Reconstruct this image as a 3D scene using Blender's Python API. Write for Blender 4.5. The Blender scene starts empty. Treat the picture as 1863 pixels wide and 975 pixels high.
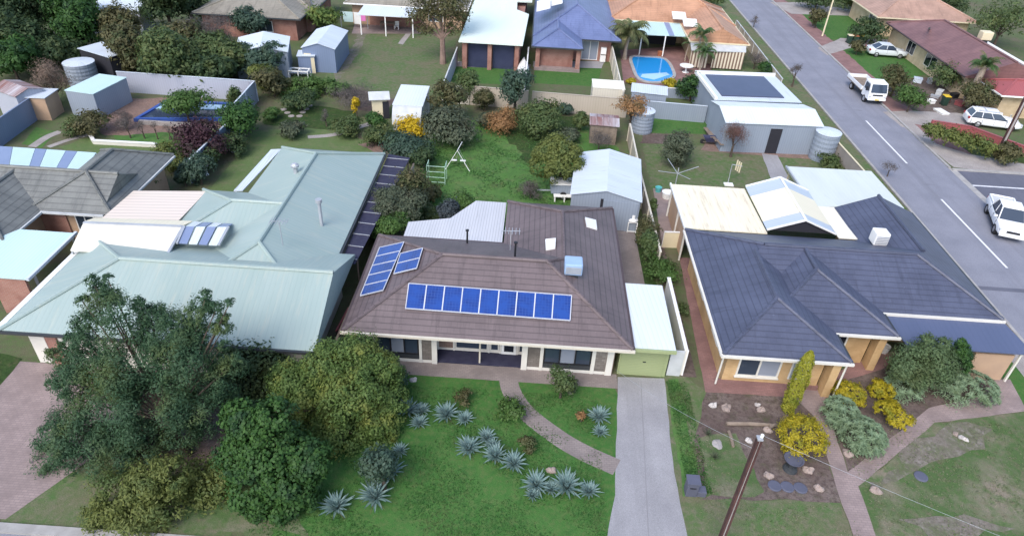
import bpy, math, random
import numpy as np
from math import radians, sin, cos, pi, hypot
from mathutils import Vector, Matrix

# ------------------------------------------------------------------ camera, sky, sun, exposure
SC = bpy.context.scene
C = SC.collection
F, TH, RO, PSI, HC = 1234.0, 0.613747, 0.0581859, 0.0124028, 24.5   # focal length in photo pixels, pitch, roll, yaw, height
_fw = np.array([-sin(PSI)*cos(TH), cos(PSI)*cos(TH), -sin(TH)])
_rt = np.array([cos(PSI), sin(PSI), 0.0])
_dn = np.cross(_fw, _rt)
_r2 = _rt*cos(RO) - _dn*sin(RO)
_d2 = _rt*sin(RO) + _dn*cos(RO)
cam = bpy.data.cameras.new('camera')
cam.sensor_width = 36.0
cam.lens = F/1863*36
cam.clip_start = 0.5
cam.clip_end = 2000
co = bpy.data.objects.new('camera', cam)
C.objects.link(co)
m = Matrix.Identity(4)
for i in range(3):
    m[i][0], m[i][1], m[i][2] = _r2[i], -_d2[i], -_fw[i]
m[2][3] = HC
co.matrix_world = m
SC.camera = co

SUN_EL, SUN_AZ = radians(48), radians(205)      # azimuth of the sun, clockwise from +Y
w = bpy.data.worlds.new('World')
SC.world = w
w.use_nodes = True
nt = w.node_tree
sky = nt.nodes.new('ShaderNodeTexSky')
sky.sky_type = 'NISHITA'
sky.sun_disc = False
sky.sun_elevation = SUN_EL
sky.sun_rotation = SUN_AZ
sky.dust_density = 2.0
bg = nt.nodes['Background']
bg.inputs['Strength'].default_value = 0.15
nt.links.new(sky.outputs[0], bg.inputs[0])
sl = bpy.data.lights.new('sun', 'SUN')
sl.energy = 1.3
sl.angle = radians(32)
sl.color = (1.0, 0.96, 0.92)
so = bpy.data.objects.new('sun', sl)
C.objects.link(so)
so.rotation_euler = (pi/2 - SUN_EL, 0, pi - SUN_AZ)
SC.view_settings.view_transform = 'Standard'
SC.view_settings.look = 'None'
SC.view_settings.exposure = 1.0
SC.view_settings.gamma = 1.0


# ------------------------------------------------------------------ measuring the photograph
def ray(px, py):
    return _r2*(px-931.5)/F + _d2*(py-487.5)/F + _fw

def P(px, py, z=0.0):
    d = ray(px, py)
    t = (z-HC)/d[2]
    return Vector((d[0]*t, d[1]*t, z))

def PY(px, py, Y):
    d = ray(px, py)
    t = Y/d[1]
    return Vector((d[0]*t, Y, HC+d[2]*t))

def depth(p):
    return float(np.dot(np.array([p[0], p[1], p[2]-HC]), _fw))

def mpp(p):
    return depth(p)/F


# ------------------------------------------------------------------ mesh builder
class MB:
    def __init__(s):
        s.v, s.f = [], []

    def add(s, vs, fs):
        o = len(s.v)
        s.v += [tuple(p) for p in vs]
        s.f += [[i+o for i in f] for f in fs]
        return s

    def box(s, x0, x1, y0, y1, z0, z1):
        return s.add([(x0, y0, z0), (x1, y0, z0), (x1, y1, z0), (x0, y1, z0), (x0, y0, z1), (x1, y0, z1), (x1, y1, z1), (x0, y1, z1)],
                     [(3, 2, 1, 0), (4, 5, 6, 7), (0, 1, 5, 4), (1, 2, 6, 5), (2, 3, 7, 6), (3, 0, 4, 7)])

    def prism(s, pts, z0, z1):
        n = len(pts)
        a = sum(pts[i][0]*pts[(i+1) % n][1]-pts[(i+1) % n][0]*pts[i][1] for i in range(n))
        if a < 0:
            pts = pts[::-1]
        vs = [(p[0], p[1], z0) for p in pts]+[(p[0], p[1], z1) for p in pts]
        fs = [list(range(n-1, -1, -1)), list(range(n, 2*n))]+[(i, (i+1) % n, (i+1) % n+n, i+n) for i in range(n)]
        return s.add(vs, fs)

    def slab(s, pts, t):
        """top polygon (3-D), thickness t downwards"""
        n = len(pts)
        a = sum(pts[i][0]*pts[(i+1) % n][1]-pts[(i+1) % n][0]*pts[i][1] for i in range(n))
        if a < 0:
            pts = pts[::-1]
        vs = [(p[0], p[1], p[2]-t) for p in pts]+[tuple(p) for p in pts]
        fs = [list(range(n-1, -1, -1)), list(range(n, 2*n))]+[(i, (i+1) % n, (i+1) % n+n, i+n) for i in range(n)]
        return s.add(vs, fs)

    def bar(s, a, b, wd, hg=None):
        hg = wd if hg is None else hg
        a, b = Vector(a), Vector(b)
        d = (b-a).normalized()
        up = Vector((0, 0, 1)) if abs(d.z) < .95 else Vector((0, 1, 0))
        u = d.cross(up).normalized()*wd/2
        v = u.cross(d).normalized()*hg/2
        vs = [a-u-v, a+u-v, a+u+v, a-u+v, b-u-v, b+u-v, b+u+v, b-u+v]
        return s.add(vs, [(3, 2, 1, 0), (4, 5, 6, 7), (0, 1, 5, 4), (1, 2, 6, 5), (2, 3, 7, 6), (3, 0, 4, 7)])

    def tube(s, pts, rads, n=6):
        pts = [Vector(p) for p in pts]
        if not isinstance(rads, (list, tuple)):
            rads = [rads]*len(pts)
        vs, fs = [], []
        for i, p in enumerate(pts):
            d = (pts[min(i+1, len(pts)-1)]-pts[max(i-1, 0)]).normalized()
            up = Vector((0, 0, 1)) if abs(d.z) < .9 else Vector((1, 0, 0))
            u = d.cross(up).normalized()
            v = u.cross(d)
            for k in range(n):
                a = 2*pi*k/n
                vs.append(p+(u*cos(a)+v*sin(a))*rads[i])
        for i in range(len(pts)-1):
            for k in range(n):
                fs.append((i*n+k, i*n+(k+1) % n, (i+1)*n+(k+1) % n, (i+1)*n+k))
        fs.append(list(range(n-1, -1, -1)))
        fs.append([(len(pts)-1)*n+k for k in range(n)])
        return s.add(vs, fs)

    def lathe(s, prof, c, n=20):
        vs, fs = [], []
        for r, z in prof:
            for k in range(n):
                a = 2*pi*k/n
                vs.append((c[0]+r*cos(a), c[1]+r*sin(a), c[2]+z))
        for i in range(len(prof)-1):
            for k in range(n):
                fs.append((i*n+k, i*n+(k+1) % n, (i+1)*n+(k+1) % n, (i+1)*n+k))
        fs.append(list(range(n-1, -1, -1)))
        fs.append([(len(prof)-1)*n+k for k in range(n)])
        return s.add(vs, fs)

    def build(s, name, mat, parent=None, loc=None, local=False, smooth=False, bevel=0, flat=False):
        o_w = Vector((0, 0, 0))
        if parent is not None and not local:
            p = parent
            while p is not None:
                o_w += p.location
                p = p.parent
        if loc is not None:
            o_w += Vector(loc)
        me = bpy.data.meshes.new(name)
        me.from_pydata([(v[0]-o_w.x, v[1]-o_w.y, v[2]-o_w.z) for v in s.v] if not local else s.v, [], s.f)
        me.materials.append(mat)
        ul = me.uv_layers.new(name='UVMap')
        for p in me.polygons:
            n = p.normal
            h = Vector((-n.y, n.x, 0))
            h = Vector((1, 0, 0)) if h.length < 1e-4 else h.normalized()
            v = n.cross(h)
            for li in p.loop_indices:
                q = me.vertices[me.loops[li].vertex_index].co + o_w
                ul.data[li].uv = (q.dot(h), q.dot(v))
            p.use_smooth = smooth
        o = bpy.data.objects.new(name, me)
        C.objects.link(o)
        if loc is not None:
            o.location = loc
        if parent is not None:
            o.parent = parent
        if bevel:
            b = o.modifiers.new('bevel', 'BEVEL')
            b.width = bevel
            b.segments = 2
            b.limit_method = 'ANGLE'
        return o


def tag(o, label, cat, group=None):
    o['label'] = label
    o['category'] = cat
    if group:
        o['group'] = group
    return o

def thing(name, label, cat, loc, rz=0.0, group=None):
    o = bpy.data.objects.new(name, None)
    o.empty_display_size = .3
    o.location = loc
    o.rotation_euler = (0, 0, rz)
    C.objects.link(o)
    return tag(o, label, cat, group)

def struct(o):
    o['kind'] = 'structure'
    return o

def dup(o, loc=None, rz=None, sc=None, label=None, group=None, parent=None):
    c = o.copy()
    C.objects.link(c)
    if parent is not None:
        c.parent = parent
    if loc is not None:
        c.location = loc
    if rz is not None:
        c.rotation_euler = (0, 0, rz)
    if sc is not None:
        c.scale = (sc,)*3 if not isinstance(sc, tuple) else sc
    if label:
        c['label'] = label
    if group:
        c['group'] = group
    for ch in list(o.children):
        dup(ch, parent=c)
    return c


# ------------------------------------------------------------------ materials
def _nodes(name):
    mt = bpy.data.materials.new(name)
    mt.use_nodes = True
    return mt, mt.node_tree, mt.node_tree.nodes['Principled BSDF']

def _mix(nt, fac, a, b, mode='MIX'):
    n = nt.nodes.new('ShaderNodeMix')
    n.data_type = 'RGBA'
    n.blend_type = mode
    for sock, val in ((n.inputs[0], fac), (n.inputs[6], a), (n.inputs[7], b)):
        if hasattr(val, 'is_linked'):
            nt.links.new(val, sock)
        elif isinstance(val, (int, float)):
            sock.default_value = val
        else:
            sock.default_value = (val[0], val[1], val[2], 1)
    return n.outputs[2]

def _noise(nt, scale, detail=4, vec=None, rough=.6, stretch=None):
    n = nt.nodes.new('ShaderNodeTexNoise')
    n.inputs['Scale'].default_value = scale
    n.inputs['Detail'].default_value = detail
    n.inputs['Roughness'].default_value = rough
    if vec is None:
        g = nt.nodes.new('ShaderNodeNewGeometry')
        vec = g.outputs['Position']
    if stretch:
        mp = nt.nodes.new('ShaderNodeMapping')
        mp.inputs['Scale'].default_value = stretch
        nt.links.new(vec, mp.inputs[0])
        vec = mp.outputs[0]
    nt.links.new(vec, n.inputs['Vector'])
    return n.outputs['Fac']

def _ramp(nt, fac, lo, hi):
    r = nt.nodes.new('ShaderNodeMapRange')
    r.inputs[1].default_value = lo
    r.inputs[2].default_value = hi
    nt.links.new(fac, r.inputs[0])
    return r.outputs[0]

def _bump(nt, bs, h, strength, dist=.05):
    b = nt.nodes.new('ShaderNodeBump')
    b.inputs['Strength'].default_value = strength
    b.inputs['Distance'].default_value = dist
    nt.links.new(h, b.inputs['Height'])
    nt.links.new(b.outputs[0], bs.inputs['Normal'])

def plain(name, c1, c2=None, scale=1.2, rough=.75, bump=0, metal=0, lo=.35, hi=.65, spec=.5, fine=0):
    mt, nt, bs = _nodes(name)
    bs.inputs['Roughness'].default_value = rough
    bs.inputs['Metallic'].default_value = metal
    bs.inputs['Specular IOR Level'].default_value = spec
    c2 = c2 or tuple(x*.86 for x in c1)
    n = _noise(nt, scale)
    col = _mix(nt, _ramp(nt, n, lo, hi), c1, c2)
    if fine:
        n2 = _noise(nt, fine, 2)
        col = _mix(nt, _ramp(nt, n2, .3, .7), col, _mix(nt, .35, col, (.02, .02, .02)))
    nt.links.new(col, bs.inputs['Base Color'])
    if bump:
        _bump(nt, bs, _noise(nt, scale*6, 3), bump)
    return mt

def _uv(nt):
    n = nt.nodes.new('ShaderNodeUVMap')
    return n.outputs[0]

def tiles(name, c1, c2, row=.34, wid=.3, rough=.55, dark=.45, spec=.5):
    """roof tiles in courses: joints, a dark step under each course, tiles that differ and broad weathering"""
    mt, nt, bs = _nodes(name)
    bs.inputs['Roughness'].default_value = rough
    bs.inputs['Specular IOR Level'].default_value = spec
    uv = _uv(nt)
    b = nt.nodes.new('ShaderNodeTexBrick')
    b.inputs['Scale'].default_value = 1
    b.inputs['Brick Width'].default_value = wid
    b.inputs['Row Height'].default_value = row
    b.inputs['Mortar Size'].default_value = .012
    b.inputs['Color1'].default_value = (*c1, 1)
    b.inputs['Color2'].default_value = (*c2, 1)
    b.inputs['Mortar'].default_value = (*[x*.9 for x in c1], 1)
    nt.links.new(uv, b.inputs['Vector'])
    sep = nt.nodes.new('ShaderNodeSeparateXYZ')
    nt.links.new(uv, sep.inputs[0])
    mth = nt.nodes.new('ShaderNodeMath')
    mth.operation = 'DIVIDE'
    mth.inputs[1].default_value = row
    nt.links.new(sep.outputs[1], mth.inputs[0])
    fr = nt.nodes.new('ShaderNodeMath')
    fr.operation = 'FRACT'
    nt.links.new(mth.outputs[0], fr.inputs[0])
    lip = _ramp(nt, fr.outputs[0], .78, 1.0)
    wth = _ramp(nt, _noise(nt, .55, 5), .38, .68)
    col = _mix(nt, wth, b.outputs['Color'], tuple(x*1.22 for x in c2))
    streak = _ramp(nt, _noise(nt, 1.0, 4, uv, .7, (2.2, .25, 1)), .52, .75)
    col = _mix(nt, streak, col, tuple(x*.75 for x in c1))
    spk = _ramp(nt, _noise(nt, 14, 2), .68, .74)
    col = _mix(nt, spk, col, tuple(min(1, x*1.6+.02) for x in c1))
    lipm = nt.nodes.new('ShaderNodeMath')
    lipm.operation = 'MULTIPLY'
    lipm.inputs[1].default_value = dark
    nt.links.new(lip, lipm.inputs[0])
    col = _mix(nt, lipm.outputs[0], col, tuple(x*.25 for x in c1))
    nt.links.new(col, bs.inputs['Base Color'])
    _bump(nt, bs, fr.outputs[0], .35, .04)
    return mt

def corr(name, c1, c2=None, pitch=.2, rough=.45, stain=None, stain_amt=.0, rib=.12, across=False, spec=.5, metal=0, zones=None):
    """ribbed steel sheet: ribs run down the slope"""
    mt, nt, bs = _nodes(name)
    bs.inputs['Roughness'].default_value = rough
    bs.inputs['Specular IOR Level'].default_value = spec
    bs.inputs['Metallic'].default_value = metal
    uv = _uv(nt)
    sep = nt.nodes.new('ShaderNodeSeparateXYZ')
    nt.links.new(uv, sep.inputs[0])
    d = nt.nodes.new('ShaderNodeMath')
    d.operation = 'DIVIDE'
    d.inputs[1].default_value = pitch
    nt.links.new(sep.outputs[1 if across else 0], d.inputs[0])
    fr = nt.nodes.new('ShaderNodeMath')
    fr.operation = 'PINGPONG'
    fr.inputs[1].default_value = .5
    nt.links.new(d.outputs[0], fr.inputs[0])
    c2 = c2 or tuple(x*.88 for x in c1)
    st = (1, .2, 1) if not across else (.2, 1, 1)
    col = _mix(nt, _ramp(nt, _noise(nt, .7, 5, uv, .6, st), .35, .7), c1, c2)
    groove = _ramp(nt, fr.outputs[0], .14, .0)
    g = nt.nodes.new('ShaderNodeMath')
    g.operation = 'MULTIPLY'
    g.inputs[1].default_value = rib
    nt.links.new(groove, g.inputs[0])
    col = _mix(nt, g.outputs[0], col, tuple(x*.3 for x in c1))
    if stain:
        s = _ramp(nt, _noise(nt, 1.4, 5, uv, .7, (2.6, .22, 1) if not across else (.22, 2.6, 1)), .62-stain_amt, .8-stain_amt*.6)
        col = _mix(nt, s, col, stain)
    nt.links.new(col, bs.inputs['Base Color'])
    _bump(nt, bs, fr.outputs[0], .3, .03)
    return mt

def bricks(name, c1, c2, mortar, wd=.24, ht=.086, rough=.85):
    mt, nt, bs = _nodes(name)
    bs.inputs['Roughness'].default_value = rough
    b = nt.nodes.new('ShaderNodeTexBrick')
    b.inputs['Scale'].default_value = 1
    b.inputs['Brick Width'].default_value = wd
    b.inputs['Row Height'].default_value = ht
    b.inputs['Mortar Size'].default_value = .01
    b.inputs['Color1'].default_value = (*c1, 1)
    b.inputs['Color2'].default_value = (*c2, 1)
    b.inputs['Mortar'].default_value = (*mortar, 1)
    nt.links.new(_uv(nt), b.inputs['Vector'])
    n = _ramp(nt, _noise(nt, .8, 5), .4, .7)
    col = _mix(nt, n, b.outputs['Color'], tuple(x*.7 for x in c1))
    nt.links.new(col, bs.inputs['Base Color'])
    return mt

def ground(name, cols, scales=(.25, 1.3, 9), rough=.95, bump=.4, th=((.4, .62), (.5, .7), (.45, .7))):
    """layers of noise: cols[0] the base, every further colour comes up in patches"""
    mt, nt, bs = _nodes(name)
    bs.inputs['Roughness'].default_value = rough
    bs.inputs['Specular IOR Level'].default_value = .15
    col = cols[0]
    for i, c in enumerate(cols[1:]):
        n = _ramp(nt, _noise(nt, scales[i % len(scales)]*(1+.17*i), 6, None, .65), *th[i % len(th)])
        col = _mix(nt, n, col, c)
    n = _ramp(nt, _noise(nt, 22, 3), .35, .7)
    dk = nt.nodes.new('ShaderNodeMath')
    dk.operation = 'MULTIPLY'
    dk.inputs[1].default_value = .4
    nt.links.new(n, dk.inputs[0])
    col = _mix(nt, dk.outputs[0], col, tuple(x*.5 for x in cols[0]))
    nt.links.new(col, bs.inputs['Base Color'])
    _bump(nt, bs, _noise(nt, 18, 4), bump, .06)
    return mt

def leafmat(name, c1, c2, c3=None, scale=.9, rough=.6, lo=.3, hi=.7):
    """c1..c2 from leaf to leaf, c3 in clumps of new or dry growth"""
    mt, nt, bs = _nodes(name)
    bs.inputs['Roughness'].default_value = rough
    bs.inputs['Specular IOR Level'].default_value = .3
    g = nt.nodes.new('ShaderNodeNewGeometry')
    col = _mix(nt, g.outputs['Random Per Island'], c1, c2)
    if c3:
        col = _mix(nt, _ramp(nt, _noise(nt, scale, 3), .5, .68), col, c3)
    nt.links.new(col, bs.inputs['Base Color'])
    tr = nt.nodes.new('ShaderNodeBsdfTranslucent')
    nt.links.new(col, tr.inputs[0])
    mx = nt.nodes.new('ShaderNodeMixShader')
    mx.inputs[0].default_value = .36
    nt.links.new(bs.outputs[0], mx.inputs[1])
    nt.links.new(tr.outputs[0], mx.inputs[2])
    nt.links.new(mx.outputs[0], nt.nodes['Material Output'].inputs[0])
    return mt

def glass(name, c=(.03, .04, .05), rough=.06):
    mt, nt, bs = _nodes(name)
    bs.inputs['Base Color'].default_value = (*c, 1)
    bs.inputs['Roughness'].default_value = rough
    bs.inputs['Specular IOR Level'].default_value = .7
    return mt

def road_mat(name, c1, c2):
    mt, nt, bs = _nodes(name)
    bs.inputs['Roughness'].default_value = .85
    bs.inputs['Specular IOR Level'].default_value = .3
    col = _mix(nt, _ramp(nt, _noise(nt, .4, 6), .36, .66), c1, c2)
    col = _mix(nt, _ramp(nt, _noise(nt, 1.0, 5, None, .6, (1.1, .035, 1)), .48, .72), col, tuple(x*.78 for x in c1))       # worn along the lanes
    col = _mix(nt, _ramp(nt, _noise(nt, 1.0, 3, None, .5, (.3, 1.6, 1)), .69, .73), col, tuple(x*.7 for x in c1))       # patched trenches
    col = _mix(nt, _ramp(nt, _noise(nt, 28, 2), .35, .7), col, _mix(nt, .3, col, (.03, .03, .035)))
    nt.links.new(col, bs.inputs['Base Color'])
    return mt

M = dict(
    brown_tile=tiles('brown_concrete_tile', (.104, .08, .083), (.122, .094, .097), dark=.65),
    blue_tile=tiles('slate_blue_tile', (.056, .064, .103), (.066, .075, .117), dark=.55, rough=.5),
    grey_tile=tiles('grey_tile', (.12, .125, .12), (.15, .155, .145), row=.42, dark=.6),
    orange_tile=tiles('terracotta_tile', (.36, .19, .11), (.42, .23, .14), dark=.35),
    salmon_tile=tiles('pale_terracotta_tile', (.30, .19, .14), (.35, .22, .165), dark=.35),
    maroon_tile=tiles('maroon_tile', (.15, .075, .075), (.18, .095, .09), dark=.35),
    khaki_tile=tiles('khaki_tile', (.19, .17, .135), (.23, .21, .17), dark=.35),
    green_steel=corr('pale_green_steel', (.275, .355, .335), (.31, .385, .365), pitch=.25, rough=.4, rib=.10, stain=(.37, .41, .36), stain_amt=.10),
    blue_steel=corr('blue_steel', (.075, .095, .165), (.085, .105, .18), pitch=.3, rough=.45, rib=.1),
    blue_roof=tiles('bright_slate_tile', (.10, .13, .25), (.115, .145, .27), dark=.25, rough=.45),
    white_steel=corr('white_steel', (.62, .67, .70), (.56, .62, .65), pitch=.25, rough=.45, rib=.18),
    mint_steel=corr('pale_mint_steel', (.66, .74, .67), (.62, .71, .65), pitch=.3, rough=.5, rib=.05),
    skillion=corr('weathered_pale_steel', (.56, .60, .56), (.51, .55, .52), pitch=.3, rough=.5, rib=.06, stain=(.42, .45, .43), stain_amt=.03),
    aqua_steel=corr('pale_aqua_sheet', (.50, .66, .66), (.46, .62, .63), pitch=.2, rough=.5, rib=.25),
    grey_steel=corr('grey_blue_steel', (.26, .30, .36), (.22, .26, .32), pitch=.2, rough=.55, rib=.25),
    zinc=corr('zincalume_sheet', (.56, .62, .69), (.50, .56, .63), pitch=.2, rough=.5, rib=.3, stain=(.33, .31, .30), stain_amt=.05),
    patio_sheet=corr('weathered_white_sheet', (.52, .53, .56), (.46, .47, .5), pitch=.17, rough=.6, rib=.55, stain=(.3, .3, .3), stain_amt=.02),
    cream_steel=corr('cream_steel', (.76, .70, .53), (.72, .66, .5), pitch=.3, rough=.5, rib=.12),
    cream_pale=corr('pale_cream_steel', (.74, .71, .60), (.7, .67, .57), pitch=.3, rough=.5, rib=.1),
    cream_ribbed=corr('pinkish_cream_steel', (.70, .60, .52), (.68, .60, .50), pitch=.36, rough=.5, rib=.5, across=True),
    cream_stained=corr('cream_steel_with_rust', (.76, .70, .53), (.72, .67, .5), pitch=.3, rough=.55, rib=.12, stain=(.44, .33, .24), stain_amt=.10),
    red_steel=corr('red_steel', (.32, .085, .088), (.28, .08, .082), pitch=.25, rough=.5, rib=.2),
    rust_steel=corr('rusted_sheet', (.17, .06, .045), (.45, .45, .48), pitch=.5, rough=.8, rib=.4, stain=(.5, .52, .56), stain_amt=.1),
    poly=corr('blue_grey_polycarbonate', (.42, .48, .56), (.38, .45, .54), pitch=.2, rough=.3, rib=.2),
    poly_blue=plain('dark_blue_polycarbonate', (.19, .24, .38), (.21, .26, .4), rough=.3),
    shade=plain('dark_shade_cloth', (.018, .018, .045), (.03, .03, .06), rough=.8, scale=3),
    darkpanel=plain('dark_panel', (.035, .04, .085), (.045, .05, .1), rough=.3),
    cream=plain('cream_paint', (.66, .58, .40), (.6, .53, .37), rough=.6),
    ivory=plain('ivory_paint', (.66, .64, .58), (.6, .58, .53), rough=.6),
    ochre=bricks('ochre_brick', (.50, .32, .15), (.54, .36, .18), (.52, .38, .22)),
    yellow_brick=bricks('cream_brick', (.55, .42, .26), (.60, .47, .30), (.52, .44, .32)),
    tan_wall=plain('tan_render', (.44, .30, .20), (.38, .26, .18), rough=.9),
    red_brick=bricks('red_brick', (.30, .13, .10), (.34, .16, .12), (.34, .26, .22)),
    brown_brick=bricks('brown_brick', (.20, .12, .095), (.25, .155, .12), (.28, .24, .2)),
    stone=bricks('slate_stone', (.15, .13, .115), (.24, .215, .19), (.12, .105, .09), wd=.3, ht=.13),
    white=plain('white_paint', (.78, .78, .76), (.72, .72, .7), rough=.5),
    offwhite=plain('weathered_white', (.50, .52, .53), (.42, .44, .45), rough=.8, scale=1.5),
    guttercream=plain('cream_gutter', (.60, .56, .47), (.55, .51, .43), rough=.5),
    dark_gutter=plain('dark_gutter', (.04, .045, .05), rough=.5),
    brown_gutter=plain('brown_gutter', (.075, .05, .05), rough=.5),
    lime=corr('lime_roller', (.29, .335, .17), (.27, .315, .16), pitch=.11, rough=.5, rib=.25, across=True),
    lime_paint=plain('lime_paint', (.31, .36, .185), rough=.5),
    glass=glass('window_glass', (.035, .05, .075)),
    glass_light=glass('curtained_glass', (.25, .28, .34), .2),
    glass_dark=glass('dark_glass', (.012, .015, .022)),
    black=plain('black_frame', (.015, .016, .02), rough=.5),
    dark=plain('dark_recess', (.02, .02, .028), rough=.9),
    rubber=plain('tyre_rubber', (.018, .018, .02), rough=.8),
    carwhite=plain('white_car_paint', (.78, .79, .80), (.76, .77, .78), rough=.25, spec=.6),
    carsilver=plain('silver_car_paint', (.60, .64, .66), (.58, .62, .64), rough=.25, spec=.6),
    lamp=plain('headlamp_lens', (.55, .58, .62), rough=.15),
    redlamp=plain('tail_lamp_lens', (.35, .02, .02), rough=.2),
    alloy=plain('alloy', (.4, .4, .42), rough=.35, metal=.6),
    steel=plain('galvanised_steel', (.45, .47, .50), (.38, .4, .43), rough=.45, metal=.3),
    rust=plain('rusty_steel', (.05, .022, .02), (.085, .036, .03), rough=.9, scale=2),
    polecon=plain('pole_concrete', (.36, .34, .33), (.28, .26, .25), rough=.9),
    wood=plain('weathered_timber', (.24, .19, .15), (.17, .13, .1), rough=.9, scale=3),
    bark=plain('bark', (.10, .075, .055), (.06, .045, .035), rough=.95, scale=5, bump=.6),
    gumbark=plain('gum_bark', (.26, .18, .145), (.17, .115, .095), rough=.9, scale=2),
    palmbark=plain('palm_bark', (.34, .28, .23), (.25, .2, .16), rough=.9, scale=4),
    solar=None, frame=plain('aluminium_frame', (.50, .52, .58), rough=.35),
    asphalt=road_mat('asphalt', (.255, .262, .31), (.21, .218, .262)),
    asphalt_dark=road_mat('newer_asphalt', (.14, .145, .185), (.115, .12, .155)),
    concrete=road_mat('driveway_concrete', (.35, .345, .36), (.27, .265, .28)),
    concrete_pale=plain('pale_concrete', (.40, .37, .35), (.32, .29, .28), scale=.8, rough=.9, fine=14, spec=.2),
    kerb=plain('kerb_concrete', (.36, .35, .34), (.28, .27, .26), scale=2, rough=.9),
    redpave=bricks('red_pavers', (.23, .125, .115), (.28, .155, .14), (.17, .105, .1), wd=.24, ht=.12),
    pinkpave=bricks('worn_pink_pavers', (.265, .205, .195), (.31, .24, .225), (.2, .16, .155), wd=.24, ht=.12),
    brownpave=bricks('brown_pavers', (.22, .185, .175), (.255, .215, .2), (.165, .14, .13), wd=.22, ht=.11),
    line=plain('road_line_paint', (.72, .73, .75), (.6, .6, .62), scale=4, rough=.7),
    lawn=ground('lush_lawn', [(.048, .135, .03), (.064, .155, .038), (.038, .11, .028), (.10, .15, .05)], scales=(.35, 1.1, 2.6)),
    lawn_yard=ground('backyard_lawn', [(.07, .165, .04), (.095, .19, .05), (.13, .155, .065), (.058, .12, .04)], scales=(.3, .8, 1.7)),
    lawn_worn=ground('worn_lawn', [(.085, .145, .05), (.145, .135, .085), (.065, .135, .04), (.18, .16, .115)], scales=(.4, .9, 2.2)),
    lawn_dry=ground('patchy_lawn', [(.075, .125, .045), (.24, .20, .16), (.065, .13, .035), (.16, .135, .095)], scales=(.33, .9, 2.1), th=((.46, .66), (.5, .7), (.5, .75))),
    soil=ground('garden_soil', [(.125, .092, .082), (.18, .145, .13), (.085, .085, .05), (.07, .05, .046)], scales=(.5, 1.4, 3.5)),
    yard=ground('mixed_yard', [(.095, .135, .055), (.14, .125, .085), (.07, .125, .04), (.11, .095, .065)], scales=(.22, .7, 2.0)),
    pinkdirt=ground('pink_gravel', [(.25, .165, .135), (.2, .14, .12), (.30, .21, .18), (.13, .10, .085)], scales=(.5, 1.5, 4)),
    lawn_pale=ground('pale_mown_lawn', [(.125, .165, .07), (.10, .16, .055), (.16, .16, .09), (.09, .14, .05)], scales=(.5, 1.2, 2.4)),
    greenery=ground('low_ground_cover', [(.035, .07, .02), (.05, .085, .024), (.09, .085, .045), (.02, .04, .013)], scales=(.6, 1.4, 3)),
    water=glass('pool_water', (.02, .26, .62), .08), water_pale=glass('pale_pool_water', (.35, .55, .70), .1),
    poolblue=plain('blue_pool_liner', (.035, .09, .33), rough=.5),
    blue_plastic=plain('blue_plastic', (.02, .11, .50), rough=.4), aqua_plastic=plain('aqua_plastic', (.10, .42, .42), rough=.4),
    pink_plastic=plain('pink_plastic', (.75, .22, .55), rough=.5), orange_plastic=plain('orange_clay', (.36, .13, .06), rough=.7),
    yellow_plastic=plain('yellow_plastic', (.70, .48, .03), rough=.5), green_plastic=plain('dark_green_plastic', (.02, .05, .035), rough=.5),
    blue_fence=corr('blue_grey_fence_sheet', (.17, .22, .33), (.15, .2, .3), pitch=.22, rough=.55, rib=.2),
    pale_fence=corr('pale_grey_fence_sheet', (.38, .40, .47), (.35, .37, .44), pitch=.22, rough=.6, rib=.2),
    tan_fence=corr('tan_fence_sheet', (.46, .40, .33), (.42, .37, .3), pitch=.24, rough=.6, rib=.2),
    cream_fence=corr('cream_fence_sheet', (.60, .56, .47), (.55, .51, .43), pitch=.24, rough=.6, rib=.2),
    timber_fence=corr('timber_palings', (.33, .29, .26), (.26, .23, .2), pitch=.16, rough=.9, rib=.5),
    grey_plastic=plain('slate_grey_box', (.095, .10, .14), rough=.5),
    cooler=plain('cooler_plastic', (.30, .43, .62), (.27, .39, .57), rough=.45),
    boulder=plain('pale_boulder', (.33, .265, .235), (.24, .19, .17), scale=2, rough=.95, bump=.5),
    boulder_white=plain('white_boulder', (.50, .47, .45), (.36, .33, .32), scale=2, rough=.95, bump=.5),
    stripe=None,
)
def _solar():
    mt, nt, bs = _nodes('solar_cells')
    bs.inputs['Roughness'].default_value = .18
    b = nt.nodes.new('ShaderNodeTexBrick')
    b.offset = 0
    b.inputs['Scale'].default_value = 1
    b.inputs['Brick Width'].default_value = .16
    b.inputs['Row Height'].default_value = .16
    b.inputs['Mortar Size'].default_value = .006
    b.inputs['Color1'].default_value = (.012, .034, .165, 1)
    b.inputs['Color2'].default_value = (.014, .042, .20, 1)
    b.inputs['Mortar'].default_value = (.05, .10, .30, 1)
    nt.links.new(_uv(nt), b.inputs['Vector'])
    col = _mix(nt, _ramp(nt, _noise(nt, 1.3, 2), .35, .65), b.outputs[0], (.018, .062, .27))
    nt.links.new(col, bs.inputs['Base Color'])
    return mt
M['solar'] = _solar()
def _stripe():
    mt, nt, bs = _nodes('striped_blind_cloth')
    sep = nt.nodes.new('ShaderNodeSeparateXYZ')
    nt.links.new(_uv(nt), sep.inputs[0])
    d = nt.nodes.new('ShaderNodeMath')
    d.operation = 'DIVIDE'
    d.inputs[1].default_value = .36
    nt.links.new(sep.outputs[0], d.inputs[0])
    f = nt.nodes.new('ShaderNodeMath')
    f.operation = 'FRACT'
    nt.links.new(d.outputs[0], f.inputs[0])
    nt.links.new(_mix(nt, _ramp(nt, f.outputs[0], .45, .55), (.66, .58, .45), (.19, .12, .09)), bs.inputs['Base Color'])
    return mt
M['stripe'] = _stripe()
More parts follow.
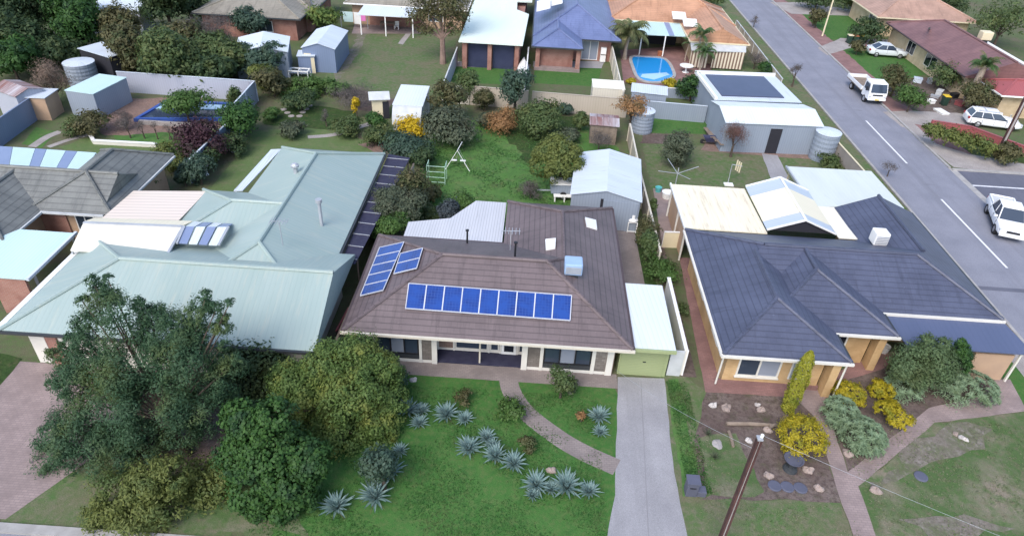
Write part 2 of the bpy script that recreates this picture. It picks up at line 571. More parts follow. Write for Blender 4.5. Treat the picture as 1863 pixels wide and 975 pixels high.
L = dict(
    feather=leafmat('feathery_leaves', (.034, .084, .042), (.072, .138, .068), (.095, .135, .045), scale=.7),
    dark=leafmat('dark_leaves', (.036, .07, .03), (.07, .112, .045), (.085, .115, .038)),
    lime=leafmat('fresh_green_leaves', (.07, .125, .032), (.135, .205, .054), (.20, .225, .05), scale=.9),
    ivy=leafmat('glossy_ivy_leaves', (.03, .084, .02), (.062, .14, .03), (.024, .062, .027), scale=.8),
    olive=leafmat('olive_leaves', (.10, .13, .034), (.175, .20, .055), (.09, .14, .045)),
    mid=leafmat('mid_green_leaves', (.062, .105, .038), (.11, .155, .055), (.125, .145, .05)),
    brownish=leafmat('brown_green_leaves', (.085, .085, .038), (.13, .12, .052), (.07, .10, .038)),
    bright=leafmat('bright_green_leaves', (.06, .13, .03), (.10, .18, .045), (.06, .10, .03)),
    greygreen=leafmat('grey_green_leaves', (.075, .098, .06), (.12, .145, .09), (.085, .09, .055)),
    golden=leafmat('golden_leaves', (.30, .26, .018), (.52, .42, .028), (.20, .21, .02), scale=1.6),
    goldcol=leafmat('golden_green_leaves', (.22, .24, .025), (.36, .35, .04), (.17, .21, .025), scale=1.4),
    yellow=leafmat('yellow_leaves', (.42, .31, .012), (.62, .44, .02)),
    purple=leafmat('purple_leaves', (.05, .022, .032), (.085, .04, .05), (.06, .045, .04)),
    euphorbia=leafmat('blue_green_whorls', (.17, .25, .15), (.27, .365, .225), (.20, .27, .15), scale=1.5),
    orange=leafmat('orange_brown_leaves', (.26, .14, .06), (.38, .22, .10), (.20, .15, .07)),
    tan=leafmat('dry_tan_twigs', (.17, .12, .09), (.27, .195, .15), (.13, .105, .08)),
    redtwig=leafmat('red_brown_twigs', (.14, .07, .06), (.22, .12, .10), (.14, .1, .085)),
    bare=leafmat('bare_grey_twigs', (.10, .085, .08), (.16, .14, .13)),
    palm=leafmat('palm_fronds', (.10, .13, .055), (.17, .19, .08), (.18, .17, .085), scale=1.2),
    palm_green=leafmat('green_palm_fronds', (.055, .12, .04), (.09, .165, .06), (.16, .14, .06)),
    agave=leafmat('agave_leaves', (.20, .31, .30), (.29, .40, .385)),
    teal=leafmat('blue_green_leaves', (.045, .088, .06), (.078, .125, .09), (.06, .10, .055)),
    verandah=leafmat('soft_green_leaves', (.075, .125, .055), (.13, .19, .085), (.10, .13, .05)),
    slate=leafmat('slate_leaves', (.05, .065, .075), (.085, .105, .115)),
)

# ------------------------------------------------------------------ the ground, roads and paths (structure)
_NS = [0]
def sheet(name, pts, mat, layer, px=True):
    _NS[0] += 1
    layer += _NS[0]*.01
    w_ = [P(*p) for p in pts] if px else [Vector((p[0], p[1], 0)) for p in pts]
    a = sum(w_[i].x*w_[(i+1) % len(w_)].y-w_[(i+1) % len(w_)].x*w_[i].y for i in range(len(w_)))
    if a < 0:
        w_ = w_[::-1]
    mb = MB()
    mb.add([(p.x, p.y, layer*.004) for p in w_], [list(range(len(w_)))])
    return struct(mb.build(name, mat))

def rect(name, x0, x1, y0, y1, mat, layer):
    return sheet(name, [(x0, y0), (x1, y0), (x1, y1), (x0, y1)], mat, layer, False)

def wavy(pts, amp, seed, step=.7):
    """an uneven edge for lawns and paths: world points, subdivided and jittered"""
    r = random.Random(seed)
    out = []
    for i in range(len(pts)):
        a, b = Vector(pts[i]), Vector(pts[(i+1) % len(pts)])
        n = max(1, int((b-a).length/step))
        for k in range(n):
            q = a.lerp(b, k/n)
            out.append((q.x+r.uniform(-amp, amp), q.y+r.uniform(-amp, amp)))
    return out

def patch(name, pxs, mat, layer, amp=.12, seed=1):
    pts = [(P(*p).x, P(*p).y) for p in pxs]
    return sheet(name, wavy(pts, amp, seed), mat, layer, False)

rect('ground', -260, 320, -60, 420, M['yard'], 0)
# lawns
sheet('front_lawn', wavy([(-9.9, 15.35), (5.3, 15.35), (5.3, 24.9), (-8.6, 24.9), (-9.2, 18)], .14, 3), M['lawn'], 2, False)
sheet('front_lawn', wavy([(-13, 15.35), (-7.6, 15.35), (-8.4, 17), (-9, 19), (-13, 19)], .3, 61, .4), M['lawn_dry'], 4, False)
sheet('front_lawn', wavy([(7.3, 15.35), (9.9, 15.35), (9.9, 24.9), (8.9, 26.2), (7.3, 25.8)], .1, 4), M['lawn_worn'], 1, False)
sheet('soil', wavy([(-17.0, 16.2), (-11.0, 16.2), (-9.2, 18), (-8.6, 20), (-9.0, 23.2), (-17.0, 23.2)], .3, 5), M['soil'], 1, False)
patch('verge_grass', [(0, 938), (62, 872), (200, 840), (400, 880), (430, 1010), (0, 950)], M['lawn_worn'], 3, .1, 6)
patch('front_lawn', [(1238, 905), (1527, 912), (1560, 1010), (1238, 1010)], M['lawn_worn'], 2, .08, 7)
patch('front_lawn', [(1555, 888), (1700, 770), (1863, 750), (1990, 740), (2000, 1010), (1600, 1010)], M['lawn_dry'], 1, .1, 8)
patch('front_lawn', [(1806, 660), (1900, 640), (1960, 742), (1863, 748)], M['lawn'], 1, .1, 9)
patch('garden_bed', [(1285, 712), (1440, 722), (1475, 752), (1497, 800), (1527, 912), (1275, 906), (1262, 800)], M['soil'], 2, .08, 10)
patch('garden_bed', [(1500, 690), (1620, 660), (1800, 660), (1815, 700), (1690, 742), (1545, 858), (1500, 740)], M['soil'], 2, .08, 11)
patch('dry_grass', [(1272, 800), (1335, 795), (1380, 850), (1395, 900), (1276, 904)], M['lawn_dry'], 3, .25, 71)
sand = ground('bare_sandy_ground', [(.20, .175, .15), (.10, .13, .055), (.26, .235, .21), (.12, .105, .085)], scales=(.8, 1.9, 4))
patch('bare_ground', [(1668, 800), (1725, 772), (1800, 778), (1785, 812), (1705, 828), (1650, 862), (1600, 905), (1590, 885)], sand, 3, .3, 72)
patch('bare_ground', [(1640, 945), (1760, 930), (1850, 960), (1700, 990)], sand, 3, .3, 73)
patch('bare_ground', [(600, 120), (640, 90), (650, 62), (668, 60), (650, 100), (612, 150)], sand, 3, .2, 74)
patch('bare_ground', [(1216, 690), (1236, 690), (1275, 900), (1240, 900)], M['lawn_yard'], 3, .1, 75)
rect('soil', 8.75, 9.6, 26.0, 41, M['soil'], 2)
sheet('soil', wavy([(7.75, 30.6), (8.6, 30.6), (8.6, 40), (7.75, 40)], .08, 12), M['greenery'], 2, False)
# paths and driveways
patch('driveway', [(1124, 686), (1209, 688), (1226, 860), (1258, 1010), (1098, 1010), (1119, 900)], M['concrete'], 3, .025, 13)
sheet('driveway', [(-30, 15.3), (-19.6, 15.3), (-17.6, 19), (-17.4, 23.9), (-30, 23.9)], M['pinkpave'], 4, False)
patch('garden_bed', [(-20, 640), (42, 652), (0, 702), (-40, 740)], M['greenery'], 5, .05, 14)
rect('paved_path', -8.3, 5.4, 24.8, 25.82, M['brownpave'], 3)
def strip(name, pxs, wid, mat, layer):
    c = [P(*p) for p in pxs]
    q = []
    for i in range(len(c)-1):                     # Catmull-Rom through the measured points
        p0, p1, p2, p3 = c[max(i-1, 0)], c[i], c[i+1], c[min(i+2, len(c)-1)]
        for k in range(8):
            t = k/8
            q.append(.5*((2*p1)+(p2-p0)*t+(2*p0-5*p1+4*p2-p3)*t*t+(3*p1-p0-3*p2+p3)*t**3))
    q.append(c[-1])
    l_, r_ = [], []
    for i, p in enumerate(q):
        d = (q[min(i+1, len(q)-1)]-q[max(i-1, 0)]).normalized()
        n = Vector((-d.y, d.x, 0))*wid/2
        l_.append(p+n)
        r_.append(p-n)
    mb = MB()
    n = len(q)
    mb.add([(p.x, p.y, layer*.004) for p in l_+r_], [(i+n, i+1+n, i+1, i) for i in range(n-1)])
    return struct(mb.build(name, mat))
strip('garden_path', [(925, 664), (928, 705), (955, 748), (1010, 792), (1060, 822), (1122, 850)], .95, M['brownpave'], 4)
patch('paved_path', [(1236, 468), (1264, 470), (1318, 668), (1314, 688), (1490, 696), (1590, 640), (1645, 640), (1604, 672), (1512, 700), (1500, 730), (1440, 722), (1283, 713)], M['redpave'], 3, .02, 15)
patch('garden_path', [(1440, 718), (1500, 692), (1501, 738), (1543, 858), (1690, 742), (1780, 722), (1812, 690), (1838, 690), (1868, 748), (1700, 769), (1562, 884), (1606, 1010), (1566, 1010), (1522, 890), (1497, 805), (1478, 755)], M['pinkpave'], 4, .03, 16)
rect('paved_yard', 5.7, 7.8, 30.4, 40.2, M['brownpave'], 3)
patch('paved_path', [(1188, 343), (1226, 345), (1250, 446), (1206, 452)], M['pinkpave'], 4, .02, 17)
# backyards
sheet('backyard_lawn', wavy([(-8.4, 38.9), (3.8, 38.9), (3.8, 46), (7.8, 47), (8.0, 53), (5, 58), (-8.2, 57)], .25, 18), M['lawn_yard'], 1, False)
patch('backyard_lawn', [(378, 348), (430, 290), (455, 240), (560, 232), (620, 240), (700, 268), (700, 282), (512, 270), (425, 350)], M['lawn_pale'], 2, .15, 19)
patch('backyard_lawn', [(586, 145), (640, 90), (668, 58), (838, 52), (812, 150), (800, 178), (690, 178)], M['lawn_worn'], 1, .2, 20)
patch('backyard_lawn', [(818, 118), (955, 128), (962, 156), (812, 150)], M['lawn'], 1, .05, 21)
patch('backyard_lawn', [(972, 122), (1094, 124), (1086, 158), (972, 152)], M['lawn'], 1, .05, 22)
patch('backyard_lawn', [(1168, 262), (1392, 268), (1420, 330), (1350, 340), (1185, 345)], M['lawn_worn'], 1, .1, 23)
patch('backyard_lawn', [(1415, 285), (1560, 300), (1500, 320), (1430, 320)], M['lawn_worn'], 2, .05, 24)
patch('backyard_lawn', [(1180, 207), (1292, 212), (1285, 244), (1178, 242)], M['lawn'], 1, .05, 25)
patch('backyard_lawn', [(1282, 112), (1405, 112), (1385, 136), (1288, 134)], M['lawn_worn'], 1, .05, 26)
patch('backyard_lawn', [(105, 268), (165, 250), (285, 265), (330, 262), (330, 290), (220, 290), (120, 275)], M['lawn_pale'], 2, .1, 27)
patch('backyard_lawn', [(42, 262), (66, 232), (105, 240), (75, 270)], M['lawn_yard'], 2, .1, 28)
patch('backyard_lawn', [(205, 245), (330, 235), (345, 262), (215, 262)], M['lawn_yard'], 1, .1, 29)
patch('backyard_lawn', [(478, 205), (560, 190), (650, 205), (640, 240), (480, 228)], M['greenery'], 1, .15, 30)
patch('pink_gravel', [(170, 190), (240, 180), (330, 178), (430, 190), (420, 232), (330, 240), (190, 248), (160, 215)], M['pinkdirt'], 1, .15, 31)
strip('garden_path', [(560, 250), (605, 246), (640, 236), (672, 226)], .6, M['concrete_pale'], 4)
strip('garden_path', [(58, 268), (85, 250), (110, 240)], .7, M['concrete_pale'], 4)
strip('garden_path', [(88, 268), (125, 255), (165, 245)], .5, M['concrete_pale'], 4)
patch('shed_apron', [(1285, 258), (1482, 272), (1500, 292), (1390, 284), (1276, 274)], M['pinkdirt'], 3, .05, 32)
patch('garden_path', [(1386, 280), (1414, 283), (1436, 326), (1403, 328)], M['concrete'], 4, .03, 33)
patch('garage_apron', [(826, 112), (966, 118), (962, 128), (822, 121)], M['concrete_pale'], 3, .02, 34)
patch('patio', [(970, 112), (1100, 112), (1094, 125), (970, 122)], M['concrete'], 3, .02, 35)
patch('pool_deck', [(1128, 92), (1250, 84), (1310, 105), (1290, 132), (1238, 152), (1212, 158), (1134, 152)], M['redpave'], 3, .03, 36)
patch('patio', [(645, 45), (770, 48), (765, 62), (640, 62)], M['pinkpave'], 3, .03, 37)
patch('garden_path', [(738, 62), (748, 62), (733, 82), (724, 80)], M['concrete_pale'], 4, .02, 38)
patch('soil', [(640, 160), (720, 180), (700, 205), (640, 200)], M['soil'], 2, .2, 39)
patch('soil', [(650, 265), (705, 250), (720, 285), (690, 280)], M['pinkdirt'], 3, .2, 40)
patch('soil', [(1170, 243), (1240, 246), (1245, 262), (1165, 262)], M['soil'], 2, .1, 41)
patch('weedy_ground', [(900, 215), (1060, 210), (1050, 240), (960, 300), (930, 260)], M['greenery'], 2, .3, 42)
# side street on the right with its kerbs, junction and verges
rect('road', 29.2, 35.8, -60, 330, M['asphalt'], 2)
rect('road', 36.35, 160, 41.0, 53.2, M['asphalt_dark'], 2)
rect('road', -200, 29.2, 6.5, 14.7, M['asphalt'], 1)
rect('spoon_drain', 35.8, 36.35, 38, 53.6, M['kerb'], 3)
for x0, x1, y0, y1 in ((29.0, 29.2, 15, 330), (35.8, 36.0, 53.6, 330), (36.0, 160, 53.2, 53.45)):
    struct(MB().box(x0, x1, y0, y1, 0, .12).build('kerb', M['kerb']))
struct(MB().box(-200, 28, 14.7, 15.1, 0, .12).build('kerb', M['kerb']))
for a, b in (((1575, 220), (1652, 298)), ((1714, 363), (1837, 488))):
    mb = MB()
    a, b = P(*a), P(*b)
    struct(mb.add([(32.42, b.y, .012), (32.58, b.y, .012), (32.58, a.y, .012), (32.42, a.y, .012)], [(0, 1, 2, 3)]).build('road_marking', M['line']))
a = P(1760, 337)
struct(MB().add([(a.x, a.y-.1, .012), (a.x+22, a.y-.1, .012), (a.x+22, a.y+.08, .012), (a.x, a.y+.08, .012)], [(0, 1, 2, 3)]).build('road_marking', M['line']))
sheet('road_patch', [(29.25, 35.75), (35.7, 35.7), (35.7, 36.1), (29.25, 36.15)], M['asphalt_dark'], 3, False)
sheet('verge', wavy([(27.6, 15.2), (29.0, 15.2), (29.0, 44), (27.4, 44)], .04, 43), M['concrete_pale'], 2, False)
sheet('verge', wavy([(26.1, 44), (29.0, 44), (29.0, 110), (26.4, 110)], .08, 44), M['lawn_worn'], 2, False)
sheet('verge', wavy([(36.0, 58), (38.6, 58), (38.0, 130), (36.0, 130)], .12, 45), M['redpave'], 2, False)
patch('driveway', [(1487, 88), (1530, 70), (1645, 74), (1660, 92), (1560, 84), (1504, 101)], M['concrete_pale'], 3, .06, 46)
patch('driveway', [(1606, 204), (1650, 202), (1740, 206), (1790, 215), (1780, 232), (1720, 233), (1662, 228), (1641, 232)], M['concrete_pale'], 3, .06, 47)
patch('driveway', [(1642, 229), (1668, 226), (1704, 262), (1765, 281), (1900, 306), (1900, 322), (1735, 305)], M['concrete_pale'], 3, .05, 48)
patch('verge', [(1664, 226), (1700, 232), (1760, 275), (1768, 282), (1704, 262)], M['redpave'], 3, .05, 49)
patch('garden_bed', [(1672, 226), (1760, 235), (1830, 262), (1900, 285), (1900, 305), (1765, 278)], M['greenery'], 2, .1, 50)
patch('yard_lawn', [(1508, 86), (1580, 84), (1650, 96), (1692, 112), (1712, 130), (1612, 152), (1560, 128)], M['lawn'], 1, .1, 51)
patch('yard_lawn', [(1438, 27), (1560, 18), (1580, 75), (1498, 72)], M['lawn'], 1, .1, 52)
patch('driveway', [(1400, 5), (1460, 5), (1570, 22), (1560, 30), (1440, 26)], M['concrete_pale'], 3, .06, 53)
patch('soil', [(1600, 165), (1690, 140), (1780, 150), (1800, 200), (1690, 212), (1640, 190)], M['soil'], 2, .2, 54)

# ------------------------------------------------------------------ houses
def hip(mb, caps, x0, x1, y0, y1, z, rise, axis='x', lo='hip', hi='hip', th=.16, run=None, skip=()):
    """closed roof solid over a rectangle; ridge along axis; each end hip or gable"""
    if axis == 'x':
        yc = (y0+y1)/2
        r = run or (y1-y0)/2
        a = Vector((x0+(r if lo == 'hip' else 0), yc, z+rise))
        b = Vector((x1-(r if hi == 'hip' else 0), yc, z+rise))
        A, B, D, E_ = Vector((x0, y0, z)), Vector((x1, y0, z)), Vector((x1, y1, z)), Vector((x0, y1, z))
        tops = [(A, B, b, a), (D, E_, a, b), (E_, A, a), (B, D, b)]
        ends = [(A, a, E_), (B, b, D)]
    else:
        xc = (x0+x1)/2
        r = run or (x1-x0)/2
        a = Vector((xc, y0+(r if lo == 'hip' else 0), z+rise))
        b = Vector((xc, y1-(r if hi == 'hip' else 0), z+rise))
        A, B, D, E_ = Vector((x0, y0, z)), Vector((x1, y0, z)), Vector((x1, y1, z)), Vector((x0, y1, z))
        tops = [(B, D, b, a), (E_, A, a, b), (A, B, a), (D, E_, b)]
        ends = [(A, a, B), (E_, b, D)]
    base = [A, B, D, E_]
    for t in tops:
        mb.add(t, [list(range(len(t)))])
    lo_ = [v-Vector((0, 0, th)) for v in base]
    for i in range(4):
        j = (i+1) % 4
        mb.add([lo_[i], lo_[j], base[j], base[i]], [(0, 1, 2, 3)])
    mb.add(lo_, [(3, 2, 1, 0)])
    if caps is not None:
        u = Vector((0, 0, .03))
        caps.tube([a+u, b+u], .11, 6)
        for k, (p, q, s_) in enumerate(ends):
            if (lo, hi)[k] == 'hip':
                if (k, 0) not in skip: caps.tube([p+u, q+u], .10, 6)
                if (k, 1) not in skip: caps.tube([s_+u, q+u], .10, 6)
    return a, b

def gutters(mb, x0, x1, y0, y1, z, sides='nsew', w_=.12, h=.13):
    zz0, zz1 = z-.15, z-.15+h
    e = .004
    if 's' in sides: mb.box(x0-w_, x1+w_, y0-w_-e, y0-e, zz0, zz1)
    if 'n' in sides: mb.box(x0-w_, x1+w_, y1+e, y1+w_+e, zz0, zz1)
    if 'w' in sides: mb.box(x0-w_-e, x0-e, y0, y1, zz0+.004, zz1-.004)
    if 'e' in sides: mb.box(x1+e, x1+w_+e, y0, y1, zz0+.004, zz1-.004)

def window(parent, face, at, u0, u1, z0, z1, panes=1, frame=None, glassm=None, fw=.06, proud=.03, sill=None):
    """window in a wall. face '-y','+y','-x','+x': outward direction; at: wall plane"""
    frame = frame or M['white']
    glassm = glassm or M['glass']
    sgn = -1 if face[0] == '-' else 1
    def bx(mb, a0, a1, b0, b1, d0, d1):
        d0, d1 = sorted((at+sgn*d0, at+sgn*d1))
        if face[1] == 'y':
            mb.box(a0, a1, d0, d1, b0, b1)
        else:
            mb.box(d0, d1, a0, a1, b0, b1)
    f = MB()
    bx(f, u0, u1, z0, z0+fw, -.02, proud)
    bx(f, u0, u1, z1-fw, z1, -.02, proud)
    xs = [u0+(u1-u0-fw)*k/panes for k in range(panes+1)]
    for x in xs:
        bx(f, x, x+fw, z0+fw, z1-fw, -.02, proud)
    wdw = f.build('window', frame, parent)
    for k in range(panes):
        g = MB()
        bx(g, xs[k]+fw, xs[k+1], z0+fw, z1-fw, -.015, .008)
        g.build('pane', glassm if not isinstance(glassm, (list, tuple)) else glassm[k % len(glassm)], wdw)
    if sill:
        s = MB()
        bx(s, u0-.05, u1+.05, z0-.08, z0-.004, -.02, .1)
        s.build('sill', sill, wdw)
    return wdw

# ---- the brown tiled house in the middle
H = thing('house', 'brown tiled house with rows of blue solar panels on its roof', 'house', (-1, 30, 0))
S = 1.9/4.35
rb = MB()
A, B, Cc, D, E1, Fl = [Vector(p) for p in ((-8.4, 25, 2.5), (5.8, 25, 2.5), (5.8, 38.7, 2.5), (-1, 38.7, 2.5), (-1, 33.7, 2.5), (-8.4, 33.7, 2.5))]
R1, R2 = Vector((-4.05, 29.35, 4.4)), Vector((1.45, 29.35, 4.4))
W1, W2 = Vector((2.4, 30.3, 2.5+3.4*S)), Vector((2.4, 35.3, 2.5+3.4*S))
for fc in ((A, B, R2, R1), (B, Cc, W2, W1, R2), (Cc, D, W2), (D, E1, W1, W2), (E1, Fl, R1, R2, W1), (Fl, A, R1)):
    rb.add(fc, [list(range(len(fc)))])
base = [A, B, Cc, D, E1, Fl]
for i in range(6):
    j = (i+1) % 6
    d = Vector((0, 0, .16))
    rb.add([base[i]-d, base[j]-d, base[j], base[i]], [(0, 1, 2, 3)])
rb.add([b-Vector((0, 0, .16)) for b in base], [(5, 4, 3, 2, 1, 0)])
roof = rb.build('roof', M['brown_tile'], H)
cp = MB()
u = Vector((0, 0, .02))
for a, b in ((R1, R2), (A, R1), (Fl, R1), (B, R2), (R2, W1), (W1, W2), (Cc, W2), (D, W2)):
    cp.tube([a+u, b+u], .1, 6)
cp.build('ridge_cap', M['brown_tile'], roof)
fl = MB()
for px, py, z in ((850, 440, 2.9), (937, 464, 4.25)):
    p = P(px, py, z)
    fl.tube([p-Vector((0, 0, .3)), p+Vector((0, 0, .75))], .055, 8)
    fl.tube([p+Vector((0, 0, .75)), p+Vector((0, 0, .82))], .1, 8)
fl.build('vent_pipe', M['black'], roof)
for px, py in (((992, 437), (1011, 437), (1011, 455), (993, 457)), ((1065, 399), (1084, 405), (1086, 419), (1066, 415))) and ():
    pass
for pts in ([(992, 438), (1011, 436), (1010, 453), (993, 456)], [(1064, 398), (1084, 403), (1086, 419), (1067, 413)]):
    p0 = sum((P(*q, 3.3) for q in pts), Vector((0, 0, 0)))/4
    def onroof(px, py, x_of):
        for it in range(12):
            pass
    qs = []
    for q in pts:                       # meet the slope of the wing on its side of the ridge
        z = 3.2
        for it in range(30):
            v = P(*q, z)
            z = 2.5+(5.8-v.x)*S if v.x > 2.4 else 2.5+(v.x+1)*S
        v = P(*q, z)
        qs.append(v+Vector((0, 0, .12)))
    MB().slab(qs, .2).build('skylight', M['white'], roof)
g = MB()
gutters(g, -8.4, 5.8, 25, 38.7, 2.5, 'e')
gutters(g, -8.4, -1, 25.01, 33.7, 2.5, 'wn')
g.build('gutter', M['brown_gutter'], H)
g = MB()
gutters(g, -8.4, 5.8, 25, 38.7, 2.5, 's')
g.build('front_gutter', M['guttercream'], H)
g = MB().box(-8.35, 5.75, 25.02, 25.06, 2.22, 2.335)
g.build('fascia', M['guttercream'], H)
wl = MB()
wl.prism([(-7.6, 25.8), (-4.1, 25.8), (-4.1, 26.8), (.72, 26.8), (.72, 25.8), (5.15, 25.8), (5.15, 38), (-.4, 38), (-.4, 33), (-7.6, 33)], 0, 2.335)
wl.build('wall', M['brown_brick'], H)
def fx(px):                                        # x on the front wall plane
    return PY(px, 640, 25.8).x
for a, b, d0 in ((656, 660, .05), (682, 686, .07), (763, 768, .07), (786, 795.5, .11), (949.5, 960, .11), (983, 989, .07), (1078, 1085, .07), (1106, 1118, .11)):
    MB().box(fx(a), fx(b), 25.8-d0, 25.84, .02, 2.335).build('post', M['ivory'], H)
MB().box(fx(656)+.02, fx(795)-.02, 25.755, 25.83, .015, .2).build('base_rail', M['ivory'], H)
MB().box(fx(950)+.02, fx(1117)-.02, 25.756, 25.831, .015, .2).build('base_rail', M['ivory'], H)
for a, b in ((660, 682), (768, 786), (960, 983), (1085, 1106)):
    MB().box(fx(a)+.01, fx(b)-.01, 25.77, 25.81, .2, 2.32).build('stone_panel', M['stone'], H)
for a, b in ((686, 763), (989, 1078)):
    window(H, '-y', 25.78, fx(a)+.01, fx(b)-.01, .55, 2.3, 3, M['black'], [M['glass'], M['glass_light'], M['glass']], .07, .05)
    MB().box(fx(a)+.01, fx(b)-.01, 25.775, 25.82, .2, .545).build('sill_panel', M['dark_gutter'], H)
# porch: dark floor, recessed wall with cream frames, front door and windows
MB().box(-4.05, .7, 25.84, 26.79, 0, .09).build('porch_floor', M['shade'], H)
pv = MB()
for x in (-4.05, -3.2, -1.35, -.75, .15, .62):
    pv.box(x, x+.1, 26.73, 26.81, .09, 2.3)
pv.box(-3.95, .62, 26.735, 26.805, .12, .22)
pv.build('porch_frame', M['ivory'], H)
window(H, '-y', 26.78, -3.08, -1.36, .24, 2.2, 1, M['ivory'], M['glass'], .06)
window(H, '-y', 26.78, -1.24, -.77, .24, 2.2, 1, M['ivory'], M['glass'], .06)
dr = MB().box(-.64, .14, 26.70, 26.79, .1, 2.15).build('door', M['white'], H)
MB().box(-.5, 0, 26.68, 26.705, .3, .7).build('pane', M['glass_dark'], dr)
window(H, '-y', 26.78, .26, .6, .24, 2.2, 1, M['ivory'], M['glass'], .05)
MB().tube([(-1.72, 25.95, .09), (-1.72, 25.95, 2.34)], .05, 8).build('porch_pole', M['guttercream'], H)
# patio roof behind it
t = thing('patio_roof', 'weathered white ribbed patio roof behind the brown tiled house', 'patio roof', (-4.2, 36, 0))
MB().slab([(-7.0, 33.75, 2.42), (-1.1, 33.75, 2.42), (-1.1, 38.9, 2.3), (-3.1, 38.9, 2.3), (-4.5, 36.4, 2.36), (-7.0, 35.6, 2.38)], .06).build('sheet', M['patio_sheet'], t)
for x, y in ((-6.8, 35.5), (-3.1, 38.7), (-1.3, 38.7)):
    MB().box(x-.045, x+.045, y-.045, y+.045, 0, 2.25).build('post', M['steel'], t)
# lime garage beside it
t = thing('garage', 'lime green single garage with white roof beside the driveway', 'garage', (6.7, 28, 0))
MB().slab([(5.4, 25.35, 2.32), (8.0, 25.35, 2.32), (8.0, 30.6, 2.42), (5.93, 30.6, 2.42), (5.93, 29.3, 2.4), (5.93, 25.6, 2.33)], .07).build('roof', M['white_steel'], t)
MB().prism([(5.42, 25.9), (7.9, 25.9), (7.9, 30.5), (5.42, 30.5)], 0, 2.24).build('wall', M['lime_paint'], t)
d = MB().box(5.5, 7.72, 25.86, 25.89, .02, 2.02).build('garage_door', M['lime'], t)
MB().box(6.62, 6.78, 25.835, 25.862, .95, 1.0).build('handle', M['black'], d)
MB().box(5.38, 8.02, 25.22, 25.34, 2.16, 2.33).build('fascia', M['lime_paint'], t)
# solar panels: nine in the front row, seven on the left slope
def front_pt(px, py):
    z = 3.2
    for it in range(30):
        v = P(px, py, z)
        z = 2.5+(v.y-25)*S
    return P(px, py, z)
def left_pt(px, py):
    z = 3.0
    for it in range(30):
        v = P(px, py, z)
        z = 2.5+(v.x+8.4)*S
    return P(px, py, z)
def panel(c4, label):
    n = ((c4[1]-c4[0]).cross(c4[3]-c4[0])).normalized()
    if n.z < 0: n = -n
    c = sum(c4, Vector((0, 0, 0)))/4
    t = thing('solar_panel', label, 'solar panel', c, 0, 'solar panels on the brown roof')
    up = n*.11
    ins = [c+(q-c)*.90+Vector((0, 0, 0)) for q in c4]
    f = MB()
    for i in range(4):
        f.bar(c4[i]*.985+c*.015+up, c4[(i+1) % 4]*.985+c*.015+up, .045, .05)
    f.build('frame', M['frame'], t)
    MB().slab([c+(q-c)*.965+up for q in c4], .04).build('cells', M['solar'], t)
    l_ = MB()
    for q in c4:
        b = c+(q-c)*.8
        l_.tube([b-n*.02, b+up*.9], .025, 6)
    l_.build('bracket', M['steel'], t)
ORD = ['first', 'second', 'third', 'fourth', 'fifth', 'sixth', 'seventh', 'eighth', 'last']
TL, TR, BL, BR = front_pt(744, 517), front_pt(1040, 539), front_pt(738, 563), front_pt(1037, 585)
for k in range(9):
    a, b = k/9, (k+1)/9
    panel([BL.lerp(BR, a), BL.lerp(BR, b), TL.lerp(TR, b), TL.lerp(TR, a)], f'blue solar panel, {ORD[k]} from the left in the front row of nine')
TL, TR, BL, BR = left_pt(692, 453), left_pt(737, 443), left_pt(657, 541), left_pt(699, 531)
for k in range(5):
    a, b = k/5, (k+1)/5
    panel([BL.lerp(TL, a), BR.lerp(TR, a), BR.lerp(TR, b), BL.lerp(TL, b)], f'blue solar panel, {("lowest", "second", "middle", "fourth", "topmost")[k]} up the column of five on the left slope')
TL, TR, BL, BR = left_pt(730, 464), left_pt(771, 454), left_pt(718, 501), left_pt(760, 491)
for k in range(2):
    a, b = k/2, (k+1)/2
    panel([BL.lerp(TL, a), BR.lerp(TR, a), BR.lerp(TR, b), BL.lerp(TL, b)], f'{("lower", "upper")[k]} of the two blue solar panels beside the column of five')
# cooler and antenna on the roof
def cooler(px, py, z, sx, sy, sz, label, mat, legs=True):
    c = P(px, py, z)
    t = thing('air_cooler', label, 'air cooler', (c.x, c.y, z))
    MB().box(c.x-sx, c.x+sx, c.y-sy, c.y+sy, z, z+sz).build('cabinet', mat, t, bevel=.07)
    lv = MB()
    for k in range(5):
        zz = z+.12+k*(sz-.25)/5
        lv.box(c.x-sx*.85, c.x+sx*.85, c.y-sy-.02, c.y-sy+.01, zz, zz+.06)
    lv.build('louvre', M['steel'], t)
    MB().box(c.x-sx*.6, c.x+sx*.6, c.y-sy*.6, c.y+sy*.6, z-.5, z).build('duct', M['dark_gutter'], t)
    return t
cooler(1042, 493, 3.95, .47, .44, .68, 'pale blue rooftop air cooler on the brown tiled roof', M['cooler'])
def antenna(px, py, z, h, label, wdt=.6):
    c = P(px, py, z)
    t = thing('antenna', label, 'antenna', c)
    MB().tube([c, c+Vector((0, 0, h))], .025, 6).build('mast', M['steel'], t)
    e = MB()
    e.bar(c+Vector((-wdt, 0, h)), c+Vector((wdt, .1, h)), .03)
    for k in range(6):
        x = -wdt+k*wdt*.38
        e.bar(c+Vector((x, -.3, h+.02)), c+Vector((x, .35, h+.02)), .025)
    e.build('boom', M['steel'], t)
antenna(928, 455, 3.9, 1.2, 'thin metal television antenna on the brown tiled roof', .5)

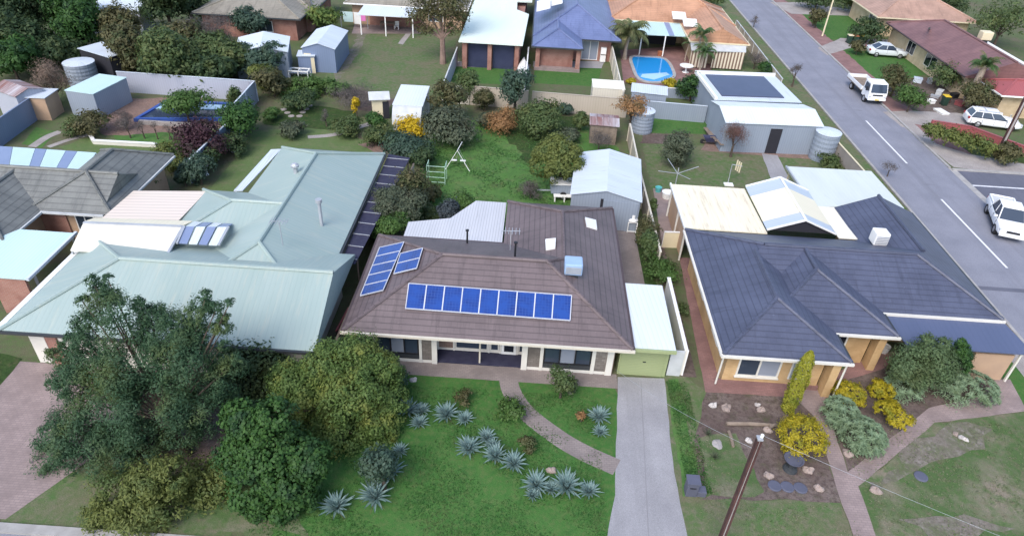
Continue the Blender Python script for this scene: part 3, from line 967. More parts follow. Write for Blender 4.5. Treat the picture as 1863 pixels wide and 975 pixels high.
# ---- green steel house on the left
H = thing('house', 'wide house with pale green steel roof behind the feathery tree', 'house', (-16, 30, 0))
rb, cp = MB(), MB()
hip(rb, cp, -17.6, -10.2, 26.0, 44.2, 2.62, 1.55, 'y', 'hip', 'hip')
hip(rb, cp, -24.2, -9.3, 23.3, 31.4, 2.6, 1.62, 'x', 'hip', 'gable')
hip(rb, cp, -20.5, -13.9, 30.6, 37.5, 2.61, 1.42, 'x', 'hip', 'gable')
roof = rb.build('roof', M['green_steel'], H)
cp.build('ridge_cap', M['green_steel'], roof)
f_ = MB()
p = P(585, 405, 3.4)
f_.tube([p-Vector((0, 0, .3)), p+Vector((0, 0, 1.35))], .1, 10)
f_.tube([p+Vector((0, 0, 1.35)), p+Vector((0, 0, 1.55))], .19, 10)
f_.build('flue', M['steel'], roof)
p = P(517, 370, 3.6)
MB().slab([p+Vector((-.5, -.25, .12)), p+Vector((.4, -.3, .2)), p+Vector((.5, .25, .2)), p+Vector((-.4, .3, .12))], .2).build('skylight', M['white'], roof)
p = P(538, 312, 4.0)
v = MB()
v.tube([p-Vector((0, 0, .3)), p+Vector((0, 0, .25))], .14, 10)
v.lathe([(.05, .25), (.25, .32), (.27, .45), (.12, .58)], p, 12)
v.build('roof_ventilator', M['steel'], roof)
g = MB()
gutters(g, -24.2, -9.3, 23.3, 31.4, 2.6, 's')
gutters(g, -17.6, -10.2, 26, 44.2, 2.6, 'ne')
g.build('gutter', M['dark_gutter'], H)
g = MB()
g.bar((-24.35, 23.2, 2.55), (-24.35, 32, 2.55), .3, .14)
g.build('box_gutter', M['white'], H)
wl = MB()
wl.prism([(-23.6, 24.0), (-10.1, 24.0), (-10.1, 30.8), (-10.8, 30.8), (-10.8, 43.6), (-17.0, 43.6), (-17, 37), (-19.9, 37), (-19.9, 31), (-23.6, 31)], 0, 2.44)
wl.build('wall', M['ivory'], H)
pr = MB()
pr.box(-22.75, -22.2, 23.9, 24.05, 0, 2.43)
pr.build('pier', M['red_brick'], H)
for x0, x1 in ((-25.6, -22.8), (-22.1, -19.4)):
    MB().box(x0 if x0 > -23.6 else -23.55, x1, 23.93, 23.99, .02, 2.2).build('garage_door', M['ivory'], H)
window(H, '-y', 24.0, -17.5, -15.2, .8, 2.1, 2, M['white'])
window(H, '-y', 24.0, -13.8, -11.6, .8, 2.1, 2, M['white'])
window(H, '+x', -10.1, 25.5, 27.5, .8, 2.0, 2, M['white'])
# cream roof and striped skylight panels between the two left houses
t = thing('carport', 'cream ribbed carport roof with striped light panels against green roof', 'carport', (-22, 33, 0))
zc = 2.95
q = lambda px, py, z=zc: P(px, py, z)
MB().slab([q(128, 455), q(303, 463, 3.4), q(331, 412, 3.45), q(152, 405, 3.25)], .08).build('front_sheet', M['cream_pale'], t)
MB().slab([q(152, 403, 3.27), q(331, 411, 3.47), q(352, 402, 3.2), q(172, 396, 3.0)], .06).build('ridge_sheet', M['cream_steel'], t)
MB().slab([q(184, 398, 2.9), q(324, 402, 2.9), q(376, 348, 2.75), q(243, 347, 2.75)], .06).build('rear_sheet', M['cream_ribbed'], t)
T0, T1, B0, B1 = q(336, 412, 3.75), q(414, 413, 3.75), q(324, 442, 3.55), q(396, 446, 3.55)
for k in range(4):
    a, b = k/4+.02, (k+1)/4-.02
    MB().slab([B0.lerp(B1, a), B0.lerp(B1, b), T0.lerp(T1, b), T0.lerp(T1, a)], .05).build('light_panel', (M['poly_blue'], M['white_steel'])[k % 2], t)
V0, V1 = q(352, 403, 3.5), q(424, 407, 3.5)
for k in range(4):
    a, b = k/4+.02, (k+1)/4-.02
    MB().slab([T0.lerp(T1, a), T0.lerp(T1, b), V0.lerp(V1, b), V0.lerp(V1, a)], .05).build('light_panel', (M['poly_blue'], M['white_steel'])[(k+1) % 2], t)
tr = MB()
tr.bar(q(304, 464, 3.42), q(334, 412, 3.5), .14, .1)
tr.bar(q(322, 443, 3.55), q(336, 412, 3.77), .1, .1)
tr.bar(q(152, 405, 3.28), q(331, 412, 3.48), .16, .08)
tr.bar(q(398, 446, 3.57), q(416, 413, 3.77), .12, .1)
tr.build('flashing', M['steel'], t)
for px, py in ((132, 460), (240, 352)):
    p = P(px, py, 2.7)
    MB().box(p.x-.05, p.x+.05, p.y-.05, p.y+.05, 0, 2.75).build('post', M['steel'], t)
antenna(515, 447, 3.9, 1.5, 'spindly television antenna standing on the pale green steel roof', .45)
# pale blue side strip of the green house
t = thing('awning', 'long pale blue awning along the left edge of the green roof', 'awning', (-18.3, 41, 0))
MB().slab([P(425, 347, 2.5), P(441, 347, 2.5), P(512, 271, 2.5), P(493, 272, 2.5)], .06).build('sheet', M['zinc'], t)
for px, py in ((428, 344), (494, 275)):
    p = P(px, py, 2.4)
    MB().box(p.x-.04, p.x+.04, p.y-.04, p.y+.04, 0, 2.4).build('post', M['steel'], t)
# pergola with dark shade cloth
t = thing('pergola', 'long narrow pergola of dark shade cloth beside the green roof', 'pergola', (-9.5, 38, 0))
MB().slab([(-10.04, 30.9, 2.3), (-9.2, 30.9, 2.3), (-8.42, 44.5, 2.3), (-10.04, 44.9, 2.3)], .03).build('shade_cloth', M['shade'], t)
for k in range(11):
    y = 31.4+k*1.28
    MB().bar((-10.05, y, 2.335), (-9.2+(y-31)*.056, y-.1, 2.335), .035, .04).build('batten', M['steel'], t)
for y in (31.5, 38, 44.2):
    MB().box(-9.3+(y-31)*.056, -9.22+(y-31)*.056, y-.04, y+.04, 0, 2.26).build('post', M['wood'], t)

# ---- the grey tiled house at far left
H = thing('house', 'grey tiled house at the left edge with striped patio roof', 'house', (-31, 36, 0))
rb, cp = MB(), MB()
hip(rb, cp, -36.5, -25.2, 34.0, 39.3, 2.5, 1.35, 'x', 'gable', 'gable')
hip(rb, cp, -29.7, -24.6, 34.01, 42.2, 2.51, 1.42, 'y', 'hip', 'hip')
hip(rb, cp, -34.5, -28.9, 30.6, 37, 2.49, 1.2, 'y', 'hip', 'gable')
roof = rb.build('roof', M['grey_tile'], H)
cp.build('ridge_cap', M['grey_tile'], roof)
p = P(190, 331, 3.4)
MB().slab([p+Vector((-.35, -.3, .1)), p+Vector((.3, -.25, .16)), p+Vector((.3, .3, .2)), p+Vector((-.35, .25, .14))], .2).build('skylight', M['white'], roof)
g = MB()
gutters(g, -28.9, -25.2, 34, 39, 2.5, 's')
gutters(g, -34.5, -28.9, 30.6, 34, 2.49, 'se')
gutters(g, -29.7, -24.6, 34, 42.2, 2.5, 'e')
g.build('gutter', M['offwhite'], H)
MB().prism([(-36, 34.6), (-34, 34.6), (-34, 31.2), (-29.5, 31.2), (-29.5, 34.6), (-25.2, 34.6), (-25.2, 41.6), (-29.2, 41.6), (-29.2, 38.8), (-36, 38.8)], 0, 2.33).build('wall', M['tan_wall'], H)
MB().box(-29.48, -27.9, 34.5, 34.59, .05, 2.3).build('brick_panel', M['red_brick'], H)
window(H, '-y', 34.59, -27.4, -26.2, .8, 2.0, 2, M['white'])
t = thing('patio_roof', 'aqua and blue striped patio roof behind the grey tiled house', 'patio roof', (-31, 40.5, 0))
A_, B_, Cq, Dq = P(-30, 300, 2.6), P(150, 312, 2.6), P(176, 278, 2.5), P(-30, 264, 2.5)
ks = [0, .14, .26, .46, .56, .73, .83, 1.0]
for k in range(7):
    a, b = ks[k], ks[k+1]-.004
    MB().slab([A_.lerp(B_, a), A_.lerp(B_, b), Dq.lerp(Cq, b), Dq.lerp(Cq, a)], .05).build('sheet', (M['aqua_steel'], M['poly_blue'])[k % 2], t)
for q_ in (Cq, Dq):
    MB().box(q_.x-.05, q_.x+.05, q_.y-.15, q_.y-.05, 0, 2.45).build('post', M['white'], t)
t = thing('carport', 'pale aqua ribbed carport roof at the left edge', 'carport', (-28, 30, 0))
MB().slab([P(-60, 500, 2.5), P(50, 508, 2.5), P(137, 424, 2.6), P(35, 417, 2.6), P(-60, 455, 2.55)], .07).build('sheet', M['aqua_steel'], t)
MB().bar(P(50, 509, 2.5), P(139, 423, 2.58), .16, .16).build('gutter', M['zinc'], t)
MB().box(-27.6, -25.75, 27.45, 27.6, 0, 2.42).build('wall', M['red_brick'], t)
for px, py in ((130, 428), (60, 496)):
    p = P(px, py, 2.4)
    MB().box(p.x-.05, p.x+.05, p.y-.05, p.y+.05, 0, 2.42).build('post', M['steel'], t)

# ---- the slate blue house on the right
H = thing('house', 'ochre brick house with slate blue tiled roof on the street corner', 'house', (18, 32, 0))
rb, cp = MB(), MB()
s = .42
hip(rb, cp, 10.2, 26.0, 29.25, 36.45, 2.6, 3.6*s, 'x', skip=((0, 0), (1, 1)))
hip(rb, cp, 10.188, 16.4, 25.0, 32.6, 2.6, 3.1*s, 'y', 'hip', 'gable')
hip(rb, cp, 12.6, 19.6, 27.25, 32.7, 2.6, 3.5*s, 'y', 'hip', 'gable')
hip(rb, cp, 20.9, 26.012, 33.95, 40.6, 2.6, 2.55*s, 'y', 'gable', 'gable')
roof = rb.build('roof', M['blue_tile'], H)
cp.build('ridge_cap', M['blue_tile'], roof)
g = MB()
gutters(g, 10.2, 16.4, 25.0, 27.25, 2.6, 's')
gutters(g, 16.5, 19.6, 27.25, 29.2, 2.6, 's')
gutters(g, 19.7, 26.0, 29.25, 40, 2.6, 's')
gutters(g, 10.185, 16.4, 25.0, 36.45, 2.6, 'w')
g.build('gutter', M['ivory'], H)
for q_ in ((10.2, 26.01, 29.25, 40.6), (10.2, 16.4, 25.0, 27.2), (10.2, 19.6, 27.25, 29.2)):
    g = MB()
    gutters(g, *q_, 2.6, 'e')
    g.build('side_gutter', M['dark_gutter'], H)
wl = MB()
wl.prism([(10.75, 25.7), (15.6, 25.7), (15.6, 28.0), (18.8, 28.0), (18.8, 30.0), (25.4, 30.0), (25.4, 40), (21.4, 40), (21.4, 35.9), (10.75, 35.9)], 0, 2.44)
wl.build('wall', M['ochre'], H)
MB().box(10.5, 15.7, 25.62, 25.75, 0, .28).build('plinth', M['redpave'], H)
window(H, '-y', 25.7, 11.35, 13.5, .65, 2.15, 2, M['ivory'], [M['glass'], M['glass_light']], .09, .05, M['ivory'])
window(H, '-y', 25.7, 14.0, 14.9, .65, 2.15, 1, M['ivory'], M['glass_light'], .07, .05)
window(H, '-y', 28.0, 16.2, 17.6, .65, 2.15, 2, M['ivory'], M['glass_dark'], .08, .05, M['ivory'])
window(H, '-y', 30.0, 20.4, 22.4, .6, 2.2, 2, M['ivory'], M['glass_dark'], .08, .05)
window(H, '-x', 10.75, 27.5, 28.9, .9, 2.1, 2, M['ivory'])
window(H, '-x', 10.75, 31.5, 33.2, .9, 2.1, 2, M['ivory'])
for x0, x1, y0, y1 in ((15.75, 16.15, 25.2, 25.9), (18.9, 19.3, 27.45, 28.1)):
    MB().box(x0, x1, y0, y1, 0, 2.44).build('pier', M['ochre'], H)
dp = MB()
dp.tube([(10.35, 25.2, 2.4), (10.45, 25.5, 2.1), (10.45, 25.55, .1)], .05, 6)
dp.tube([(16.35, 25.15, 2.4), (16.3, 25.1, 2.2), (16.3, 25.1, .1)], .05, 6)
dp.build('downpipe', M['ivory'], H)
MB().slab([(19.72, 29.2, 2.46), (26.1, 29.2, 2.46), (26.7, 27.1, 2.12), (20.2, 27.1, 2.12)], .06).build('verandah_roof', M['blue_steel'], H)
MB().box(24.0, 26.0, 27.35, 27.6, 0, 1.75).build('verandah_wall', M['tan_wall'], H)
for x in (20.4, 23.0, 26.2):
    MB().box(x-.05, x+.05, 27.25, 27.35, 0, 2.1).build('post', M['ivory'], H)
cooler(1596, 441, 3.1, .42, .4, .82, 'boxy white air cooler with dark grille on the slate roof', M['white'])
# cream patio roofs behind it
t = thing('patio_roof', 'cream patio roof with raised gable and blue-grey end panels', 'patio roof', (16, 39.5, 0))
MB().slab([(10.25, 36.6, 2.62), (15.35, 36.6, 2.62), (15.35, 42.65, 2.5), (10.25, 42.65, 2.5)], .07).build('flat_sheet', M['cream_stained'], t)
xl, xr, xc = 15.42, 19.75, 17.6
for x0, x1, nm in ((xl, xc, 0), (xr, xc, 1)):
    for (y0, y1, mt) in ((37.0, 38.0, 'poly'), (38.02, 41.3, 'cream_steel'), (41.32, 42.7, 'poly')):
        MB().slab([(x0, y0, 2.65), (x1, y0, 3.5), (x1, y1, 3.5), (x0, y1, 2.65)], .05).build('gable_sheet', M[mt], t)
tr = MB()
for y in (36.98, 42.72):
    tr.bar((xl, y, 2.66), (xc, y, 3.52), .1, .1)
    tr.bar((xr, y, 2.66), (xc, y, 3.52), .1, .1)
tr.bar((xc, 36.98, 3.54), (xc, 42.72, 3.54), .14, .06)
tr.build('ridge_trim', M['white'], t)
MB().add([(xl+.1, 37.06, 2.6), (xr-.1, 37.06, 2.6), (xc, 37.06, 3.44)], [(0, 1, 2)]).build('gable_infill', M['dark'], t)
MB().slab([(19.8, 36.6, 2.63), (21.1, 36.6, 2.63), (21.1, 40.7, 2.55), (19.8, 40.7, 2.55)], .06).build('side_sheet', M['cream_pale'], t)
MB().bar((10.2, 36.6, 2.6), (10.2, 42.7, 2.5), .1, .16).build('gutter', M['white'], t)
for y in (36.9, 39.5, 42.5):
    MB().box(10.3, 10.4, y-.05, y+.05, 0, 2.45).build('post', M['ivory'], t)
MB().box(10.42, 10.46, 37.0, 42.4, .05, 2.42).build('screen', M['tan_wall'], t)
for x in (13, 15.4, 17.6, 19.7):
    MB().box(x-.05, x+.05, 42.45, 42.55, 0, 2.42).build('post', M['ivory'], t)
t = thing('carport', 'pale green-white skillion carport roof by the side street', 'carport', (22.7, 44, 0))
MB().slab([(19.6, 40.75, 2.5), (25.9, 41.3, 2.5), (25.9, 47.0, 2.4), (19.6, 46.9, 2.4)], .1).build('sheet', M['skillion'], t)
MB().bar((19.52, 40.8, 2.46), (19.52, 46.95, 2.36), .12, .16).build('gutter', M['steel'], t)
for x, y in ((19.8, 46.7), (25.7, 46.8), (19.8, 43.8), (25.7, 43.8)):
    MB().box(x-.05, x+.05, y-.05, y+.05, 0, 2.32).build('post', M['cream'], t)

# ------------------------------------------------------------------ sheds and outbuildings
def shed(name, label, cat, FLp, FRp, BLp, z, wm, rm, rise=0, ridge='v', back=None, over=.1, door=None, win=None, dm=None, group=None):
    """rectangular outbuilding from three eave corners; u across the front, v to the back"""
    a, b, c = P(*FLp, z), P(*FRp, z), P(*BLp, z)
    U = (b-a)
    W_ = U.length
    U.normalize()
    V = Vector((-U.y, U.x, 0))
    dl = max(.6, (c-a).dot(V))
    rz = math.atan2(U.y, U.x)
    t = thing(name, label, cat, (a.x, a.y, 0), rz, group)
    bk = z if back is None else back
    wb = MB()
    if rise and ridge == 'v':
        n_ = 5
        prof = [(0, 0), (W_, 0), (W_, z-.05), (W_/2, z-.05+rise), (0, z-.05)]
        vs = [(x, 0, y) for x, y in prof]+[(x, dl, y) for x, y in prof]
        wb.add(vs, [[0, 1, 2, 3, 4], [9, 8, 7, 6, 5]]+[(i, i+5, (i+1) % 5+5, (i+1) % 5) for i in range(5)])
    elif rise:
        prof = [(0, 0), (dl, 0), (dl, z-.05), (dl/2, z-.05+rise), (0, z-.05)]
        vs = [(0, x, y) for x, y in prof]+[(W_, x, y) for x, y in prof]
        wb.add(vs, [[4, 3, 2, 1, 0], [5, 6, 7, 8, 9]]+[(i, (i+1) % 5, (i+1) % 5+5, i+5) for i in range(5)])
    else:
        wb.add([(0, 0, 0), (W_, 0, 0), (W_, dl, 0), (0, dl, 0), (0, 0, z-.05), (W_, 0, z-.05), (W_, dl, bk-.05), (0, dl, bk-.05)],
               [(3, 2, 1, 0), (4, 5, 6, 7), (0, 1, 5, 4), (1, 2, 6, 5), (2, 3, 7, 6), (3, 0, 4, 7)])
    wb.build('wall', wm, t, local=True)
    rb = MB()
    o = over
    if rise and ridge == 'v':
        e = rise/(W_/2)*o
        rb.slab([(-o, -o, z-e), (W_/2, -o, z+rise), (W_/2, dl+o, z+rise), (-o, dl+o, z-e)], .05)
        rb.slab([(W_/2+.001, -o, z+rise), (W_+o, -o, z-e), (W_+o, dl+o, z-e), (W_/2+.001, dl+o, z+rise)], .05)
    elif rise:
        e = rise/(dl/2)*o
        rb.slab([(-o, -o, z-e), (W_+o, -o, z-e), (W_+o, dl/2, z+rise), (-o, dl/2, z+rise)], .05)
        rb.slab([(-o, dl/2+.001, z+rise), (W_+o, dl/2+.001, z+rise), (W_+o, dl+o, z-e), (-o, dl+o, z-e)], .05)
    else:
        rb.slab([(-o, -o, z), (W_+o, -o, z), (W_+o, dl+o, bk), (-o, dl+o, bk)], .05)
    rf = rb.build('roof', rm, t, local=True)
    if door:
        MB().box(door[0], door[1], -.03, .0-.003, .02, door[2]).build('door', dm or M['dark'], t, local=True)
    if win:
        f = MB().box(win[0], win[1], -.04, -.004, win[2], win[3]).build('window', M['white'], t, local=True)
        MB().box(win[0]+.06, win[1]-.06, -.05, -.038, win[2]+.06, win[3]-.06).build('pane', M['glass'], f, local=True)
    return t, W_, dl
t, W_, dl = shed('workshop', 'long grey-blue workshop with white roof and dark doorway', 'shed', (1322, 222), (1497, 229), (1303, 184), 2.7, M['grey_steel'], M['white_steel'], .5, 'u', door=(3.9, 4.9, 2.25))
t, W_, dl = shed('garage', 'flat grey outbuilding with dark panelled roof behind the workshop', 'garage', (1302, 181), (1456, 186), (1284, 134), 2.75, M['grey_steel'], M['zinc'])
MB().slab([(.8, .8, 2.83), (W_-1.2, .8, 2.83), (W_-1.2, dl-.5, 2.83), (.8, dl-.5, 2.83)], .06).build('roof_panel', M['darkpanel'], t, local=True)
MB().box(-.12, .12, -.1, dl+.1, 2.7, 2.98).build('parapet', M['white'], t, local=True)
MB().box(.12, W_+.1, dl-.1, dl+.12, 2.7, 2.98).build('parapet', M['white'], t, local=True)
t, W_, dl = shed('garden_shed', 'pale blue gabled shed with sliding door behind the brown house', 'shed', (1040, 352), (1166, 366), (1057, 279), 2.45, M['grey_steel'], M['zinc'], .55, 'v', win=None)
MB().box(W_*.47, W_-.12, -.08, -.03, .03, 2.25).build('sliding_door', M['grey_steel'], t, local=True)
MB().box(W_*.43, W_*.47, -.02, -.004, .03, 2.3).build('door_gap', M['dark'], t, local=True)
shed('garden_shed', 'small flat white-roofed shed behind the blue pool', 'shed', (1150, 166), (1213, 173), (1147, 151), 2.0, M['grey_steel'], M['zinc'])
shed('garden_shed', 'grey flat-roofed shed beside the dry tan bush', 'shed', (118, 164), (169, 171), (175, 134), 2.2, M['grey_steel'], M['aqua_steel'], over=.05)
shed('garden_shed', 'shed under a rusty striped roof at the left edge', 'shed', (-14, 160), (28, 175), (10, 138), 2.3, M['pale_fence'], M['rust_steel'], .35, 'u')
shed('lean_to', 'low tan lean-to with white roof under the rusty shed', 'lean-to', (28, 176), (80, 178), (45, 160), 2.0, M['tan_wall'], M['zinc'])
shed('garden_shed', 'white gabled shed half hidden behind a dark round tree', 'shed', (426, 96), (522, 94), (452, 68), 2.6, M['grey_steel'], M['white_steel'], .55, 'v')
t, W_, dl = shed('garden_shed', 'blue-grey gabled shed with a small side store attached', 'shed', (549, 86), (608, 89), (592, 54), 2.5, M['blue_fence'], M['zinc'], .5, 'v', door=(.1, .8, 1.9), dm=M['cream'])
shed('lean_to', 'little blue-grey lean-to on the front of the gabled shed', 'lean-to', (541, 102), (571, 102), (549, 92), 1.8, M['blue_fence'], M['zinc'], door=(1.25, 1.6, 1.6), dm=M['cream'])
shed('playhouse', 'cream garden playhouse with mossy white roof', 'playhouse', (676, 178), (704, 177), (688, 168), 2.0, M['cream'], M['offwhite'], .3, 'u', over=.25, door=(.9, 1.45, 1.6))
t, W_, dl = shed('caravan', 'long white caravan-shaped shed with curved front', 'caravan', (715, 190), (768, 193), (741, 156), 2.3, M['offwhite'], M['white_steel'], back=2.35, over=.06)
cv = MB()
for k in range(5):
    a0, a1 = k*.3, (k+1)*.3
    z0, z1 = 2.25-(1-cos(a0))*1.6, 2.25-(1-cos(a1))*1.6
    cv.slab([(0, -sin(a1)*.9, z1), (W_, -sin(a1)*.9, z1), (W_, -sin(a0)*.9, z0), (0, -sin(a0)*.9, z0)], .05)
cv.box(0.01, W_-.01, -.86, -.0, .35, 1.0)
cv.build('curved_front', M['offwhite'], t, local=True)
shed('chicken_shed', 'rusty old shed with patched tin roof by the fence', 'shed', (1076, 225), (1124, 229), (1076, 207), 1.8, M['wood'], M['rust_steel'], .2, 'u', over=.15)
shed('garden_shed', 'tiny white flat-topped store in front of the blue-roofed house', 'shed', (1079, 159), (1137, 163), (1080, 144), 1.9, M['cream_fence'], M['cream_pale'], over=.04)
shed('garden_shed', 'distant white-roofed shed with one dark window', 'shed', (160, 18), (252, 20), (150, 2), 2.6, M['pale_fence'], M['white_steel'], 0, win=(2.2, 3.0, .9, 1.8), back=2.8)
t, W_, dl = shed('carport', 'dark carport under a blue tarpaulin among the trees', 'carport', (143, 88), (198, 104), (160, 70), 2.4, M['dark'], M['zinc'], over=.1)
# round tanks
def tank(px, py, r, h, label):
    b = P(px, py)
    t = thing('water_tank', label, 'water tank', b)
    prof = []
    for k in range(13):
        prof.append((r+(.025 if k % 2 else 0), h*k/12))
    MB().lathe(prof, b, 24).build('body', M['grey_steel'], t)
    MB().lathe([(r+.05, h), (r+.04, h+.05), (.05, h+.16)], b, 24).build('lid', M['zinc'], t)
tank(1492, 288, 1.0, 2.4, 'grey round water tank beside the workshop')
tank(1166, 238, .95, 1.9, 'pale round water tank by the rusty shed')
tank(155, 152, 1.3, 2.0, 'round water tank behind the grey flat-roofed shed')

# ------------------------------------------------------------------ houses further back
def simple_house(name, label, hips, wm, rm, gm, inset=.6, wins=(), base=None):
    xs = [h[0] for h in hips]+[h[1] for h in hips]
    ys = [h[2] for h in hips]+[h[3] for h in hips]
    t = thing(name, label, 'house', ((min(xs)+max(xs))/2, (min(ys)+max(ys))/2, 0))
    rb, cp, wb, gb = MB(), MB(), MB(), MB()
    for i, h in enumerate(hips):
        hip(rb, cp, *h)
        ins = inset+.007*i
        wb.box(h[0]+ins, h[1]-ins, h[2]+ins, h[3]-ins, 0, h[4]-.155)
        gutters(gb, h[0]+.001*i, h[1]-.001*i, h[2], h[3], h[4]-.003*i, 'swe')
    r_ = rb.build('roof', rm, t)
    cp.build('ridge_cap', rm, r_)
    wb.build('wall', wm, t)
    gb.build('gutter', gm, t)
    for wv in wins:
        window(t, *wv)
    return t
# white-roofed double garage
t = thing('garage', 'red brick double garage with dark doors under a large mint-white roof', 'garage', (-4.4, 79, 0))
MB().slab([(-7.75, 70.5, 3.0), (-1.1, 70.5, 3.0), (-.75, 81, 3.35), (-2.2, 82.5, 3.4), (-2.3, 86, 3.5), (-.5, 86.2, 3.5), (-.5, 96, 3.7), (-7.3, 96, 3.7)], .15).build('roof', M['mint_steel'], t)
MB().prism([(-7.5, 71.6), (-1.4, 71.6), (-1.2, 95), (-7.1, 95)], 0, 2.83).build('wall', M['red_brick'], t)
for x in (-7.35, -4.75, -1.9):
    MB().box(x, x+.42, 70.9, 71.3, 0, 2.85).build('pier', M['red_brick'], t)
for x0 in (-6.85, -4.25):
    MB().box(x0, x0+2.25, 71.5, 71.59, .02, 2.6).build('garage_door', M['darkpanel'], t)
# bright blue house
t = simple_house('house', 'bright blue hipped house with long skylights next to the garage',
    [(-.1, 9.5, 75.2, 100, 2.6, 2.4, 'y', 'hip', 'hip'), (-.1, 5.2, 71.6, 82, 2.61, 1.2, 'y', 'hip', 'gable')], M['red_brick'], M['blue_roof'], M['dark_gutter'], .9,
    [('-y', 76.1, 5.4, 7.2, .1, 2.2, 2, M['white'], M['glass_light'])])
for k in range(2):
    a = P(988+k*22, 24-k*9, 4.2)
    MB().slab([a+Vector((-.75, -1.2, .5)), a+Vector((.75, -1.2, .95)), a+Vector((.75, 3.0, .95)), a+Vector((-.75, 3.0, .5))], .12).build('skylight', M['white'], t)
for x in (.3, 4.6):
    MB().box(x, x+.45, 71.9, 72.35, 0, 2.45).build('pier', M['red_brick'], t)
MB().box(.2, 5.1, 71.75, 72.4, 0, .35).build('verandah_floor', M['pinkpave'], t)
ac = MB()
ac.box(7.5, 8.1, 75.55, 75.95, .1, .8)
ac.box(7.5, 8.1, 75.55, 75.95, .95, 1.65)
ac.build('air_conditioner', M['white'], t)
# orange roofed house with pool
t = simple_house('house', 'terracotta roofed house with striped blinds beside the blue pool',
    [(8.9, 24.0, 84.2, 92.5, 2.6, 1.8, 'x', 'hip', 'hip'), (17.4, 23.9, 77.0, 90, 2.62, 1.5, 'y', 'gable', 'hip')], M['yellow_brick'], M['orange_tile'], M['cream'], .6)
MB().slab([(17.3, 75.3, 2.1), (23.4, 75.8, 2.1), (23.6, 77.0, 2.45), (17.4, 76.95, 2.45)], .06).build('awning', M['offwhite'], t)
MB().box(17.4, 19.3, 75.55, 75.6, .15, 2.05).build('striped_blind', M['stripe'], t)
MB().box(19.9, 23.3, 75.75, 75.8, .15, 2.05).build('striped_blind', M['stripe'], t)
MB().slab([(11.4, 79.1, 2.4), (17.3, 79.4, 2.4), (17.3, 84.4, 2.55), (11.4, 84.4, 2.55)], .08).build('verandah_roof', M['aqua_steel'], t)
MB().slab([(15.4, 79.25, 2.43), (16.0, 79.3, 2.43), (16.0, 84.4, 2.58), (15.4, 84.4, 2.58)], .03).build('light_panel', M['poly_blue'], t)
for x in (12.3, 15.0):
    MB().box(x-.06, x+.06, 79.2, 79.32, 0, 2.35).build('post', M['white'], t)
MB().box(11.6, 17.2, 83.9, 84.0, 0, 2.3).build('dark_wall', M['dark'], t)
for (px, py) in ((1235, 33), (1255, 46)):
    a = P(px, py, 3.2)
    MB().slab([a+Vector((-.8, -.7, .1)), a+Vector((.8, -.7, .1)), a+Vector((.8, .8, .5)), a+Vector((-.8, .8, .5))], .1).build('roof_panel', M['white'], t)
# khaki roofed house and the patio house
simple_house('house', 'khaki tiled red brick house behind the pale sheds', [(-38, -26, 76.0, 90, 2.6, 2.0, 'y', 'hip', 'hip'), (-33, -25.5, 79.5, 90, 2.6, 1.7, 'x', 'hip', 'hip')], M['red_brick'], M['khaki_tile'], M['dark_gutter'], .7,
    [('-y', 76.7, -31, -29.4, .8, 2.0, 2, M['white'])])
t = simple_house('house', 'long grey tiled house with white patio roof beyond the big lawn', [(-23, -8.2, 84, 93, 2.6, 1.9, 'x', 'hip', 'hip')], M['tan_wall'], M['khaki_tile'], M['white'], .7,
    [('-y', 84.7, -13, -11.2, .8, 2.1, 2, M['white'])])
MB().slab([(-20.6, 80.2, 2.35), (-14.0, 80.4, 2.35), (-14.0, 84.3, 2.55), (-20.6, 84.3, 2.55)], .08).build('patio_roof', M['white_steel'], t)
for x in (-20.3, -17.4, -14.2):
    MB().box(x-.06, x+.06, 80.3, 80.42, 0, 2.3).build('post', M['white'], t)
MB().box(-20.2, -14, 84.55, 84.66, 0, 2.3).build('brick_panel', M['red_brick'], t)
# street houses on the right
def along(px0, px1, z):
    a, b = P(*px0, z), P(*px1, z)
    return a, b
t = thing('house', 'cream brick house with long maroon tiled roof across the side street', 'house', (50, 82, 0))
rb, cp = MB(), MB()
hip(rb, cp, 44.6, 53.5, 70.5, 90.5, 2.6, 1.7, 'y', 'gable', 'hip')
r_ = rb.build('roof', M['maroon_tile'], t)
cp.build('ridge_cap', M['maroon_tile'], r_)
MB().tube([P(1691, 52, 3.6), P(1691, 52, 4.6)], .12, 8).build('flue', M['black'], r_)
MB().box(45.3, 52.8, 71.2, 90, 0, 2.44).build('wall', M['yellow_brick'], t)
MB().add([(45.3, 71.15, 2.4), (52.8, 71.15, 2.4), (49.05, 71.15, 3.95)], [(0, 1, 2)]).build('gable', M['ivory'], t)
for y0, y1 in ((73.2, 75.0), (77.6, 80.2), (83, 85)):
    window(t, '-x', 45.3, y0, y1, .7, 2.1, 2, M['ivory'], M['glass_dark'])
MB().box(45.2, 45.3, 75.8, 76.4, .05, 2.2).build('door', M['maroon_tile'], t)
window(t, '-y', 71.2, 48, 49.6, .9, 2.1, 2, M['white'], M['glass_dark'])
g = MB()
gutters(g, 44.6, 53.5, 70.5, 90.5, 2.6, 'we')
g.build('gutter', M['brown_gutter'], t)
MB().bar((53.7, 70.3, 2.62), (53.7, 84, 2.62), .5, .1).build('flashing', M['white'], t)
c_ = P(1790, 72, 3.6)
t2 = thing('air_cooler', 'beige rooftop air cooler on the maroon tiled roof', 'air cooler', c_)
MB().box(c_.x-.6, c_.x+.6, c_.y-.5, c_.y+.5, c_.z, c_.z+.9).build('cabinet', M['cream'], t2, bevel=.08)
MB().box(c_.x-.35, c_.x+.35, c_.y-.3, c_.y+.3, c_.z-.7, c_.z).build('duct', M['dark_gutter'], t2)
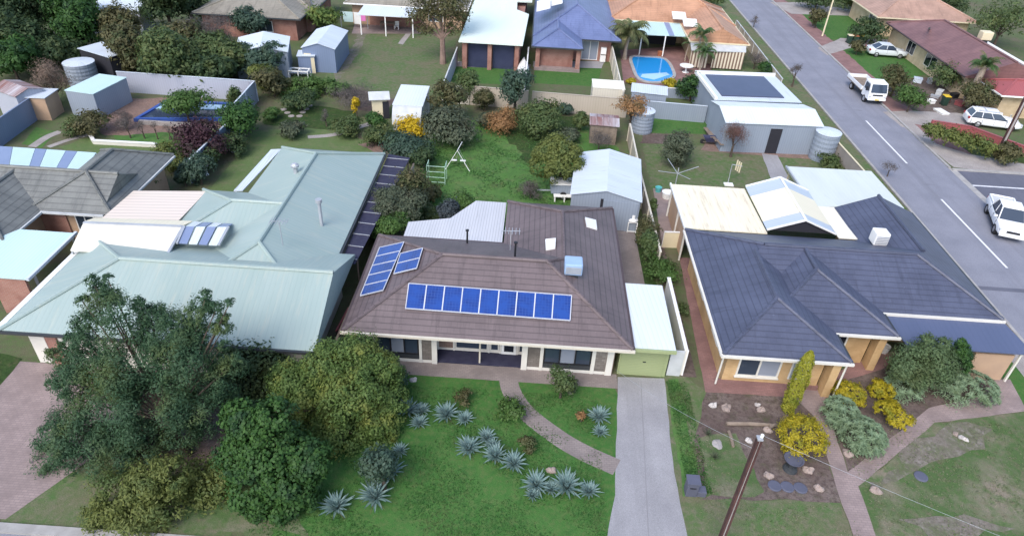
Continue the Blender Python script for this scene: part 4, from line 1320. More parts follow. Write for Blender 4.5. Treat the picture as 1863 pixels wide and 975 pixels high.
simple_house('house', 'pale terracotta hipped house behind the maroon roof', [(44.5, 57.5, 93, 104, 2.6, 2.2, 'x', 'hip', 'hip')], M['yellow_brick'], M['salmon_tile'], M['cream'], .7,
    [('-x', 45.2, 95, 97, .8, 2.1, 2, M['white'])])
t = simple_house('house', 'low house with faded red steel roof at the right edge', [(46.0, 58, 66.0, 70.4, 2.4, .9, 'x', 'hip', 'gable')], M['yellow_brick'], M['red_steel'], M['white'], .5,
    [('-x', 46.5, 67.2, 68.4, .9, 1.9, 1, M['white'], M['glass_dark'])])
MB().slab([(50.0, 63.6, 2.15), (55.5, 63.6, 2.15), (55.5, 66.2, 2.3), (49.2, 66.2, 2.3)], .06).build('verandah_roof', M['poly'], t)
for x in (50.2, 55.3):
    MB().box(x-.06, x+.06, 63.7, 63.82, 0, 2.1).build('post', M['white'], t)

# ------------------------------------------------------------------ fences and walls
def fence(name, label, pts, h, mat, cap=None, posts=2.4, th=.05, cat='fence', postmat=None, px=True, group=None):
    """sheet fence along ground points with a cap rail and posts"""
    w_ = [P(*p) if px else Vector((p[0], p[1], 0)) for p in pts]
    c = sum(w_, Vector((0, 0, 0)))/len(w_)
    t = thing(name, label, cat, c, 0, group)
    sb, cb = MB(), MB()
    for a, b in zip(w_[:-1], w_[1:]):
        u = Vector((0, 0, h/2))
        sb.bar(a+u, b+u, th, h)
        cb.bar(a+Vector((0, 0, h+.02)), b+Vector((0, 0, h+.02)), th+.07, .05)
    sb.build('panel', mat, t)
    cb.build('cap_rail', cap or mat, t)
    for a, b in zip(w_[:-1], w_[1:]):
        n = max(1, int((b-a).length/posts))
        d = (b-a).normalized()
        nrm = Vector((-d.y, d.x, 0))*(th/2+.03)
        for k in range(n+1):
            q = a.lerp(b, k/n)
            if abs(q.x-c.x) < 60:
                MB().box(q.x+nrm.x-.03, q.x+nrm.x+.03, q.y+nrm.y-.03, q.y+nrm.y+.03, 0, h+.03).build('post', postmat or cap or mat, t)
    return t
fence('fence', 'cream-capped sheet fence running back from the corner house patio', [(8.68, 35.2), (8.6, 46), (8.7, 55)], 1.6, M['tan_fence'], M['cream_fence'], px=False)
t = fence('boundary_wall', 'white wall beside the lime garage', [(8.75, 32.4), (8.75, 26.1)], 1.7, M['ivory'], M['white'], 3, .12, 'wall', px=False)
MB().box(8.0, 8.69, 26.02, 26.14, 0, 1.66).build('return_panel', M['offwhite'], t)
fence('fence', 'tan sheet fence behind the small blue-house lawn', [(.2, 60.6), (9.0, 60.2)], 1.8, M['tan_fence'], M['tan_fence'], px=False)
fence('fence', 'tan sheet fence behind the shrubs of the garage lawn', [(-5.6, 61.0), (-.2, 60.7)], 1.8, M['tan_fence'], M['tan_fence'], px=False)
fence('fence', 'pale fence between the big back lawn and the double garage', [(-8.2, 61.2), (-8.1, 72.5)], 1.7, M['pale_fence'], M['offwhite'], px=False)
fence('fence', 'short cream fence end at the corner of the garage lawn', [(-8.2, 61.1), (-5.7, 61.0)], 1.7, M['cream_fence'], M['cream_fence'], px=False)
fence('fence', 'narrow pale fence between the double garage and the blue house', [(-.55, 61.5), (-.5, 74)], 1.7, M['pale_fence'], M['white'], px=False)
fence('fence', 'cream fence between the blue house and the pool', [(8.7, 62), (8.7, 76)], 1.8, M['cream_fence'], M['cream_fence'], px=False)
fence('fence', 'grey-blue fence between the round tank and the workshop', [(9.6, 60.6), (16.3, 60.2)], 1.6, M['grey_steel'], M['zinc'], px=False)
fence('fence', 'pale steel fence behind the lap pool', [(-37.6, 58.8), (-25.0, 58.6)], 1.9, M['pale_fence'], M['zinc'], px=False)
fence('fence', 'short grey-blue fence side turning forward beside the lap pool', [(-24.9, 58.6), (-24.7, 53.2)], 1.9, M['grey_steel'], M['zinc'], px=False)
fence('fence', 'deep blue fence at the left edge before the rusty shed', [(-40.6, 46.0), (-41.2, 53.8)], 1.9, M['blue_fence'], M['blue_fence'], px=False)
fence('fence', 'grey paling fence beside the dark pergola', [(-8.85, 24.4), (-8.72, 31), (-8.2, 44.8)], 1.7, M['timber_fence'], M['wood'], px=False)
fence('fence', 'blue-grey fence behind the purple-leaved tree', [(-24.1, 42.8), (-23.9, 52.8)], 1.7, M['blue_fence'], M['zinc'], px=False)
fence('fence', 'low timber fence on the street side of the workshop yard', [(25.9, 55.4), (26.2, 47.2)], 1.7, M['timber_fence'], M['cream'], px=False)
fence('fence', 'pale fence around the terracotta-roofed house along the street', [(26.0, 70), (26.2, 92)], 1.3, M['tan_fence'], M['offwhite'], px=False)
fence('fence', 'low dull red front wall of the corner garden opposite', [(1690, 235), (1760, 246), (1863, 285), (1960, 318)], .85, M['red_steel'], M['red_steel'], 40, .2, 'wall')
fence('fence', 'low grey fence rail behind the pool beside the green shrub', [(1212, 178), (1290, 184)], 1.0, M['grey_steel'], M['white'])
fence('retaining_edge', 'low white garden edging below the bare saplings', [(166, 252), (172, 262), (285, 268)], .3, M['ivory'], M['white'], 60, .2, 'edging')
fence('gate', 'cream side gate between the patio and the fence', [(1204, 450), (1240, 451)], 1.2, M['cream'], M['white'], 3, .05, 'gate')

# ------------------------------------------------------------------ trees, shrubs and palms
def leaf_mesh(name, mat, cen, nor, size, aspect, parent, rng, origin):
    """one small rhombic leaf per centre"""
    n = len(cen)
    nor = nor/np.linalg.norm(nor, axis=1, keepdims=True)
    rv = rng.normal(size=(n, 3))
    u = np.cross(nor, rv)
    u /= np.linalg.norm(u, axis=1, keepdims=True)+1e-9
    v = np.cross(nor, u)
    sz = (size*rng.uniform(.6, 1.35, n))[:, None]
    a = u*sz*.5
    b = v*sz*.5*aspect
    k = nor*sz*.10
    vs = np.stack([cen-a, cen+b-k, cen+a, cen-b-k], 1).reshape(-1, 3)-np.array(origin)
    me = bpy.data.meshes.new(name)
    me.vertices.add(4*n)
    me.vertices.foreach_set('co', vs.astype(np.float32).ravel())
    me.loops.add(4*n)
    me.loops.foreach_set('vertex_index', np.arange(4*n, dtype=np.int32))
    me.polygons.add(n)
    me.polygons.foreach_set('loop_start', np.arange(0, 4*n, 4, dtype=np.int32))
    me.materials.append(mat)
    me.update(calc_edges=True)
    me.validate()
    o = bpy.data.objects.new(name, me)
    C.objects.link(o)
    o.parent = parent
    return o

def lobe_points(rng, c, r, flat, n, clumps, sig, hollow=.75, dome=False):
    """leaf positions gathered in clumps over the surface of a lobe"""
    d = rng.normal(size=(clumps, 3))
    if dome:
        d[:, 2] = np.abs(d[:, 2])*.9-.15
    else:
        d[:, 2] = np.where(rng.random(clumps) < .72, np.abs(d[:, 2]), d[:, 2])
    d /= np.linalg.norm(d, axis=1, keepdims=True)
    rr = r*rng.uniform(hollow, 1.06, clumps)[:, None]
    cc = d*rr
    idx = rng.integers(0, clumps, n)
    off = rng.normal(size=(n, 3))*sig*r
    p = cc[idx]+off
    p[:, 2] *= flat
    nor = off/(sig*r)*.6+d[idx]*.9+rng.normal(size=(n, 3))*.45+np.array([0, 0, .35])
    return p+np.array(c), nor

def tree(name, label, cat, bbox=None, mat='mid', clear=0.0, leaf=.25, n=2500, aspect=.55, lobes=7, seed=0, sig=.24, clumps=26, bark='bark', hollow=.7,
         plobes=None, Y=None, flat=None, trunk_r=None, group=None, spread=.62, dome=False, part='crown', ground=None, twigs=0):
    rng = np.random.default_rng(seed+17)
    rnd = random.Random(seed)
    L_ = []                                            # lobes: centre, radius, flattening
    if plobes:                                         # measured lobes: pixel, pixel radius, metres in depth from the stem
        for px, py, pr, dy in plobes:
            c = PY(px, py, Y+dy)
            L_.append((c, pr*mpp(c), 1.0))
        base = Vector(ground) if ground else Vector((sum(l[0].x for l in L_)/len(L_), Y, 0))
    else:
        x0, y0, x1, y1 = bbox
        cx, cy = (x0+x1)/2, (y0+y1)/2
        g = P(cx, cy, 1.0)
        for it in range(6):
            s_ = mpp(g)
            rx = (x1-x0)/2*s_
            ry = (y1-y0)/2*s_
            de = math.asin(max(.05, min(.98, (HC-g.z)/(g-Vector((0, 0, HC))).length)))
            rz = math.sqrt(max((.45*rx)**2, ry*ry-(rx*sin(de))**2))/cos(de) if ry > rx*sin(de) else .45*rx
            rz = min(rz, max(ry/cos(de), .45*rx))
            zc = clear+rz*(.92 if clear < .3 else 1)
            g = P(cx, cy, zc)
        base = Vector((g.x, g.y, 0))
        fl = flat or rz/rx
        if lobes <= 1:
            L_.append((g, rx, fl))
        else:
            for k in range(lobes):
                a = 2*pi*k/lobes+rnd.uniform(-.4, .4)
                q = rnd.uniform(.35, .6) if k else 0
                zz = rnd.uniform(-.35, .5) if k else .25
                r = rx*rnd.uniform(.42, spread)
                L_.append((g+Vector((cos(a)*q*rx, sin(a)*q*rx, zz*rz)), r, min(1.25, max(.6, fl))))
    t = thing(name, label, cat, base, 0, group)
    tot = sum(l[1]**2 for l in L_)
    ps, ns = [], []
    for c, r, f_ in L_:
        m_ = max(30, int(n*r*r/tot))
        p, no = lobe_points(rng, c, r, f_, m_, max(6, clumps), sig, hollow, dome) if f_ == 1.0 else lobe_points(rng, (0, 0, 0), r, f_, m_, max(6, clumps), sig, hollow, dome)
        if f_ != 1.0:
            p = p+np.array(c)
        ps.append(p)
        ns.append(no)
    p, no = np.concatenate(ps), np.concatenate(ns)
    keep = p[:, 2] > .04
    leaf_mesh(part, L[mat], p[keep], no[keep], leaf, aspect, t, rng, base)
    # stem and limbs
    top = max(l[0].z for l in L_)
    tb = MB()
    tr = trunk_r or max(.03, .045*top)
    mean = sum((l[0] for l in L_), Vector((0, 0, 0)))/len(L_)
    fork = base.lerp(mean, .45)
    fork.x, fork.y = base.x*.8+mean.x*.2, base.y*.8+mean.y*.2
    tb.tube([base, base.lerp(fork, .5)+Vector((rnd.uniform(-.5, .5)*tr, 0, 0)), fork], [tr*1.25, tr, tr*.85], 8)
    for c, r, f_ in L_:
        mid = fork.lerp(c, .5)+Vector((rnd.uniform(-.1, .1)*r, rnd.uniform(-.1, .1)*r, .1*r))
        tb.tube([fork, mid, c], [tr*.5, tr*.26, tr*.1], 6)
        for k in range(twigs):
            d = Vector((rnd.gauss(0, 1), rnd.gauss(0, 1), rnd.gauss(.4, 1))).normalized()*r*.95
            tb.tube([c, c+d*.5+Vector((0, 0, .05*r)), c+d], [tr*.16, tr*.1, tr*.04], 4)
    tb.build('trunk' if cat in ('tree', 'palm') else 'stem', M[bark], t)
    return t
# --- the foreground trees
tree('tree', 'large feathery blue-green tree with drooping sprays by the brick driveway', 'tree', mat='feather', Y=20.2, ground=(-14.0, 19.0, 0), seed=1, n=105000, leaf=.13, aspect=.34, sig=.155, clumps=34, hollow=.55, trunk_r=.17, twigs=0,
     plobes=[(185, 535, 24, 1.2), (212, 572, 42, .6), (160, 590, 26, .5), (300, 610, 48, .8), (362, 572, 30, .9), (393, 562, 16, .8), (250, 660, 70, 0), (340, 655, 58, .2), (165, 670, 50, .2), (130, 690, 34, -.3),
             (405, 680, 40, .4), (200, 740, 68, -.8), (290, 745, 72, -.9), (370, 740, 55, -.3), (135, 800, 55, -1.6), (200, 820, 60, -1.8), (100, 835, 40, -1.8), (260, 815, 52, -1.6), (330, 790, 40, -.9), (110, 650, 22, .4), (150, 620, 24, .4), (405, 600, 20, .6), (275, 578, 26, 1.0), (345, 615, 40, .5), (168, 512, 13, 1.3), (196, 508, 11, 1.3), (150, 548, 12, .8), (375, 538, 13, 1.0), (418, 552, 10, .8), (408, 578, 12, .7), (128, 615, 12, .4), (112, 628, 9, .4), (88, 640, 8, .3), (92, 700, 12, -.3), (118, 722, 14, -.5), (85, 780, 13, -1.4), (62, 840, 13, -1.9), (90, 862, 14, -1.9), (140, 862, 16, -1.9), (210, 870, 18, -1.8), (404, 630, 12, .5), (430, 655, 14, .4), (255, 552, 14, 1.0)])
tree('tree', 'rounded yellow-green tree in front of the brown tiled house', 'tree', mat='lime', Y=21.3, ground=(-7.6, 20.4, 0), seed=2, n=74000, leaf=.135, aspect=.6, sig=.15, clumps=34, hollow=.72, trunk_r=.2, twigs=3,
     plobes=[(650, 665, 52, 1.5), (600, 665, 46, 1.2), (690, 700, 42, 1.0), (545, 700, 48, .8), (640, 720, 62, .2), (575, 745, 58, 0), (690, 755, 42, 0), (625, 790, 60, -.5), (690, 805, 40, -.6), (650, 845, 42, -.9), (560, 800, 46, -.5), (700, 670, 28, 1.2), (520, 690, 30, .7), (710, 730, 30, .4)])
tree('ivy_thicket', 'dense dark thicket of glossy leaves left of the yellow-green tree', 'shrub', mat='ivy', Y=17.7, ground=(-9.6, 17.4, 0), seed=3, n=30000, leaf=.15, aspect=.8, sig=.12, clumps=60, hollow=.85, trunk_r=.14,
     plobes=[(470, 790, 52, .4), (445, 830, 48, .1), (500, 835, 58, -.2), (470, 885, 52, -.7), (530, 870, 50, -.6), (500, 915, 42, -1.1), (560, 835, 40, -.2), (440, 760, 34, .6), (500, 765, 40, .5), (545, 905, 36, -.9), (480, 925, 34, -1.0), (515, 930, 30, -1.1)])
tree('shrub', 'olive-yellow bushy shrub at the bottom left kerb', 'shrub', mat='olive', Y=15.75, ground=(-13.2, 15.7, 0), seed=4, n=17000, leaf=.15, aspect=.4, sig=.16, clumps=26, hollow=.65, trunk_r=.1, twigs=4,
     plobes=[(215, 905, 46, .3), (265, 880, 44, .6), (310, 865, 36, .8), (250, 935, 50, -.2), (190, 940, 34, -.1), (300, 920, 42, .1), (230, 965, 40, -.25), (285, 962, 36, -.2), (180, 960, 28, -.2), (250, 985, 30, -.35)])
tree('shrub', 'olive shrub with upright shoots right of the kerb shrub', 'shrub', mat='olive', Y=17.2, ground=(-11.4, 17.2, 0), seed=5, n=6000, leaf=.16, aspect=.45, sig=.25, clumps=30, hollow=.6, trunk_r=.09, twigs=4,
     plobes=[(365, 870, 38, .3), (400, 880, 34, .1), (350, 910, 34, -.2), (395, 915, 36, -.3), (420, 850, 22, .4)])
tree('tree', 'dark green tree between the feathery tree and the green roof', 'tree', mat='dark', Y=23.0, ground=(-12.6, 22.6, 0), seed=6, n=9000, leaf=.18, sig=.22, clumps=30, hollow=.7, trunk_r=.12,
     plobes=[(455, 660, 40, .2), (490, 655, 30, .3), (430, 700, 40, 0), (480, 700, 44, -.1), (420, 650, 26, .2), (465, 735, 40, -.4), (400, 740, 40, -.4)])
tree('shrub', 'teal shrub tucked between the agaves and the yellow-green tree', 'shrub', (655, 800, 735, 905), 'teal', 0, .16, 3000, seed=7, lobes=6)
tree('shrub', 'low grey-green shrub against the house left of the porch', 'shrub', (690, 660, 748, 720), 'teal', 0, .15, 2000, seed=8, lobes=5)
tree('shrub', 'small loose shrub under the right front window', 'shrub', (993, 662, 1052, 730), 'mid', .1, .15, 1500, .5, lobes=6, seed=9, sig=.3, hollow=.4, twigs=4)
tree('shrub', 'grey-green bush beside the small loose shrub', 'shrub', (1020, 690, 1058, 722), 'greygreen', 0, .13, 900, lobes=4, seed=10)
tree('shrub', 'bright green flat clump where the garden path bends', 'shrub', (905, 725, 962, 768), 'bright', 0, .17, 1100, lobes=5, seed=11, flat=.45)
tree('shrub', 'brownish dry clump behind the middle agaves', 'shrub', (945, 788, 985, 826), 'brownish', 0, .13, 700, lobes=4, seed=12, hollow=.4)
tree('shrub', 'small rusty clump left of the agave by the driveway', 'shrub', (1045, 745, 1072, 772), 'orange', 0, .12, 300, lobes=3, seed=13)
tree('shrub', 'dry brown clump above the agave at the lawn top', 'shrub', (825, 700, 868, 740), 'brownish', 0, .12, 500, lobes=4, seed=14, flat=.5, hollow=.3)
# --- front garden of the corner house
def topiary(label, bbox, mat, seed, n=4500, leaf=.12, cat='shrub', name='conifer', lobes=1, **kw):
    return tree(name, label, cat, bbox, mat, kw.pop('clear', 0), leaf, n, .5, lobes, seed, sig=kw.pop('sig', .10), clumps=kw.pop('clumps', 150), hollow=kw.pop('hollow', .86), **kw)
def column(label, pb, pt, w_m, mat, seed, n=5000):
    """narrow conifer: foot pixel, tip pixel"""
    b = P(*pb)
    lo, hi_ = 0, 12
    for it in range(40):                                # height whose tip lies at the measured row
        h = (lo+hi_)/2
        v = b+Vector((0, 0, h))
        d = np.array([v.x, v.y, v.z-HC])
        row = 487.5+F*(_d2@d)/(_fw@d)
        lo, hi_ = (h, hi_) if row > pt[1] else (lo, h)
    rng = np.random.default_rng(seed)
    t = thing('conifer', label, 'conifer', b)
    z = rng.random(n)**.85
    r = w_m*(.55+.9*z)*np.sqrt(np.clip(1-z, 0, 1))*1.25
    r *= rng.uniform(.75, 1.08, n)
    a = rng.uniform(0, 2*pi, n)
    r *= 1+.16*np.sin(a*5+z*19)
    p = np.stack([b.x+np.cos(a)*r, b.y+np.sin(a)*r, .05+z*h], 1)
    no = np.stack([np.cos(a), np.sin(a), .5+0*a], 1)+rng.normal(size=(n, 3))*.4
    leaf_mesh('crown', L[mat], p, no, .12, .45, t, rng, b)
    MB().tube([b, b+Vector((0, 0, h*.8))], [.06, .02], 6).build('trunk', M['bark'], t)
column('tall narrow golden conifer leaning by the brick path', (1432, 748), (1468, 640), .42, 'goldcol', 1)
topiary('dark gold ball-shaped conifer beside the brick path', (1418, 757, 1502, 836), 'golden', 20)
topiary('bright yellow rounded conifer near the path fork', (1516, 694, 1573, 742), 'golden', 21, 2600)
topiary('lower and largest golden conifer in the corner bed', (1582, 722, 1660, 778), 'golden', 22, 3600, lobes=4, clumps=60, hollow=.75)
topiary('upper golden conifer with tufted top in the corner bed', (1576, 692, 1640, 730), 'golden', 23, 2200, lobes=4, clumps=50, hollow=.7)
tree('conifer', 'dark green upright conifer against the verandah', 'conifer', mat='ivy', Y=26.6, ground=(23.2, 26.6, 0), seed=24, n=3600, leaf=.11, sig=.12, clumps=70, hollow=.85,
     plobes=[(1748, 650, 19, 0), (1748, 636, 15, 0), (1749, 624, 9, 0), (1747, 664, 18, 0)])
tree('shrub', 'tall loose green shrub in front of the verandah roof', 'shrub', mat='verandah', Y=26.3, ground=(21.3, 26.2, 0), seed=25, n=12000, leaf=.14, aspect=.4, sig=.2, clumps=34, hollow=.6, twigs=2,
     plobes=[(1690, 640, 26, .1), (1658, 655, 30, 0), (1705, 662, 32, -.1), (1684, 618, 13, .2), (1716, 628, 15, .2), (1645, 672, 30, -.3), (1690, 685, 30, -.5), (1665, 692, 24, -.6)])
tree('shrub', 'darker green shrub at the left foot of the verandah shrub', 'shrub', (1618, 650, 1690, 706), 'mid', 0, .15, 3000, .5, 6, 26)
def whorl_bush(label, bbox, seed, nw=60):
    """bush covered in star-shaped whorls of narrow leaves"""
    rng = np.random.default_rng(seed)
    x0, y0, x1, y1 = bbox
    g = P((x0+x1)/2, (y0+y1)/2, .5)
    s_ = mpp(g)
    rx, ry = (x1-x0)/2*s_*1.06, (y1-y0)/2*s_*1.35
    g = P((x0+x1)/2, (y0+y1)/2, .45)
    t = thing('euphorbia', label, 'shrub', (g.x, g.y, 0))
    ps, ns = [], []
    vs, fs = [], []
    mb = MB()
    for k in range(nw):
        a, q = rng.uniform(0, 2*pi), math.sqrt(rng.random())
        zz = .3+.95*math.sqrt(max(0, 1-q*q))*rng.uniform(.85, 1.1)
        c = Vector((g.x+cos(a)*q*rx, g.y+sin(a)*q*ry, zz))
        up = Vector((cos(a)*q*.6, sin(a)*q*.6, 1)).normalized()
        e1 = up.cross(Vector((1, .2, 0))).normalized()
        e2 = up.cross(e1)
        for j in range(13):
            b = 2*pi*j/13+rng.uniform(-.2, .2)
            d = (e1*cos(b)+e2*sin(b))
            sd = (e2*cos(b)-e1*sin(b))*.03
            ln = rng.uniform(.20, .30)
            tip = c+d*ln+up*rng.uniform(-.04, .1)
            md = c+d*ln*.5+up*.06
            mb.add([c-sd*.6, c+sd*.6, md+sd, tip, md-sd], [(0, 1, 2, 3, 4)])
    o = mb.build('foliage', L['euphorbia'], t)
    n = nw*26
    p, no = lobe_points(rng, (0, 0, 0), 1.0, 1.0, n, 60, .12, .7, True)
    p = p*np.array([rx*.92, ry*.92, 1.05])+np.array([g.x, g.y, .05])
    leaf_mesh('undergrowth', L['euphorbia'], p[p[:, 2] > .03], no[p[:, 2] > .03], .13, .35, t, rng, (g.x, g.y, 0))
    return t
whorl_bush('pale blue-green starry shrub beside the ochre verandah wall', (1698, 672, 1810, 740), 31, 95)
whorl_bush('starry grey-green shrub behind the golden conifers', (1612, 678, 1678, 728), 32, 50)
whorl_bush('starry blue-green shrub in the fork of the brick paths', (1532, 765, 1606, 826), 33, 70)
whorl_bush('starry shrub directly above the fork shrub, under the yellow conifer', (1496, 730, 1560, 778), 34, 50)
# --- agaves
def agave_mesh(label, first=True):
    rnd = random.Random(5)
    t = thing('agave', label, 'agave', (0, 0, 0), 0, 'blue agaves on the front lawn')
    mb = MB()
    for k in range(58):
        f_ = k/58
        a = k*2.39996
        el = radians(12+74*f_+rnd.uniform(-6, 6))
        ln = .80*(1-.35*f_)*rnd.uniform(.85, 1.1)
        d = Vector((cos(a), sin(a), 0))
        sd = Vector((-sin(a), cos(a), 0))
        prev = None
        vs = []
        p = Vector((0, 0, .12))+d*.05
        for j in range(6):
            q = j/5
            e = el-q*.3+.1
            wd = (.034+.032*sin(min(1, q*1.6)*pi*.6))*(1-q**2.5)+.002
            vs += [p-sd*wd+Vector((0, 0, .03)), p-Vector((0, 0, .012)), p+sd*wd+Vector((0, 0, .03))]
            p = p+(d*cos(e)+Vector((0, 0, sin(e))))*ln/5
        fs = []
        for j in range(5):
            fs += [(j*3, j*3+1, j*3+4, j*3+3), (j*3+1, j*3+2, j*3+5, j*3+4)]
        mb.add(vs, fs)
    mb.build('leaf_rosette', L['agave'], t, local=True, smooth=True)
    d = MB()
    for k in range(7):
        a = k*.9+.3
        d.add([(cos(a-.12)*.12, sin(a-.12)*.12, .04), (cos(a+.12)*.12, sin(a+.12)*.12, .04), (cos(a)*.8, sin(a)*.8, .03)], [(0, 1, 2)])
    d.build('withered_leaf', L['tan'], t, local=True)
    return t
AG = [(743, 742, 1.1, 'large agave touching the yellow-green tree, topmost on its side'), (768, 742, .75, 'smaller agave just right of the topmost large one by the tree'), (763, 764, .8, 'agave below the topmost pair beside the tree'),
      (812, 750, 1.08, 'lone large agave on the lawn right of the tree group'), (846, 756, .75, 'dark small agave right of the lone large one'),
      (853, 812, 1.08, 'westernmost agave of the diagonal row, with long pale leaves'), (885, 790, .85, 'agave at the back of the diagonal row'), (902, 825, 1.0, 'second large agave down the diagonal row'),
      (934, 838, 1.05, 'third large agave down the diagonal row'), (896, 806, .7, 'small agave wedged behind the second large one'), (975, 876, 1.1, 'large agave beside the round stone low in the diagonal row'),
      (1030, 882, 1.25, 'biggest agave near the lower end of the diagonal row'), (1071, 888, .9, 'last agave of the diagonal row nearest the driveway'), (1002, 884, .7, 'little agave squeezed between the two lowest large ones'),
      (968, 895, .6, 'small drooping agave at the front foot of the row'), (1090, 753, 1.05, 'agave standing alone between garden path and driveway'), (1092, 780, .7, 'small agave clump just below the one by the driveway'),
      (683, 899, 1.25, 'large agave at the foot of the tree above the kerb'), (613, 918, 1.15, 'lowest agave left of the large one at the tree foot'), (712, 852, .95, 'agave half under the tree beside the teal shrub'),
      (728, 815, .7, 'shaded agave against the right side of the tree')]
rr = random.Random(8)
ag0 = None
for i, (px, py, sc_, lb) in enumerate(AG):
    p = P(px, py+6, .1)
    o = agave_mesh(lb) if i == 0 else dup(ag0, label=lb)
    if i == 0: ag0 = o
    o.location = (p.x, p.y, 0)
    o.rotation_euler = (rr.uniform(-.08, .08), rr.uniform(-.08, .08), rr.uniform(0, 6))
    sc_ *= .86
    o.scale = (sc_*rr.uniform(.92, 1.08), sc_, sc_*rr.uniform(.85, 1.15))
# --- shrubs and trees of the back gardens
tree('tree', 'rounded olive-green tree standing on the middle back lawn', 'tree', mat='olive', Y=45.0, ground=(3.0, 45, 0), seed=40, n=12000, leaf=.2, sig=.13, clumps=46, hollow=.84,
     plobes=[(1012, 286, 36, 0), (1012, 272, 26, .2), (994, 300, 27, -.3), (1032, 300, 27, -.3), (1012, 306, 30, -.7), (988, 282, 20, .1), (1038, 282, 20, .1)])
tree('shrub', 'dense grey-green round shrub beside the dark pergola', 'shrub', (676, 340, 768, 402), 'greygreen', 1.25, .18, 9000, .5, 8, 41)
tree('shrub', 'lime green bush between pergola and brown tiled roof', 'shrub', (672, 385, 748, 436), 'bright', 1.0, .18, 6000, .5, 7, 42)
tree('shrub', 'tall straggly shrub behind the grey-green round one', 'shrub', (725, 300, 785, 385), 'brownish', .5, .2, 2500, .5, 6, 43, sig=.3, hollow=.4)
tree('shrub', 'dark blue-grey bush overhanging the white patio roof', 'shrub', (796, 356, 844, 410), 'slate', .7, .16, 4500, .5, 6, 44)
tree('shrub', 'leafy green bush behind the blue-grey one at the patio', 'shrub', (818, 345, 872, 398), 'bright', .4, .2, 3500, .45, 6, 45, sig=.3, hollow=.5)
tree('shrub', 'dark spreading bush at the end of the pergola', 'shrub', (700, 246, 790, 296), 'teal', 0, .25, 4500, .5, 8, 46)
tree('shrub', 'shadowy bush right of the yellow bush', 'shrub', (742, 262, 800, 310), 'dark', 0, .24, 2500, .5, 6, 47)
tree('shrub', 'bright yellow bush in front of the white caravan shed', 'shrub', (714, 212, 784, 254), 'yellow', 0, .26, 2200, .45, 7, 48, sig=.28, hollow=.5)
tree('shrub', 'slender yellow shrub at the garden bed', 'shrub', (638, 168, 658, 218), 'yellow', 0, .22, 700, .5, 4, 49, flat=1.3)
tree('tree', 'grey-green bushy tree right of the caravan shed', 'tree', (786, 150, 850, 218), 'brownish', .3, .28, 3500, .5, 7, 50)
tree('shrub', 'broad green thicket below the caravan shed', 'shrub', (775, 200, 866, 268), 'greygreen', 0, .27, 5500, .5, 9, 51, sig=.28, hollow=.55)
tree('tree', 'dark green spiky tree behind the tan fence end', 'tree', (825, 133, 880, 178), 'mid', .5, .28, 2000, .5, 6, 52, sig=.3, hollow=.5)
tree('tree', 'grey-green tree with thin trunk in front of the tan fence', 'tree', (906, 130, 972, 200), 'teal', 1.0, .28, 3200, .5, 7, 53)
tree('shrub', 'rust-orange sprawling shrub on the back lawn', 'shrub', (884, 198, 948, 244), 'orange', 0, .24, 3000, .35, 8, 54, sig=.28)
tree('shrub', 'full green shrub right of the rust-orange one', 'shrub', (938, 184, 1020, 250), 'mid', 0, .25, 5500, .5, 8, 55)
tree('shrub', 'small green shrub against the tan fence', 'shrub', (1008, 182, 1052, 208), 'teal', 0, .25, 1600, .5, 5, 56)
tree('tree', 'small rusty-brown tree leaning over the round tank', 'tree', (1120, 175, 1182, 220), 'orange', .9, .25, 1500, .4, 6, 57, sig=.3, hollow=.4)
tree('tree', 'ball-shaped grey-green tree by the rotary clothes line', 'tree', (1203, 244, 1270, 304), 'greygreen', .15, .2, 4500, .45, 7, 58, sig=.24, hollow=.7)
tree('tree', 'bare red-brown tree in front of the workshop', 'tree', (1312, 224, 1364, 278), 'redtwig', .5, .3, 2200, .07, 6, 59, sig=.34, hollow=.3, twigs=6)
tree('shrub', 'weedy brown-green shrub along the fence by the paved yard', 'shrub', (1158, 392, 1205, 460), 'brownish', 0, .17, 2400, .5, 7, 60, hollow=.4)
tree('shrub', 'green fern-like shrub at the back of the lime garage', 'shrub', (1168, 465, 1240, 518), 'bright', 0, .19, 2600, .4, 7, 61, sig=.3, hollow=.5)
tree('shrub', 'thin climbing plant on the fence beside the patio', 'shrub', (1180, 345, 1198, 400), 'mid', 0, .16, 900, .5, 5, 62)
tree('shrub', 'tiny green shrub in the side bed by the brick path', 'shrub', (1228, 545, 1256, 575), 'mid', 0, .13, 500, .5, 4, 63)
tree('shrub', 'low green shrub by the workshop fence and tank', 'shrub', (1488, 282, 1540, 308), 'mid', 0, .2, 1500, .5, 5, 64)
tree('shrub', 'bare grey bush beside the trailer behind the brown roof', 'shrub', (940, 328, 992, 366), 'bare', 0, .3, 1300, .08, 6, 65, sig=.32, hollow=.3)
tree('shrub', 'grey weedy bush in front of the rusty old shed', 'shrub', (1062, 236, 1120, 280), 'bare', 0, .3, 1300, .08, 6, 66, sig=.32, hollow=.3)
